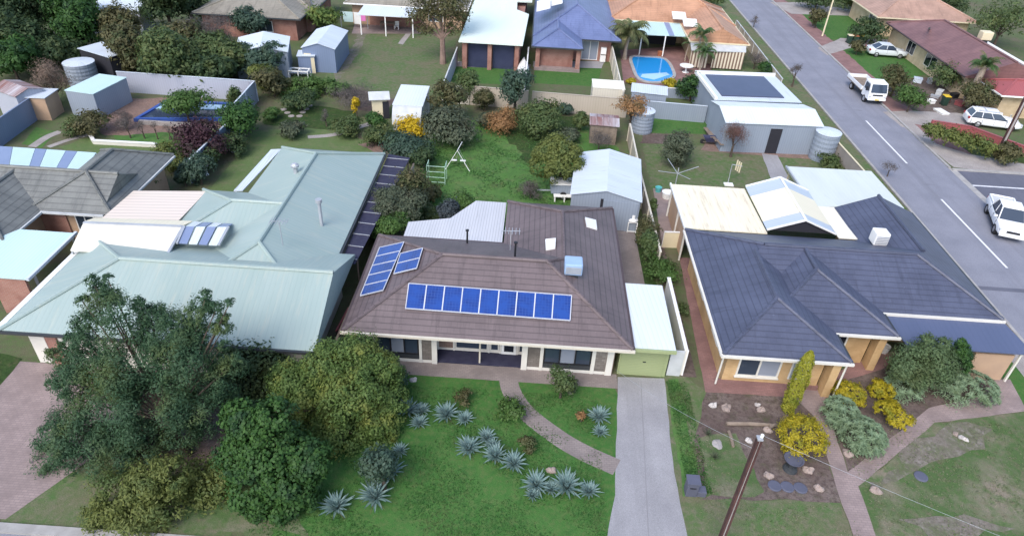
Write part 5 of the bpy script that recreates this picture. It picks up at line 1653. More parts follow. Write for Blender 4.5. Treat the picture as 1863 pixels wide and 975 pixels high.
# left back gardens
tree('tree', 'purple-leaved tree beside the lap pool garden', 'tree', (316, 218, 406, 292), 'purple', .2, .26, 4500, .5, 8, 70, sig=.28, hollow=.55)
tree('tree', 'light green tree standing in front of the lap pool', 'tree', (296, 166, 376, 212), 'bright', .8, .27, 3600, .5, 8, 71, sig=.26)
tree('tree', 'dark green leafy tree at the right end of the lap pool', 'tree', (396, 186, 478, 254), 'ivy', .2, .28, 4500, .5, 9, 72, sig=.27, hollow=.55)
tree('shrub', 'slim climbing shrub at the fence corner by the lap pool', 'shrub', (412, 155, 442, 200), 'mid', .2, .24, 1200, .5, 5, 73)
tree('shrub', 'olive green bush at the end of the grey tiled house', 'shrub', (275, 252, 338, 312), 'olive', 0, .22, 3600, .5, 7, 74, sig=.28, hollow=.5)
tree('shrub', 'dark teal shrub beside the path down the left garden', 'shrub', (335, 282, 388, 340), 'teal', 0, .22, 2600, .5, 7, 75)
tree('shrub', 'round green bush at the corner of the grey roof', 'shrub', (255, 318, 292, 350), 'mid', .6, .17, 1300, .5, 4, 76)
tree('tree', 'bushy tan-twigged bare tree by the flat-roofed shed', 'tree', (58, 104, 130, 190), 'tan', .2, .38, 3200, .09, 9, 77, sig=.3, hollow=.4, twigs=5)
tree('shrub', 'loose green shrub at the left garden wall', 'shrub', (110, 212, 165, 250), 'mid', 0, .24, 1400, .5, 6, 78, sig=.32, hollow=.4)
for i, (px, lb) in enumerate(((232, 'leftmost'), (258, 'second'), (282, 'third'), (306, 'fourth'))):
    tree('sapling', f'bare twiggy sapling, {lb} of the row below the lap pool', 'sapling', (px-12, 218+i, px+12, 246+i), 'bare', .3, .3, 160, .06, 3, 80+i, sig=.35, hollow=.3, twigs=5, group='bare saplings by the lap pool')
tree('hedge', 'long green hedge below the two pale sheds', 'hedge', mat='bright', Y=61, ground=(-19.5, 60.8, 0), seed=90, n=6500, leaf=.28, sig=.22, clumps=24,
     plobes=[(520, 168, 15, 0), (545, 162, 17, .3), (572, 160, 17, .3), (600, 162, 17, .2), (625, 166, 14, .1), (536, 178, 14, -.6), (566, 180, 14, -.8)])
tree('shrub', 'dark shrub under the left end of the long hedge', 'shrub', (515, 172, 580, 202), 'dark', 0, .26, 2200, .5, 6, 91)
tree('shrub', 'grey-brown bare thicket right of the long hedge', 'shrub', (600, 160, 690, 202), 'bare', 0, .36, 2600, .08, 8, 92, sig=.32, hollow=.3)
tree('shrub', 'brown-green shrub right of the grey fence corner', 'shrub', (462, 120, 530, 176), 'brownish', .2, .3, 2500, .5, 7, 93, sig=.3, hollow=.4)
tree('shrub', 'bushy green shrub in front of the playhouse', 'shrub', (668, 205, 708, 238), 'ivy', 0, .24, 1700, .5, 5, 94)
tree('sapling', 'dark bare shrub with several stems in the left garden', 'shrub', (580, 195, 605, 232), 'bare', 0, .3, 300, .07, 4, 95, hollow=.3, twigs=6)
tree('shrub', 'low clipped green bush left of the stepping stones', 'shrub', (476, 196, 512, 222), 'bright', 0, .25, 1300, .5, 4, 96)
for i, (bb, mt, lb) in enumerate((((600, 212, 668, 250), 'mid', 'low green bed planting above the grey garden path'), ((392, 240, 450, 285), 'dark', 'dark shrub under the leafy tree at the lawn edge'), ((352, 268, 402, 312), 'dark', 'dark shrub below the purple-leaved tree'),
        ((128, 205, 205, 252), 'brownish', 'dry brownish shrub in front of the flat-roofed grey shed'), ((205, 205, 250, 240), 'bare', 'bare twiggy shrub at the left end of the lap pool'), ((505, 225, 560, 250), 'greygreen', 'grey-green ground shrub at the top of the long side lawn'),
        ((655, 232, 720, 268), 'mid', 'green shrub right of the grey garden path'), ((860, 160, 905, 205), 'brownish', 'brown-green shrub left of the thin-trunked tree'), ((868, 205, 905, 235), 'greygreen', 'pale green shrub left of the rust-orange one'),
        ((1040, 205, 1075, 240), 'mid', 'green shrub left of the rusty old shed'), ((1010, 230, 1062, 262), 'greygreen', 'low weedy shrub on the lawn behind the round olive tree'), ((750, 330, 800, 372), 'brownish', 'brownish shrub between climbing frame and pergola'), ((318, 300, 350, 342), 'teal', 'teal shrub beside the blue-grey fence end'),
        ((770, 372, 812, 404), 'dark', 'dark green shrub at the left of the white patio roof'), ((1160, 420, 1200, 480), 'mid', 'green climbing shrub at the end of the cream-capped fence'))):
    tree('shrub', lb, 'shrub', bb, mt, 0, .22, 2600, .5 if mt != 'bare' else .08, 7, 200+i, sig=.22, hollow=.6)
for px, py, lb in ((1300, 832, 'spiky pale yucca in the lower left of the dirt bed'), (1288, 790, 'small spiky yucca at the left edge of the dirt bed')):
    p = P(px, py)
    mb = MB()
    for k in range(26):
        a, e = k*2.4, radians(15+k*2.6)
        d = Vector((cos(a)*cos(e), sin(a)*cos(e), sin(e)))
        sd = Vector((-sin(a), cos(a), 0))*.022
        mb.add([d*.04-sd, d*.04+sd, d*.42-Vector((0, 0, .04))], [(0, 1, 2)])
    o = mb.build('yucca', L['greygreen'], None, local=True)
    o.location = p
    tag(o, lb, 'yucca')
# big trees upper left
BT = [((-60, -40, 75, 95), 'dark', 'huge dark green tree in the top left corner'), ((50, -50, 165, 75), 'dark', 'tall dark tree right of the corner tree'), ((-30, 70, 70, 150), 'ivy', 'dark leafy tree above the rusty striped roof'),
      ((60, 60, 150, 122), 'dark', 'shadowed tree above the tan bare tree'), ((195, 45, 285, 138), 'brownish', 'brown-green tree left of the pale steel fence'), ((262, 55, 370, 160), 'mid', 'broad mid-green tree behind the pale steel fence'),
      ((335, 95, 432, 160), 'dark', 'low dark tree hanging over the pale steel fence'), ((250, -45, 352, 62), 'dark', 'dark tree at the top beside the white-roofed shed'), ((335, 30, 430, 105), 'bare', 'leafless greyish tree behind the white gabled shed'),
      ((424, 18, 490, 72), 'teal', 'dark round tree in front of the khaki roof'), ((428, 78, 525, 142), 'teal', 'dark round tree hiding the white gabled shed'), ((455, 118, 510, 160), 'olive', 'yellow-green bushy tree below the white gabled shed'), ((370, 15, 430, 50), 'bright', 'small light green tree under the khaki roof edge'),
      ((90, -20, 192, 100), 'ivy', 'green tree between the corner trees and the white-roofed shed'), ((-30, 20, 100, 125), 'dark', 'broad dark tree low in the corner clump'), ((192, 15, 262, 100), 'brownish', 'brownish tree right of the blue tarpaulin'), ((255, 85, 330, 158), 'dark', 'shaded tree behind the left half of the steel fence'),
      ((355, 65, 455, 142), 'mid', 'mid-green tree left of the white gabled shed'), ((300, -35, 385, 45), 'dark', 'dark tree beside the khaki roof at the top'), ((300, 40, 372, 110), 'brownish', 'olive-brown tree in the middle of the dark trees')]
for i, (bb, mt, lb) in enumerate(BT):
    tree('tree', lb, 'tree', bb, mt, .2, .36, 9000 if (bb[2]-bb[0]) > 85 else 4500, .5 if mt != 'bare' else .08, 14, 100+i, sig=.18, clumps=30, hollow=.6 if mt != 'bare' else .3)
tree('shrub', 'banana-like green and yellow shrubs beside the gabled shed', 'shrub', (560, 14, 622, 66), 'lime', 0, .6, 1500, .3, 8, 115, sig=.3, hollow=.5)
# gum tree with forked trunk
tree('tree', 'tall gum tree with bare forked trunk on the big back lawn', 'tree', mat='brownish', Y=72, ground=tuple(P(806, 116)), seed=120, n=6500, leaf=.34, aspect=.35, sig=.27, clumps=24, hollow=.5, bark='gumbark', trunk_r=.3, twigs=3,
     plobes=[(770, 5, 26, 0), (800, -5, 30, .3), (830, 12, 26, 0), (758, 32, 20, .2), (785, 30, 22, -.3), (812, 25, 24, -.3), (840, 35, 16, .2), (775, 58, 15, 0), (825, 55, 16, 0), (790, -40, 36, 0), (825, -40, 30, 0)])
# right side street trees
RT = [((1548, 38, 1615, 78), 'dark', 'dark hedge-like tree at the pale terracotta house'), ((1470, 15, 1506, 50), 'brownish', 'round brownish shrub on the far front lawn'), ((1455, -15, 1520, 18), 'dark', 'dark tree at the top near the side street'),
      ((1520, -12, 1588, 22), 'mid', 'green tree at the top beside the pale terracotta roof'), ((1765, 5, 1885, 90), 'mid', 'big broad tree behind the maroon roof'), ((1700, -25, 1765, 45), 'dark', 'dark tree behind the pale terracotta roof'),
      ((1598, 122, 1662, 176), 'brownish', 'brown-green bush beside the white truck'), ((1630, 160, 1688, 204), 'bright', 'low green bush at the driveway right of the truck'), ((1690, 112, 1765, 165), 'mid', 'spreading shrub before the maroon-roofed house'),
      ((1745, 150, 1815, 205), 'brownish', 'olive shrub left of the red roof verandah'), ((1548, 75, 1575, 98), 'brownish', 'small bush next to the silver car'), ((1378, 112, 1412, 138), 'ivy', 'round green bush at the street fence corner'),
      ((1232, 130, 1288, 184), 'ivy', 'leafy green shrub beside the pool deck'), ((1355, 95, 1395, 125), 'bare', 'twiggy bare shrub by the striped blinds'), ((1283, -12, 1318, 12), 'mid', 'green shrub top centre behind the terracotta roof'),
      ((1228, -12, 1262, 8), 'bright', 'small green shrub behind the terracotta ridge'), ((1810, 262, 1862, 298), 'brownish', 'dry bush at the foot of the street pole')]
for i, (bb, mt, lb) in enumerate(RT):
    tree('tree' if (bb[2]-bb[0]) > 60 else 'shrub', lb, 'tree' if (bb[2]-bb[0]) > 60 else 'shrub', bb, mt, .2, .34 if bb[1] < 100 else .26, 2600 if (bb[2]-bb[0]) > 50 else 1000, .5 if mt != 'bare' else .08, 7, 130+i, hollow=.6)
tree('street_tree', 'thin leafless street tree beside the workshop', 'tree', (1436, 108, 1462, 150), 'bare', .5, .4, 400, .07, 4, 150, hollow=.3, twigs=6, group='thin bare street trees on the west verge')
tree('street_tree', 'thin leafless street tree beside the skillion carport', 'tree', (1602, 292, 1640, 316), 'bare', .4, .3, 350, .07, 4, 151, hollow=.3, twigs=6, group='thin bare street trees on the west verge')
tree('street_tree', 'thin leafless street tree near the terracotta-roofed house', 'tree', (1362, 28, 1386, 46), 'bare', .4, .4, 260, .07, 4, 152, hollow=.3, twigs=6, group='thin bare street trees on the west verge')
tree('shrub', 'flowering green groundcover inside the red front wall', 'shrub', mat='olive', Y=57, ground=tuple(P(1740, 262)), seed=155, n=3500, leaf=.24, sig=.26, clumps=20,
     plobes=[(1700, 242, 14, 1), (1722, 248, 16, .8), (1748, 256, 16, 0), (1775, 264, 15, -.8), (1800, 270, 13, -1.4), (1690, 236, 10, 1.5)])
tree('shrub', 'golden shrub on the near side of the blue pool', 'shrub', (1203, 142, 1236, 162), 'golden', 0, .25, 900, .5, 4, 156)
tree('shrub', 'flat yellowish plant at the pool corner by the fence', 'shrub', (1138, 141, 1160, 154), 'golden', 0, .22, 500, .5, 4, 157, flat=.4)
# --- palms
def palm(label, foot, crown, fr, mat, nf, seed, droop=1.0, tr=.16):
    b = P(*foot)
    lo, hi_ = .5, 14
    for it in range(40):
        h = (lo+hi_)/2
        d = np.array([b.x, b.y, h-HC])
        row = 487.5+F*(_d2@d)/(_fw@d)
        lo, hi_ = (h, hi_) if row > crown[1] else (lo, h)
    rnd = random.Random(seed)
    t = thing('palm_tree', label, 'palm', b)
    top = b+Vector((.15, 0, h))
    MB().tube([b, b.lerp(top, .4)+Vector((-.08, 0, 0)), top], [tr*1.35, tr, tr*.8], 10).build('trunk', M['palmbark'], t)
    mb = MB()
    for k in range(nf):
        a = k*2.39996+rnd.uniform(-.2, .2)
        el = radians(rnd.uniform(0, 72))
        ln = fr*rnd.uniform(.8, 1.1)
        d = Vector((cos(a), sin(a), 0))
        sd = Vector((-sin(a), cos(a), 0))
        p = top.copy()
        for j in range(12):
            q = j/11
            e = el-q*q*1.7*droop
            nx = p+(d*cos(e)+Vector((0, 0, sin(e))))*ln/12
            ll = fr*.26*(.35+.9*sin(pi*min(1, q*.9+.12)))
            for s_ in (-1, 1):
                tip = nx+sd*s_*ll*.8+(nx-p)*1.4-Vector((0, 0, ll*.55))
                mb.add([p, nx, tip], [(0, 1, 2)])
            p = nx
    mb.build('crown', L[mat], t)
palm('tall feathery palm beside the blue pool and the blue house', (1136, 108), (1137, 62), 2.7, 'palm', 46, 1, 1.0, .2)
palm('slim palm in front of the terracotta house verandah', (1262, 124), (1268, 64), 1.7, 'palm_green', 22, 2, 1.1, .1)
palm('shorter slim palm before the striped blinds', (1272, 132), (1274, 94), 1.6, 'palm_green', 20, 3, 1.1, .1)
palm('stout palm with green fan head beside the red roof', (1757, 192), (1772, 118), 1.7, 'palm_green', 34, 4, .8, .35)
palm('slender young palm behind the pool left of the verandah', (1246, 112), (1249, 78), 1.1, 'palm_green', 14, 5, 1.0, .07)

# ------------------------------------------------------------------ pools
def pool(name, label, outline, water, coping, rim, level=-.12, cw=.35):
    c = sum((Vector((x, y, 0)) for x, y in outline), Vector((0, 0, 0)))/len(outline)
    t = thing(name, label, 'swimming pool', (c.x, c.y, 0))
    n = len(outline)
    ar = sum(outline[i][0]*outline[(i+1) % n][1]-outline[(i+1) % n][0]*outline[i][1] for i in range(n))
    pts = outline if ar > 0 else outline[::-1]
    out = []
    for i in range(n):
        a, b, d = Vector(pts[i-1]), Vector(pts[i]), Vector(pts[(i+1) % n])
        tn = ((b-a).normalized()+(d-b).normalized()).normalized()
        out.append((b.x+tn.y*cw, b.y-tn.x*cw))
    mb = MB()
    z0 = .03
    vs = [(x, y, rim) for x, y in pts]+[(x, y, rim) for x, y in out]+[(x, y, z0) for x, y in out]+[(x, y, level+rim-.1) for x, y in pts]
    fs = []
    for i in range(n):
        j = (i+1) % n
        fs += [(i, i+n, j+n, j), (i+n, i+2*n, j+2*n, j+n), (i+3*n, i, j, j+3*n)]
    mb.add(vs, fs)
    mb.build('coping', coping, t)
    mb = MB()
    mb.add([(x, y, level+rim) for x, y in pts], [list(range(n))])
    mb.build('water', water, t)
    return t
o5 = lambda x, y: (lambda p: (p.x, p.y))(P(1080+x/5.82, y/5.82, .1))
raw = [o5(*q) for q in ((412, 612), (560, 610), (710, 620), (765, 650), (800, 695), (838, 795), (790, 840), (690, 868), (560, 862), (480, 820), (440, 740))]
sm = []
for i in range(len(raw)):
    p0, p1, p2, p3 = [Vector(raw[(i+k) % len(raw)]) for k in (-1, 0, 1, 2)]
    for k in range(4):
        t_ = k/4
        q = .5*((2*p1)+(p2-p0)*t_+(2*p0-5*p1+4*p2-p3)*t_*t_+(3*p1-p0-3*p2+p3)*t_**3)
        sm.append((q.x, q.y))
t = pool('swimming_pool', 'bright blue rounded backyard pool on red paving', sm, M['water'], M['kerb'], .16, -.06)
st = MB()
a, b = P(1176, 147, .1), P(1215, 141, .1)
st.prism([(P(1165, 142).x, P(1165, 142).y), (P(1190, 147).x, P(1190, 147).y), (P(1218, 138).x, P(1218, 138).y), (P(1212, 134).x, P(1212, 134).y), (P(1168, 137).x, P(1168, 137).y)], .06, .112)
st.build('step', M['water_pale'], t)
lap = [P(*q, .4) for q in ((252, 212), (303, 183), (418, 187), (404, 211))]
t = pool('swimming_pool', 'long rectangular lap pool with deep blue edge', [(p.x, p.y) for p in lap], glass('dark_pool_water', (.035, .05, .085), .1), M['poolblue'], .3, -.1, .45)
a, b, c_, d_ = lap[1].lerp(lap[0], .08), lap[2].lerp(lap[3], .08), lap[2].lerp(lap[3], .42), lap[1].lerp(lap[0], .42)
MB().slab([Vector((q.x, q.y, .26)) for q in (a, b, c_, d_)], .04).build('cover', M['water_pale'], t)
a, b = lap[0], lap[3]
MB().box(a.x+.3, b.x, a.y-.75, a.y-.47, 0, .34).build('front_ledge', M['concrete_pale'], t)

# ------------------------------------------------------------------ vehicles
def wheels(t, xs, hw, r, w_=.2, rim=None):
    for x in xs:
        for s_ in (-1, 1):
            y = s_*(hw-w_*.5)
            wh = MB()
            n = 18
            prof = [(r*.62, -w_/2), (r*.94, -w_/2), (r, -w_*.3), (r, w_*.3), (r*.94, w_/2), (r*.62, w_/2)]
            vs, fs = [], []
            for rad, yy in prof:
                for k in range(n):
                    a = 2*pi*k/n
                    vs.append((x+rad*cos(a), y+yy, r+rad*sin(a)))
            for i in range(len(prof)-1):
                for k in range(n):
                    fs.append((i*n+k, i*n+(k+1) % n, (i+1)*n+(k+1) % n, (i+1)*n+k))
            wh.add(vs, fs)
            tyre = wh.build('wheel', M['rubber'], t, local=True)
            rm = MB()
            yy = y+s_*w_*.42
            vs = [(x+r*.63*cos(2*pi*k/n), yy, r+r*.63*sin(2*pi*k/n)) for k in range(n)]+[(x+r*.63*cos(2*pi*k/n), yy-s_*.1, r+r*.63*sin(2*pi*k/n)) for k in range(n)]
            rm.add(vs, [list(range(n)), list(range(2*n-1, n-1, -1))]+[(k, (k+1) % n, n+(k+1) % n, n+k) for k in range(n)])
            rm.build('rim', rim or M['alloy'], tyre, local=True)

def loft_body(st, hwf=1.0):
    """stations (x, z low, z high, half width) into one closed shell"""
    mb = MB()
    vs, fs = [], []
    k_ = 10
    for x, z0, z1, hw in st:
        h = z1-z0
        half = [(hw*.86, z0), (hw*.98, z0+h*.14), (hw, z0+h*.5), (hw*.955, z0+h*.86), (hw*.84, z1)]
        for y, z in half:
            vs.append((x, -y, z))
        for y, z in half[::-1]:
            vs.append((x, y, z))
    n = len(st)
    for i in range(n-1):
        for k in range(k_):
            fs.append((i*k_+k, i*k_+(k+1) % k_, (i+1)*k_+(k+1) % k_, (i+1)*k_+k))
    fs.append(list(range(k_-1, -1, -1)))
    fs.append([(n-1)*k_+k for k in range(k_)])
    mb.add(vs, [f[::-1] if isinstance(f, list) else f[::-1] for f in fs])
    return mb

def cabin(t, b0, b1, t0, t1, zb, zt, hw, paint, pillars=()):
    """glasshouse between belt and roof, painted roof and pillars"""
    wb, wt = hw*.90, hw*.74
    B_ = [Vector((b0, -wb, zb)), Vector((b1, -wb, zb)), Vector((b1, wb, zb)), Vector((b0, wb, zb))]
    T_ = [Vector((t0, -wt, zt)), Vector((t1, -wt, zt)), Vector((t1, wt, zt)), Vector((t0, wt, zt))]
    for nm, idx in (('rear_window', (3, 0)), ('windscreen', (1, 2)), ('side_window', (0, 1)), ('side_window', (2, 3))):
        i, j = idx
        q = [B_[i], B_[j], T_[j], T_[i]]
        MB().add(q, [(0, 1, 2, 3)]).build(nm, M['glass'], t, local=True)
    tm = MB()
    for s_ in (-1, 1):
        tm.bar((b0+.1, s_*wb*1.03, zb-.01), (b1-.05, s_*wb*1.03, zb-.01), .03, .035)
        tm.bar((b0+.3, s_*hw*.93, .36), (b1+.2, s_*hw*.93, .36), .05, .1)
        for f in (.0,)+tuple(pillars)+(.93,):
            x = b0+(b1-b0)*f+.12
            tm.bar((x, s_*(hw*.985), zb-.08), (x, s_*(hw*1.0), .45), .02, .02)
    tm.build('trim', M['black'], t, local=True)
    rf = MB()
    up = Vector((0, 0, .045))
    rf.slab([v+up for v in (T_[0]+Vector((-.05, -.03, 0)), T_[1]+Vector((.05, -.03, 0)), T_[2]+Vector((.05, .03, 0)), T_[3]+Vector((-.05, .03, 0)))], .06)
    for k in range(4):
        rf.bar(B_[k]-Vector((0, 0, .03)), T_[k]+Vector((0, 0, .02)), .075, .06)
    for f in pillars:
        for i, j in ((0, 1), (3, 2)):
            rf.bar(B_[i].lerp(B_[j], f), T_[i].lerp(T_[j], f), .07, .05)
    rf.build('roof', paint, t, local=True, bevel=.03)

def lights(t, xf, xr, hw, zf, zr):
    for s_ in (-1, 1):
        MB().box(xf-.22, xf-.02, min(s_*hw*.55, s_*hw*.93), max(s_*hw*.55, s_*hw*.93), zf-.08, zf+.08).build('headlight', M['lamp'], t, local=True, bevel=.02)
        MB().box(xr+.0, xr+.14, min(s_*hw*.66, s_*hw*.95), max(s_*hw*.66, s_*hw*.95), zr-.1, zr+.12).build('tail_light', M['redlamp'], t, local=True, bevel=.02)
        MB().box(xf-1.55, xf-1.4, min(s_*hw*.97, s_*(hw+.2)), max(s_*hw*.97, s_*(hw+.2)), zf+.28, zf+.42).build('mirror', M['carwhite'], t, local=True, bevel=.03)

def vehicle(name, label, cat, a, b):
    """placed with its rear at ground pixel a and its front at ground pixel b"""
    A_, B_ = P(*a), P(*b)
    d = B_-A_
    return thing(name, label, cat, (A_+B_)/2, math.atan2(d.y, d.x))

# silver sedan
t = vehicle('sedan', 'silver sedan parked on the grass before the maroon-roofed house', 'car', (1582, 100), (1637, 104))
loft_body([(-2.3, .45, .85, .72), (-2.2, .32, .98, .82), (-1.5, .25, 1.0, .88), (0, .24, .96, .89), (1.1, .25, .93, .88), (1.9, .28, .80, .84), (2.28, .38, .66, .72)]).build('body', M['carsilver'], t, local=True, smooth=True, bevel=.02)
cabin(t, -1.75, 1.05, -.95, .3, .95, 1.42, .88, M['carsilver'], (.5,))
lights(t, 2.25, -2.32, .86, .68, .82)
wheels(t, (-1.38, 1.4), .88, .31)
# white station wagon
t = vehicle('station_wagon', 'white station wagon parked behind the red front wall', 'car', (1756, 224), (1846, 236))
loft_body([(-2.42, .42, .9, .76), (-2.34, .32, 1.0, .85), (-1.5, .25, 1.0, .9), (0, .24, .98, .91), (1.15, .25, .95, .9), (2.0, .28, .84, .86), (2.4, .38, .68, .74)]).build('body', M['carwhite'], t, local=True, smooth=True, bevel=.02)
cabin(t, -2.28, 1.0, -1.95, .2, .97, 1.47, .9, M['carwhite'], (.3, .62))
rk = MB()
for s_ in (-1, 1):
    rk.bar((-1.7, s_*.55, 1.58), (.1, s_*.55, 1.58), .04)
    for x in (-1.6, 0):
        rk.bar((x, s_*.55, 1.5), (x, s_*.55, 1.58), .04)
rk.bar((-1.0, -.55, 1.6), (-1.0, .55, 1.6), .04)
rk.build('roof_rack', M['steel'], t, local=True)
lights(t, 2.38, -2.44, .88, .7, .85)
wheels(t, (-1.45, 1.48), .9, .32)
# white tray truck
t = thing('tray_truck', 'white tray truck parked facing the camera on the side street', 'truck', (35.0, 70.4, 0), -pi/2)
cb = MB()
pr = [(1.1, .55), (2.75, .55), (2.82, .8), (2.80, 1.25), (2.45, 2.12), (1.2, 2.2), (1.1, 2.1)]
n = len(pr)
vs = [(x, -.92 if z < 1.3 else -.84, z) for x, z in pr]+[(x, .92 if z < 1.3 else .84, z) for x, z in pr]
cb.add(vs, [list(range(n)), list(range(2*n-1, n-1, -1))]+[(i, i+n, (i+1) % n+n, (i+1) % n) for i in range(n)])
cb.build('cab', M['carwhite'], t, local=True, bevel=.05)
MB().add([(2.80, -.8, 1.3), (2.80, .8, 1.3), (2.49, .74, 2.04), (2.49, -.74, 2.04)], [(0, 1, 2, 3)]).slab([(2.83, -.8, 1.3), (2.83, .8, 1.3), (2.52, .74, 2.04), (2.52, -.74, 2.04)], .02).build('windscreen', M['glass'], t, local=True)
for s_ in (-1, 1):
    y = s_*.925
    MB().add([(1.35, y, 1.32), (2.55, y, 1.32), (2.32, y-s_*.06, 1.98), (1.35, y-s_*.06, 1.98)], [(0, 1, 2, 3)]).build('side_window', M['glass'], t, local=True)
    MB().box(2.74, 2.86, min(s_*.6, s_*.86), max(s_*.6, s_*.86), .78, .96).build('headlight', M['lamp'], t, local=True, bevel=.02)
    MB().box(2.3, 2.42, min(s_*1.0, s_*1.2), max(s_*1.0, s_*1.2), 1.35, 1.75).build('mirror', M['black'], t, local=True, bevel=.02)
MB().box(2.78, 2.84, -.5, .5, .95, 1.08).build('grille', M['black'], t, local=True)
MB().box(2.76, 2.92, -.9, .9, .5, .7).build('bumper', M['carwhite'], t, local=True, bevel=.03)
MB().box(2.92, 2.94, -.2, .2, .54, .66).build('number_plate', M['yellow_plastic'], t, local=True)
tr = MB().box(-2.9, .95, -.98, .98, .82, .92).build('tray', M['wood'], t, local=True)
sd = MB()
for (x0, x1, y0, y1) in ((-2.9, .95, -1.0, -.95), (-2.9, .95, .95, 1.0), (-2.95, -2.9, -1.0, 1.0), (.9, .95, -.95, .95)):
    MB().box(x0, x1, y0, y1, .923, 1.28).build('tray_side', M['carwhite'], t, local=True)
MB().box(-2.7, 2.6, -.4, .4, .45, .8).build('chassis', M['dark_gutter'], t, local=True)
wheels(t, (-1.6, 1.95), .92, .38, .24, M['steel'])
# white dual cab utility
A_, B_ = P(1842, 368), P(1829, 436)
t = thing('utility', 'white dual cab utility turning out of the junction at the right edge', 'utility', (35.25, 44.3, 0), math.atan2(-4.6, -1.6))
loft_body([(-2.62, .55, 1.02, .8), (-2.55, .45, 1.08, .88), (-1.2, .42, 1.08, .92), (.3, .40, 1.08, .92), (1.2, .40, 1.10, .92), (2.1, .42, 1.05, .9), (2.5, .45, .92, .84), (2.62, .5, .8, .76)]).build('body', M['carwhite'], t, local=True, smooth=True, bevel=.02)
cabin(t, -1.0, 1.35, -.62, .62, 1.07, 1.72, .92, M['carwhite'], (.48,))
MB().box(-2.5, -1.1, -.74, .74, 1.075, 1.10).build('tray_bed', M['offwhite'], t, local=True)
for (x0, x1, y0, y1) in ((-2.56, -1.05, -.84, -.75), (-2.56, -1.05, .75, .84), (-2.6, -2.51, -.75, .75)):
    MB().box(x0, x1, y0, y1, 1.06, 1.2).build('tray_side', M['carwhite'], t, local=True, bevel=.02)
MB().box(2.5, 2.66, -.42, .42, .72, .86).build('grille', M['black'], t, local=True, bevel=.02)
MB().box(2.56, 2.70, -.8, .8, .42, .60).build('bumper', M['carwhite'], t, local=True, bevel=.04)
MB().box(2.60, 2.68, -.45, .45, .50, .57).build('air_intake', M['black'], t, local=True)
MB().box(2.70, 2.715, -.2, .2, .46, .57).build('number_plate', M['white'], t, local=True)
MB().box(1.5, 2.1, -.3, .3, 1.06, 1.13).build('bonnet_scoop', M['carwhite'], t, local=True, bevel=.03)
lights(t, 2.56, -2.66, .9, .82, .85)
wheels(t, (-1.55, 1.62), .92, .38, .25)
# trailers behind the brown house
p = P(1025, 356)
t = thing('trailer', 'small white-topped box trailer beside the pale blue gabled shed', 'trailer', p, radians(4))
MB().box(-1.0, .9, -.55, .55, .45, 1.15).build('box', M['grey_steel'], t, local=True)
MB().box(-1.05, .95, -.6, .6, 1.15, 1.25).build('lid', M['white'], t, local=True, bevel=.03)
MB().box(.93, 1.5, -.35, .35, .5, 1.2).build('front_box', M['offwhite'], t, local=True, bevel=.03)
wheels(t, (-.1,), .72, .3)
db = MB()
db.bar((-1.0, 0, .42), (-2.0, 0, .4), .08)
db.build('drawbar', M['steel'], t, local=True)
p = P(1026, 366)
t = thing('bench', 'white slatted bench in front of the box trailer', 'bench', p, radians(4))
MB().box(-.8, .8, -.2, .2, .42, .48).build('seat', M['white'], t, local=True)
for x in (-.7, 0, .7):
    MB().box(x-.04, x+.04, -.18, .18, 0, .419).build('leg', M['white'], t, local=True)

# ------------------------------------------------------------------ poles and wires
def stobie(label, base, top_z, w_, lean=0.0):
    """concrete pole between two rusted steel beams"""
    b = Vector(base)
    t = thing('utility_pole', label, 'utility pole', b)
    e = Vector((0, 0, top_z))
    MB().add([(-w_*.5+b.x, b.y-.06, 0), (w_*.5+b.x, b.y-.06, 0), (w_*.5+b.x, b.y+.06, 0), (-w_*.5+b.x, b.y+.06, 0),
              (-w_*.28+b.x, b.y-.08, top_z), (w_*.28+b.x, b.y-.08, top_z), (w_*.28+b.x, b.y+.08, top_z), (-w_*.28+b.x, b.y+.08, top_z)],
             [(3, 2, 1, 0), (4, 5, 6, 7), (0, 1, 5, 4), (1, 2, 6, 5), (2, 3, 7, 6), (3, 0, 4, 7)]).build('concrete_core', M['polecon'], t)
    for s_ in (-1, 1):
        MB().bar((b.x+s_*w_*.5, b.y, 0), (b.x+s_*w_*.34, b.y, top_z+.05), .07, .2).build('steel_beam', M['rust'], t)
    for z in (top_z*.25, top_z*.5, top_z*.75):
        MB().tube([(b.x-w_*.55, b.y-.02, z), (b.x+w_*.55, b.y-.02, z)], .03, 6).build('bolt', M['rust'], t)
    ins = MB().box(b.x-.09, b.x+.09, b.y-.11, b.y+.11, top_z+.06, top_z+.12).build('cap', M['steel'], t)
    MB().lathe([(.03, .12), (.06, .16), (.05, .22), (.06, .26), (.02, .3)], (b.x+.05, b.y, top_z), 10).build('insulator', M['white'], ins)
    return t
stobie('near rusty steel and concrete pole rising from the front kerb', (8.46, 15.75, 0), 7.0, .15)
bp = P(1812, 287)
stobie('rusty steel and concrete pole beside the corner garden across the street', (bp.x, bp.y, 0), 9.0, .3)
bp = P(1496, 66)
t = thing('lamp_post', 'slim pale lamp post on the far front lawn', 'lamp post', bp)
MB().tube([bp, bp+Vector((0, 0, 8)), bp+Vector((-.4, 0, 8.6)), bp+Vector((-1.4, 0, 8.8))], [.11, .08, .06, .05], 8).build('pole', M['cream'], t)
MB().box(bp.x-2.0, bp.x-1.4, bp.y-.12, bp.y+.12, 8.72, 8.88).build('lamp_head', M['steel'], t, bevel=.03)
def wire(label, a, b, sag):
    a, b = Vector(a), Vector(b)
    pts = [a.lerp(b, k/14)-Vector((0, 0, sag*4*(k/14)*(1-k/14))) for k in range(15)]
    o = MB().tube([p-a for p in pts], .0055, 5).build('wire', M['steel'], None, local=True, smooth=True)
    o.location = a
    tag(o, label, 'wire')
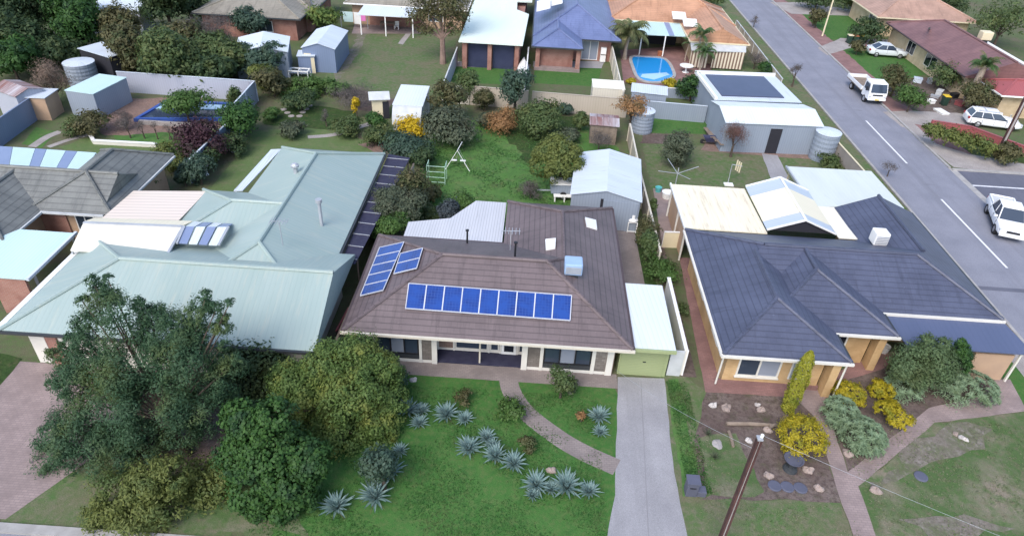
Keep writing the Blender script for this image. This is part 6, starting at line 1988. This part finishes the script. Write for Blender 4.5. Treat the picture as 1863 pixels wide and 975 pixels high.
wire('pale service wire from the near pole to the brown house corner', (8.4, 15.8, 6.5), P(1120, 672, 2.3), .25)
wire('pale service wire from the near pole down towards the right', (8.5, 15.8, 7.2), (24.5, 10.5, 5.2), .35)

# ------------------------------------------------------------------ garden and yard things
def rock(label, px, py, r, mat='boulder', seed=0, fl=.95, name='boulder', cat='rock', asp=1.0):
    rnd = random.Random(seed)
    r *= .68
    p = P(px, py)
    mb = MB()
    nu, nv = 12, 7
    ph = [rnd.uniform(0, 6) for _ in range(4)]
    vs, fs = [], []
    for j in range(nv):
        v = -.35+1.92*j/(nv-1)
        for i in range(nu):
            u_ = 2*pi*i/nu
            k = 1+.16*sin(2*u_+ph[0])+.11*sin(3*u_+ph[1]+v*2)+.07*sin(5*u_+ph[2])
            rad = max(.02, cos(v))*r*k
            vs.append((cos(u_)*rad*asp, sin(u_)*rad, max(0, (sin(v)+.3)*r*fl*.75*k)))
    for j in range(nv-1):
        for i in range(nu):
            fs.append((j*nu+i, j*nu+(i+1) % nu, (j+1)*nu+(i+1) % nu, (j+1)*nu+i))
    fs.append([(nv-1)*nu+i for i in range(nu)])
    mb.add(vs, fs)
    o = mb.build(name, M[mat], None, local=True, smooth=False)
    o.location = p
    tag(o, label, cat)
for a in (('white boulder at the top left of the dirt bed', 1297, 738, .28, 'boulder_white', 1), ('flat pink boulder right of the white one in the dirt bed', 1321, 743, .38, 'boulder', 2), ('pinkish rock near the top right of the dirt bed', 1384, 746, .3, 'boulder', 3),
          ('small white rock above the pinkish one near the brick path', 1378, 737, .2, 'boulder_white', 4), ('white rock pair member beside the pole top', 1362, 802, .25, 'boulder_white', 5), ('broad flat grey stone left of the pole in the dirt bed', 1305, 808, .4, 'polecon', 6, .3),
          ('pale rock left of the stone bird bath', 1398, 866, .3, 'boulder', 7), ('pink rock right of the stone bird bath', 1470, 856, .34, 'boulder', 8), ('pink rock at the lower edge by the brick path', 1489, 889, .3, 'boulder', 9),
          ('cream rock at the tip of the fork bed', 1541, 826, .34, 'boulder', 10), ('grey rock left of the dark ball conifer', 1396, 783, .3, 'boulder', 11), ('pale rock on the lawn right of the path fork', 1592, 893, .34, 'boulder', 12),
          ('round pale stone on the lawn between agaves', 1003, 856, .3, 'boulder', 13, .8), ('white stone at the edge of the front lawn by the house', 752, 692, .26, 'boulder_white', 14),
          ('first small rock of the little pile on the patchy lawn', 1738, 790, .2, 'boulder', 15), ('second dark rock of the little pile on the patchy lawn', 1748, 796, .22, 'polecon', 16), ('white rock of the little pile on the patchy lawn', 1756, 800, .2, 'boulder_white', 17)):
    rock(*a)
def log(label, a, b, r):
    a, b = P(*a, r), P(*b, r)
    o = MB().tube([Vector((0, 0, 0)), (b-a)*.5+Vector((.02, .03, .02)), b-a], [r, r*1.05, r*.9], 8).build('log', M['wood'], None, local=True)
    o.location = a
    tag(o, label, 'log')
log('long weathered log lying across the dirt bed', (1321, 770), (1404, 773), .1)
log('short grey log standing upslope left of the pole', (1326, 784), (1334, 812), .08)
log('short log end right of the long weathered log', (1400, 777), (1412, 772), .09)
p = P(1437, 853)
t = thing('bird_bath', 'dark stone bird bath in the dirt bed', 'bird bath', p)
MB().lathe([(.34, 0), (.3, .1), (.14, .16), (.12, .5), (.16, .55)], p, 14).build('pedestal', M['dark_gutter'], t)
MB().lathe([(.16, .55), (.40, .64), (.44, .72), (.40, .72), (.34, .66)], p, 18).build('basin', M['grey_plastic'], t)
for lb, px, py in (('blue-grey round cover low in the dirt bed', 1409, 884), ('darker round cover right of the blue-grey one', 1432, 886), ('third flat round cover nearest the brick path', 1456, 888), ('blue-grey round cover on the patchy right lawn', 1675, 867)):
    p = P(px, py)
    o = MB().lathe([(.30, 0), (.30, .05), (.26, .07), (.05, .07)], (0, 0, 0), 18).build('pit_cover', M['grey_plastic'], None, local=True)
    o.location = p
    tag(o, lb, 'cover')
p = P(1257, 900)
t = thing('letter_box', 'slate grey square letter box at the driveway edge', 'letter box', p)
MB().box(p.x-.27, p.x+.22, p.y-.1, p.y+.35, 0, .82).build('body', M['grey_plastic'], t, bevel=.02)
MB().box(p.x-.31, p.x+.26, p.y-.14, p.y+.39, .82, .88).build('lid', M['grey_plastic'], t)
MB().box(p.x-.16, p.x+.1, p.y-.125, p.y-.1, .55, .6).build('slot', M['black'], t)
MB().box(p.x+.23, p.x+.62, p.y-.08, p.y+.3, 0, .3).build('base_block', M['grey_plastic'], t, bevel=.02)
# rotary clothes line
p = P(1226, 349)
t = thing('clothes_hoist', 'grey rotary clothes line on the corner house lawn', 'clothes line', p)
MB().tube([p, p+Vector((0, 0, 2.0))], .035, 8).build('mast', M['steel'], t)
am = MB()
tips = []
for k in range(4):
    a = k*pi/2+.35
    q = p+Vector((cos(a)*1.7, sin(a)*1.7, 1.95))
    tips.append(q)
    MB().tube([p+Vector((0, 0, 1.55)), q], .022, 6).build('arm', M['steel'], t)
# slatted frame with post
p = P(1324, 334)
t = thing('bird_feeder', 'slatted cream panel on a thin post above a pale slab', 'bird feeder', p)
q = P(1334, 292)
MB().tube([p, p+Vector((0, .1, 1.6))], .03, 6).build('post', M['steel'], t)
for k in range(3):
    MB().box(p.x+.3+k*.16, p.x+.4+k*.16, p.y+.08, p.y+.12, 1.15-.1*k, 2.0-.1*k).build('slat', M['cream'], t)
MB().bar(p+Vector((0, .1, 1.6)), p+Vector((.8, .1, 1.5)), .05).build('arm', M['steel'], t)
MB().box(p.x-.35, p.x+.35, p.y-.5, p.y, .0, .09).build('slab', M['white'], t)
# swing frame and climbing rack
p = P(832, 306)
t = thing('swing_set', 'white A-frame swing set on the back lawn', 'swing set', p)
fr = MB()
fr.tube([p+Vector((-.9, -.4, 0)), p+Vector((0, 0, 1.5)), p+Vector((1.0, -.4, 0))], .03, 6)
fr.tube([p+Vector((0, 0, 1.5)), p+Vector((.2, 1.6, 1.5))], .03, 6)
fr.build('frame', M['white'], t)
for x in (-.3, .4):
    MB().box(p.x+x-.22, p.x+x+.22, p.y+.3, p.y+.5, .45, .5).build('seat', M['white'], t)
    c_ = MB()
    for s_ in (-.18, .18):
        c_.tube([p+Vector((x+s_, .4, .5)), p+Vector((.05, .4, 1.5))], .008, 4)
    c_.build('chain', M['steel'], t)
p = P(794, 336)
t = thing('climbing_frame', 'pale green tube climbing frame beside the swing set', 'climbing frame', p)
fr = MB()
for x in (-.7, .65):
    fr.tube([p+Vector((x, 0, 0)), p+Vector((x, 0, 1.5))], .03, 6)
    fr.tube([p+Vector((x, 1.0, 0)), p+Vector((x, 1.0, 1.5)), p+Vector((x, 0, 1.5))], .03, 6)
for z in (.2, .6, 1.05, 1.5):
    fr.tube([p+Vector((-.7, 0, z)), p+Vector((.65, 0, z))], .025, 6)
fr.build('frame', plain('pale_green_tube', (.35, .52, .42), rough=.5), t)
# white chair and box by the shed door
p = P(1148, 420)
t = thing('stand', 'white metal stand with a round white tub beside the shed door', 'stand', p)
for x, y in ((-.3, -.25), (.3, -.25), (-.3, .25), (.3, .25)):
    MB().box(p.x+x-.03, p.x+x+.03, p.y+y-.03, p.y+y+.03, 0, .8).build('leg', M['white'], t)
fr = MB()
for z in (.1, .8):
    fr.bar(p+Vector((-.3, -.25, z)), p+Vector((.3, -.25, z)), .05)
fr.build('rail', M['white'], t)
MB().lathe([(.3, .83), (.36, .9), (.3, 1.05), (.22, 1.06), (.22, 1.35), (.05, 1.37)], p, 14).build('tub', M['white'], t)
# table by the pool
p = P(1247, 132)
t = thing('garden_table', 'round white garden table on the pool paving', 'table', p)
MB().lathe([(.75, .72), (.75, .78), (.05, .79)], p, 20).build('tabletop', M['white'], t)
MB().lathe([(.38, 0), (.36, .05), (.1, .08), (.1, .72)], p, 12).build('pedestal', M['white'], t)
# pots, bins and barrels beside the workshop
def pot(name, label, px, py, r, h, mat, cat):
    p = P(px, py)
    t = thing(name, label, cat, p)
    MB().lathe([(r*.8, 0), (r, h*.95), (r*1.05, h), (r*.85, h), (r*.8, h*.9)], p, 14).build('body', M[mat], t)
    MB().lathe([(r*.84, h*.88), (.02, h*.89)], p, 12).build('contents', M['dark'], t)
pot('barrel', 'bright blue plastic barrel beside the workshop wall', 1441, 275, .42, .85, 'blue_plastic', 'barrel')
pot('flower_pot', 'brown clay pot next to the blue barrel', 1454, 276, .36, .8, 'orange_plastic', 'pot')
pot('barrel', 'pale aqua tub left of the blue barrel', 1424, 270, .36, .65, 'aqua_plastic', 'tub')
pot('barrel', 'slim white drum at the workshop doorway', 1416, 268, .22, .9, 'white', 'drum')
pot('flower_pot', 'teal round pot by the corner house patio', 1197, 349, .25, .4, 'aqua_plastic', 'pot')
pot('flower_pot', 'large white tub at the corner of the cream patio roof', 1213, 360, .42, .5, 'white', 'tub')
pot('flower_pot', 'white pot on the verandah step of the corner house', 1607, 640, .25, .45, 'white', 'pot')
pot('flower_pot', 'small orange pot at the blue pool edge', 1200, 102, .3, .5, 'orange_plastic', 'pot')
def bin_(label, px, py, lid):
    p = P(px, py)
    t = thing('wheelie_bin', label, 'wheelie bin', p)
    mb = MB()
    mb.add([(p.x-.22, p.y-.25, .06), (p.x+.22, p.y-.25, .06), (p.x+.22, p.y+.25, .06), (p.x-.22, p.y+.25, .06), (p.x-.28, p.y-.34, .98), (p.x+.28, p.y-.34, .98), (p.x+.28, p.y+.34, .98), (p.x-.28, p.y+.34, .98)],
           [(3, 2, 1, 0), (4, 5, 6, 7), (0, 1, 5, 4), (1, 2, 6, 5), (2, 3, 7, 6), (3, 0, 4, 7)])
    mb.build('body', M['green_plastic'], t)
    MB().box(p.x-.3, p.x+.3, p.y-.37, p.y+.37, .98, 1.06).build('lid', M[lid], t, bevel=.02)
    for s_ in (-1, 1):
        MB().tube([(p.x+s_*.2, p.y+.28, .1), (p.x+s_*.27, p.y+.28, .1)], .1, 10).build('wheel', M['rubber'], t)
bin_('wheelie bin with yellow lid by the driveway of the silver car', 1567, 80, 'yellow_plastic')
bin_('wheelie bin with orange lid beside the yellow-lidded one', 1553, 80, 'orange_plastic')
bin_('cream-lidded wheelie bin nearest the side street', 1543, 79, 'cream')
bin_('dark wheelie bin with yellow lid in the cluttered yard', 1716, 192, 'yellow_plastic')
bin_('dark wheelie bin against the workshop, left of the bare tree', 1352, 268, 'green_plastic')
bin_('second dark wheelie bin against the workshop wall', 1362, 270, 'green_plastic')
# clutter in the yard left of the wagon
rc = random.Random(3)
for i, (px, py, mt, lb) in enumerate(((1693, 188, 'white', 'white crate at the driveway side of the cluttered yard'), (1700, 178, 'steel', 'grey metal box behind the white crate in the cluttered yard'), (1722, 186, 'rust', 'rusty red box right of the yellow-lidded bin'),
      (1735, 178, 'black', 'black box in the middle of the cluttered yard'), (1745, 192, 'red_steel', 'dark red box nearest the white station wagon'), (1712, 205, 'white', 'white slab on the driveway edge of the cluttered yard'),
      (1690, 152, 'steel', 'long grey box before the maroon-roofed house shrub'), (1668, 150, 'zinc', 'pale upright sheet at the grass edge of the yard'), (1815, 205, 'rust', 'rusty crate behind the station wagon bonnet'), (1838, 212, 'offwhite', 'pale crate under the red roof verandah'), (1708, 172, 'offwhite', 'pale plastic crate deepest in the cluttered yard'), (1760, 186, 'blue_plastic', 'blue crate below the olive verandah shrub'))):
    p = P(px, py)
    sx, sy, sz = rc.uniform(.22, .5), rc.uniform(.2, .38), rc.uniform(.2, .55)
    if 'slab' in lb: sx, sy, sz = .7, .4, .12
    t = thing('crate', lb, 'crate', p, rc.uniform(0, 3))
    MB().box(-sx, sx, -sy, sy, 0, sz).build('body', M[mt], t, local=True, bevel=.02)
    MB().box(-sx-.03, sx+.03, -sy-.03, sy+.03, sz, sz+.06).build('lid', M[mt], t, local=True)
# timber heap by the workshop
for k, lb in enumerate(('plank leaning out highest from the pile by the workshop', 'middle plank of the pile by the workshop', 'lowest plank of the pile by the workshop')):
    a, b = P(1282+k*8, 238+k*9), P(1292+k*8, 256+k*9)
    o = MB().bar(Vector((0, 0, .3+.1*k)), (b-a)*1.2+Vector((0, 0, .5+.1*k)), .35, .06).build('plank', M['wood'], None, local=True)
    o.location = a
    tag(o, lb, 'plank')
p = P(1290, 262)
t = thing('wheelbarrow', 'dark wheelbarrow with white buckets by the workshop corner', 'wheelbarrow', p)
mb = MB()
mb.add([(p.x-.35, p.y-.3, .3), (p.x+.3, p.y-.3, .3), (p.x+.3, p.y+.3, .3), (p.x-.35, p.y+.3, .3), (p.x-.6, p.y-.4, .65), (p.x+.5, p.y-.4, .65), (p.x+.5, p.y+.4, .65), (p.x-.6, p.y+.4, .65)],
       [(3, 2, 1, 0), (0, 1, 5, 4), (1, 2, 6, 5), (2, 3, 7, 6), (3, 0, 4, 7)])
mb.build('tray', M['darkpanel'], t)
MB().tube([(p.x-.62, p.y-.05, .2), (p.x-.62, p.y+.05, .2)], .2, 12).build('wheel', M['rubber'], t)
for s_ in (-1, 1):
    MB().tube([(p.x-.6, p.y+s_*.15, .2), (p.x+.3, p.y+s_*.28, .3), (p.x+1.0, p.y+s_*.3, .6)], .03, 6).build('handle', M['wood'], t)
# left gardens and back lawns
p = P(546, 140)
t = thing('garden_cart', 'white framed garden cart below the little lean-to', 'cart', p)
fr = MB()
for s_ in (-.45, .45):
    fr.bar(p+Vector((-.95, s_, .7)), p+Vector((.95, s_, .7)), .1)
for x in (-.95, 0, .95):
    fr.bar(p+Vector((x, -.45, .7)), p+Vector((x, .45, .7)), .1)
    for s_ in (-.45, .45):
        fr.bar(p+Vector((x, s_, 0)), p+Vector((x, s_, .7)), .08)
fr.build('frame', M['white'], t)
MB().box(p.x-.85, p.x+.85, p.y-.4, p.y+.4, .45, .5).build('shelf', M['grey_steel'], t)
for lb, px, py in (('white pedestal bird bath in the dark left garden', 376, 318), ('small white garden ornament by the long side lawn', 424, 276)):
    p = P(px, py)
    t = thing('garden_ornament', lb, 'garden ornament', p)
    MB().lathe([(.18, 0), (.1, .1), (.08, .6), (.1, .65)], p, 10).build('pedestal', M['white'], t)
    MB().lathe([(.1, .65), (.3, .72), (.32, .8), (.05, .78)], p, 12).build('basin', M['white'], t)
p = P(880, 122)
t = thing('bench', 'small yellow bench on the lawn before the dark garage doors', 'bench', p)
MB().box(p.x-.8, p.x+.8, p.y-.22, p.y+.22, .4, .48).build('seat', M['yellow_plastic'], t)
for x in (-.65, .65):
    MB().box(p.x+x-.05, p.x+x+.05, p.y-.2, p.y+.2, 0, .4).build('leg', M['yellow_plastic'], t)
p = P(951, 140)
t = thing('covered_boat', 'narrow white covered boat standing beside the pale fence', 'boat', p, pi/2)
mb = MB()
st_ = [(-2.6, .3), (-1.5, .55), (.5, .6), (2.0, .45), (2.9, .06)]
vs, fs = [], []
for x, hw in st_:
    vs += [(x, -hw, .75), (x, -hw*.5, .35), (x, hw*.5, .35), (x, hw, .75), (x, hw*.3, 1.15), (x, -hw*.3, 1.15)]
for i in range(4):
    for k in range(6):
        fs.append((i*6+k, i*6+(k+1) % 6, (i+1)*6+(k+1) % 6, (i+1)*6+k))
fs += [[5, 4, 3, 2, 1, 0], [24+k for k in range(6)]]
mb.add(vs, fs)
mb.build('cover', M['white'], t, local=True)
wheels(t, (-.6,), .6, .28, .16)
p = P(642, 56)
t = thing('washing_line', 'washing line with a blue sheet and a pink towel beyond the gabled shed', 'washing line', p)
for x in (-1.6, 1.6):
    MB().tube([p+Vector((x, 1, 0)), p+Vector((x, 1, 1.9))], .05, 6).build('post', M['steel'], t)
MB().tube([p+Vector((-1.6, 1, 1.85)), p+Vector((1.6, 1, 1.85))], .02, 4).build('line', M['offwhite'], t)
for x0, x1, z0, mt in ((-1.3, -.1, .7, 'aqua_steel'), (0, .8, .5, 'white'), (.85, 1.4, .9, 'pink_plastic')):
    MB().box(p.x+x0, p.x+x1, p.y+.98, p.y+1.02, z0, 1.86).build('cloth', M[mt], t)
p = P(705, 54)
t = thing('garden_table', 'dark outdoor table under the white patio roof', 'table', p)
MB().box(p.x-.9, p.x+.9, p.y-.1, p.y+.8, .68, .74).build('tabletop', M['wood'], t)
for x in (-.8, .8):
    for y in (0, .7):
        MB().box(p.x+x-.05, p.x+x+.05, p.y+y-.05, p.y+y+.05, 0, .68).build('leg', M['wood'], t)
p = P(722, 54)
t = thing('garden_chair', 'white plastic chair at the edge of the patio roof', 'chair', p)
MB().box(p.x-.25, p.x+.25, p.y-.25, p.y+.25, .4, .45).build('seat', M['white'], t)
MB().box(p.x-.25, p.x+.25, p.y+.22, p.y+.27, .45, .9).build('backrest', M['white'], t)
for x in (-.21, .21):
    for y in (-.21, .21):
        MB().box(p.x+x-.03, p.x+x+.03, p.y+y-.03, p.y+y+.03, 0, .4).build('leg', M['white'], t)
SS = [(545, 212), (551, 205), (557, 199), (563, 193), (516, 200), (523, 206), (530, 212)]
for i, (px, py) in enumerate(SS):
    p = P(px, py)
    o = MB().lathe([(.28, 0), (.28, .05), (.02, .06)], (0, 0, 0), 9).build('stepping_stone', M['concrete_pale'], None, local=True)
    o.location = p
    tag(o, 'pale round stepping stone in the V-shaped row across the left garden', 'stepping stone', 'stepping stones of the left garden')
# red drum by the fence at the house corner
p = P(622, 600)
t = thing('ladder', 'red ladder lying along the fence beside the brown house', 'ladder', p)
fr = MB()
a, b = P(612, 602, .9), P(634, 560, .9)
off = Vector((.3, 0, 0))
fr.bar(a, b, .09)
fr.bar(a+off, b+off, .09)
for k in range(7):
    q = a.lerp(b, (k+.5)/7)
    fr.bar(q, q+off, .05)
fr.build('rails', M['red_steel'], t)
for q in (a, b):
    MB().box(q.x, q.x+.3, q.y-.05, q.y+.05, 0, .86).build('trestle', M['rust'], t)

# ------------------------------------------------------------------ joints in the concrete, grass tufts and weeds
jt = plain('concrete_joint', (.24, .235, .25), rough=.95)
a, b = P(1166, 692), P(1181, 1000)
MBJ = MB()
struct(MB().add([(a.x-.02, a.y, .02), (b.x-.02, b.y, .02), (b.x+.02, b.y, .02), (a.x+.02, a.y, .02)], [(0, 1, 2, 3)]).build('driveway_joint', jt))
L['turf'] = leafmat('grass_blades', (.032, .105, .022), (.07, .165, .04), (.095, .14, .05), scale=.6)
L['weeds'] = leafmat('pale_weeds', (.11, .16, .06), (.20, .22, .12), (.28, .25, .19), scale=.8)
def turf(name, regions, mat, n, size, seed):
    rng = np.random.default_rng(seed)
    ar = np.array([(r[1]-r[0])*(r[3]-r[2]) for r in regions])
    ps = []
    for r, a in zip(regions, ar/ar.sum()):
        k = int(n*a)
        ps.append(np.stack([rng.uniform(r[0], r[1], k), rng.uniform(r[2], r[3], k), rng.uniform(.015, .05, k)], 1))
    p = np.concatenate(ps)
    # tufts thin out in patches
    f = np.sin(p[:, 0]*1.7+np.sin(p[:, 1]*2.3)*1.4)+np.sin(p[:, 1]*1.3+p[:, 0]*.9)
    p = p[rng.random(len(p)) < .45+.3*f]
    no = np.array([0, 0, .8])+rng.normal(size=(len(p), 3))*.4
    o = leaf_mesh(name, L[mat], p, no, size, .3, None, rng, (0, 0, 0))
    o['kind'] = 'stuff'
turf('grass', [(-9.6, 4.3, 15.4, 24.1)], 'turf', 42000, .10, 1)
turf('grass', [(7.95, 9.0, 18.8, 25.6)], 'turf', 5000, .13, 5)
turf('grass', [(-8.2, 3.6, 39, 56), (-10, -8.5, 15.4, 20)], 'turf', 16000, .2, 2)
turf('weeds', [(15.8, 27, 15.3, 24.2), (8.2, 15, 15.3, 18.6), (9.0, 10.5, 18.8, 22)], 'weeds', 12000, .10, 3)
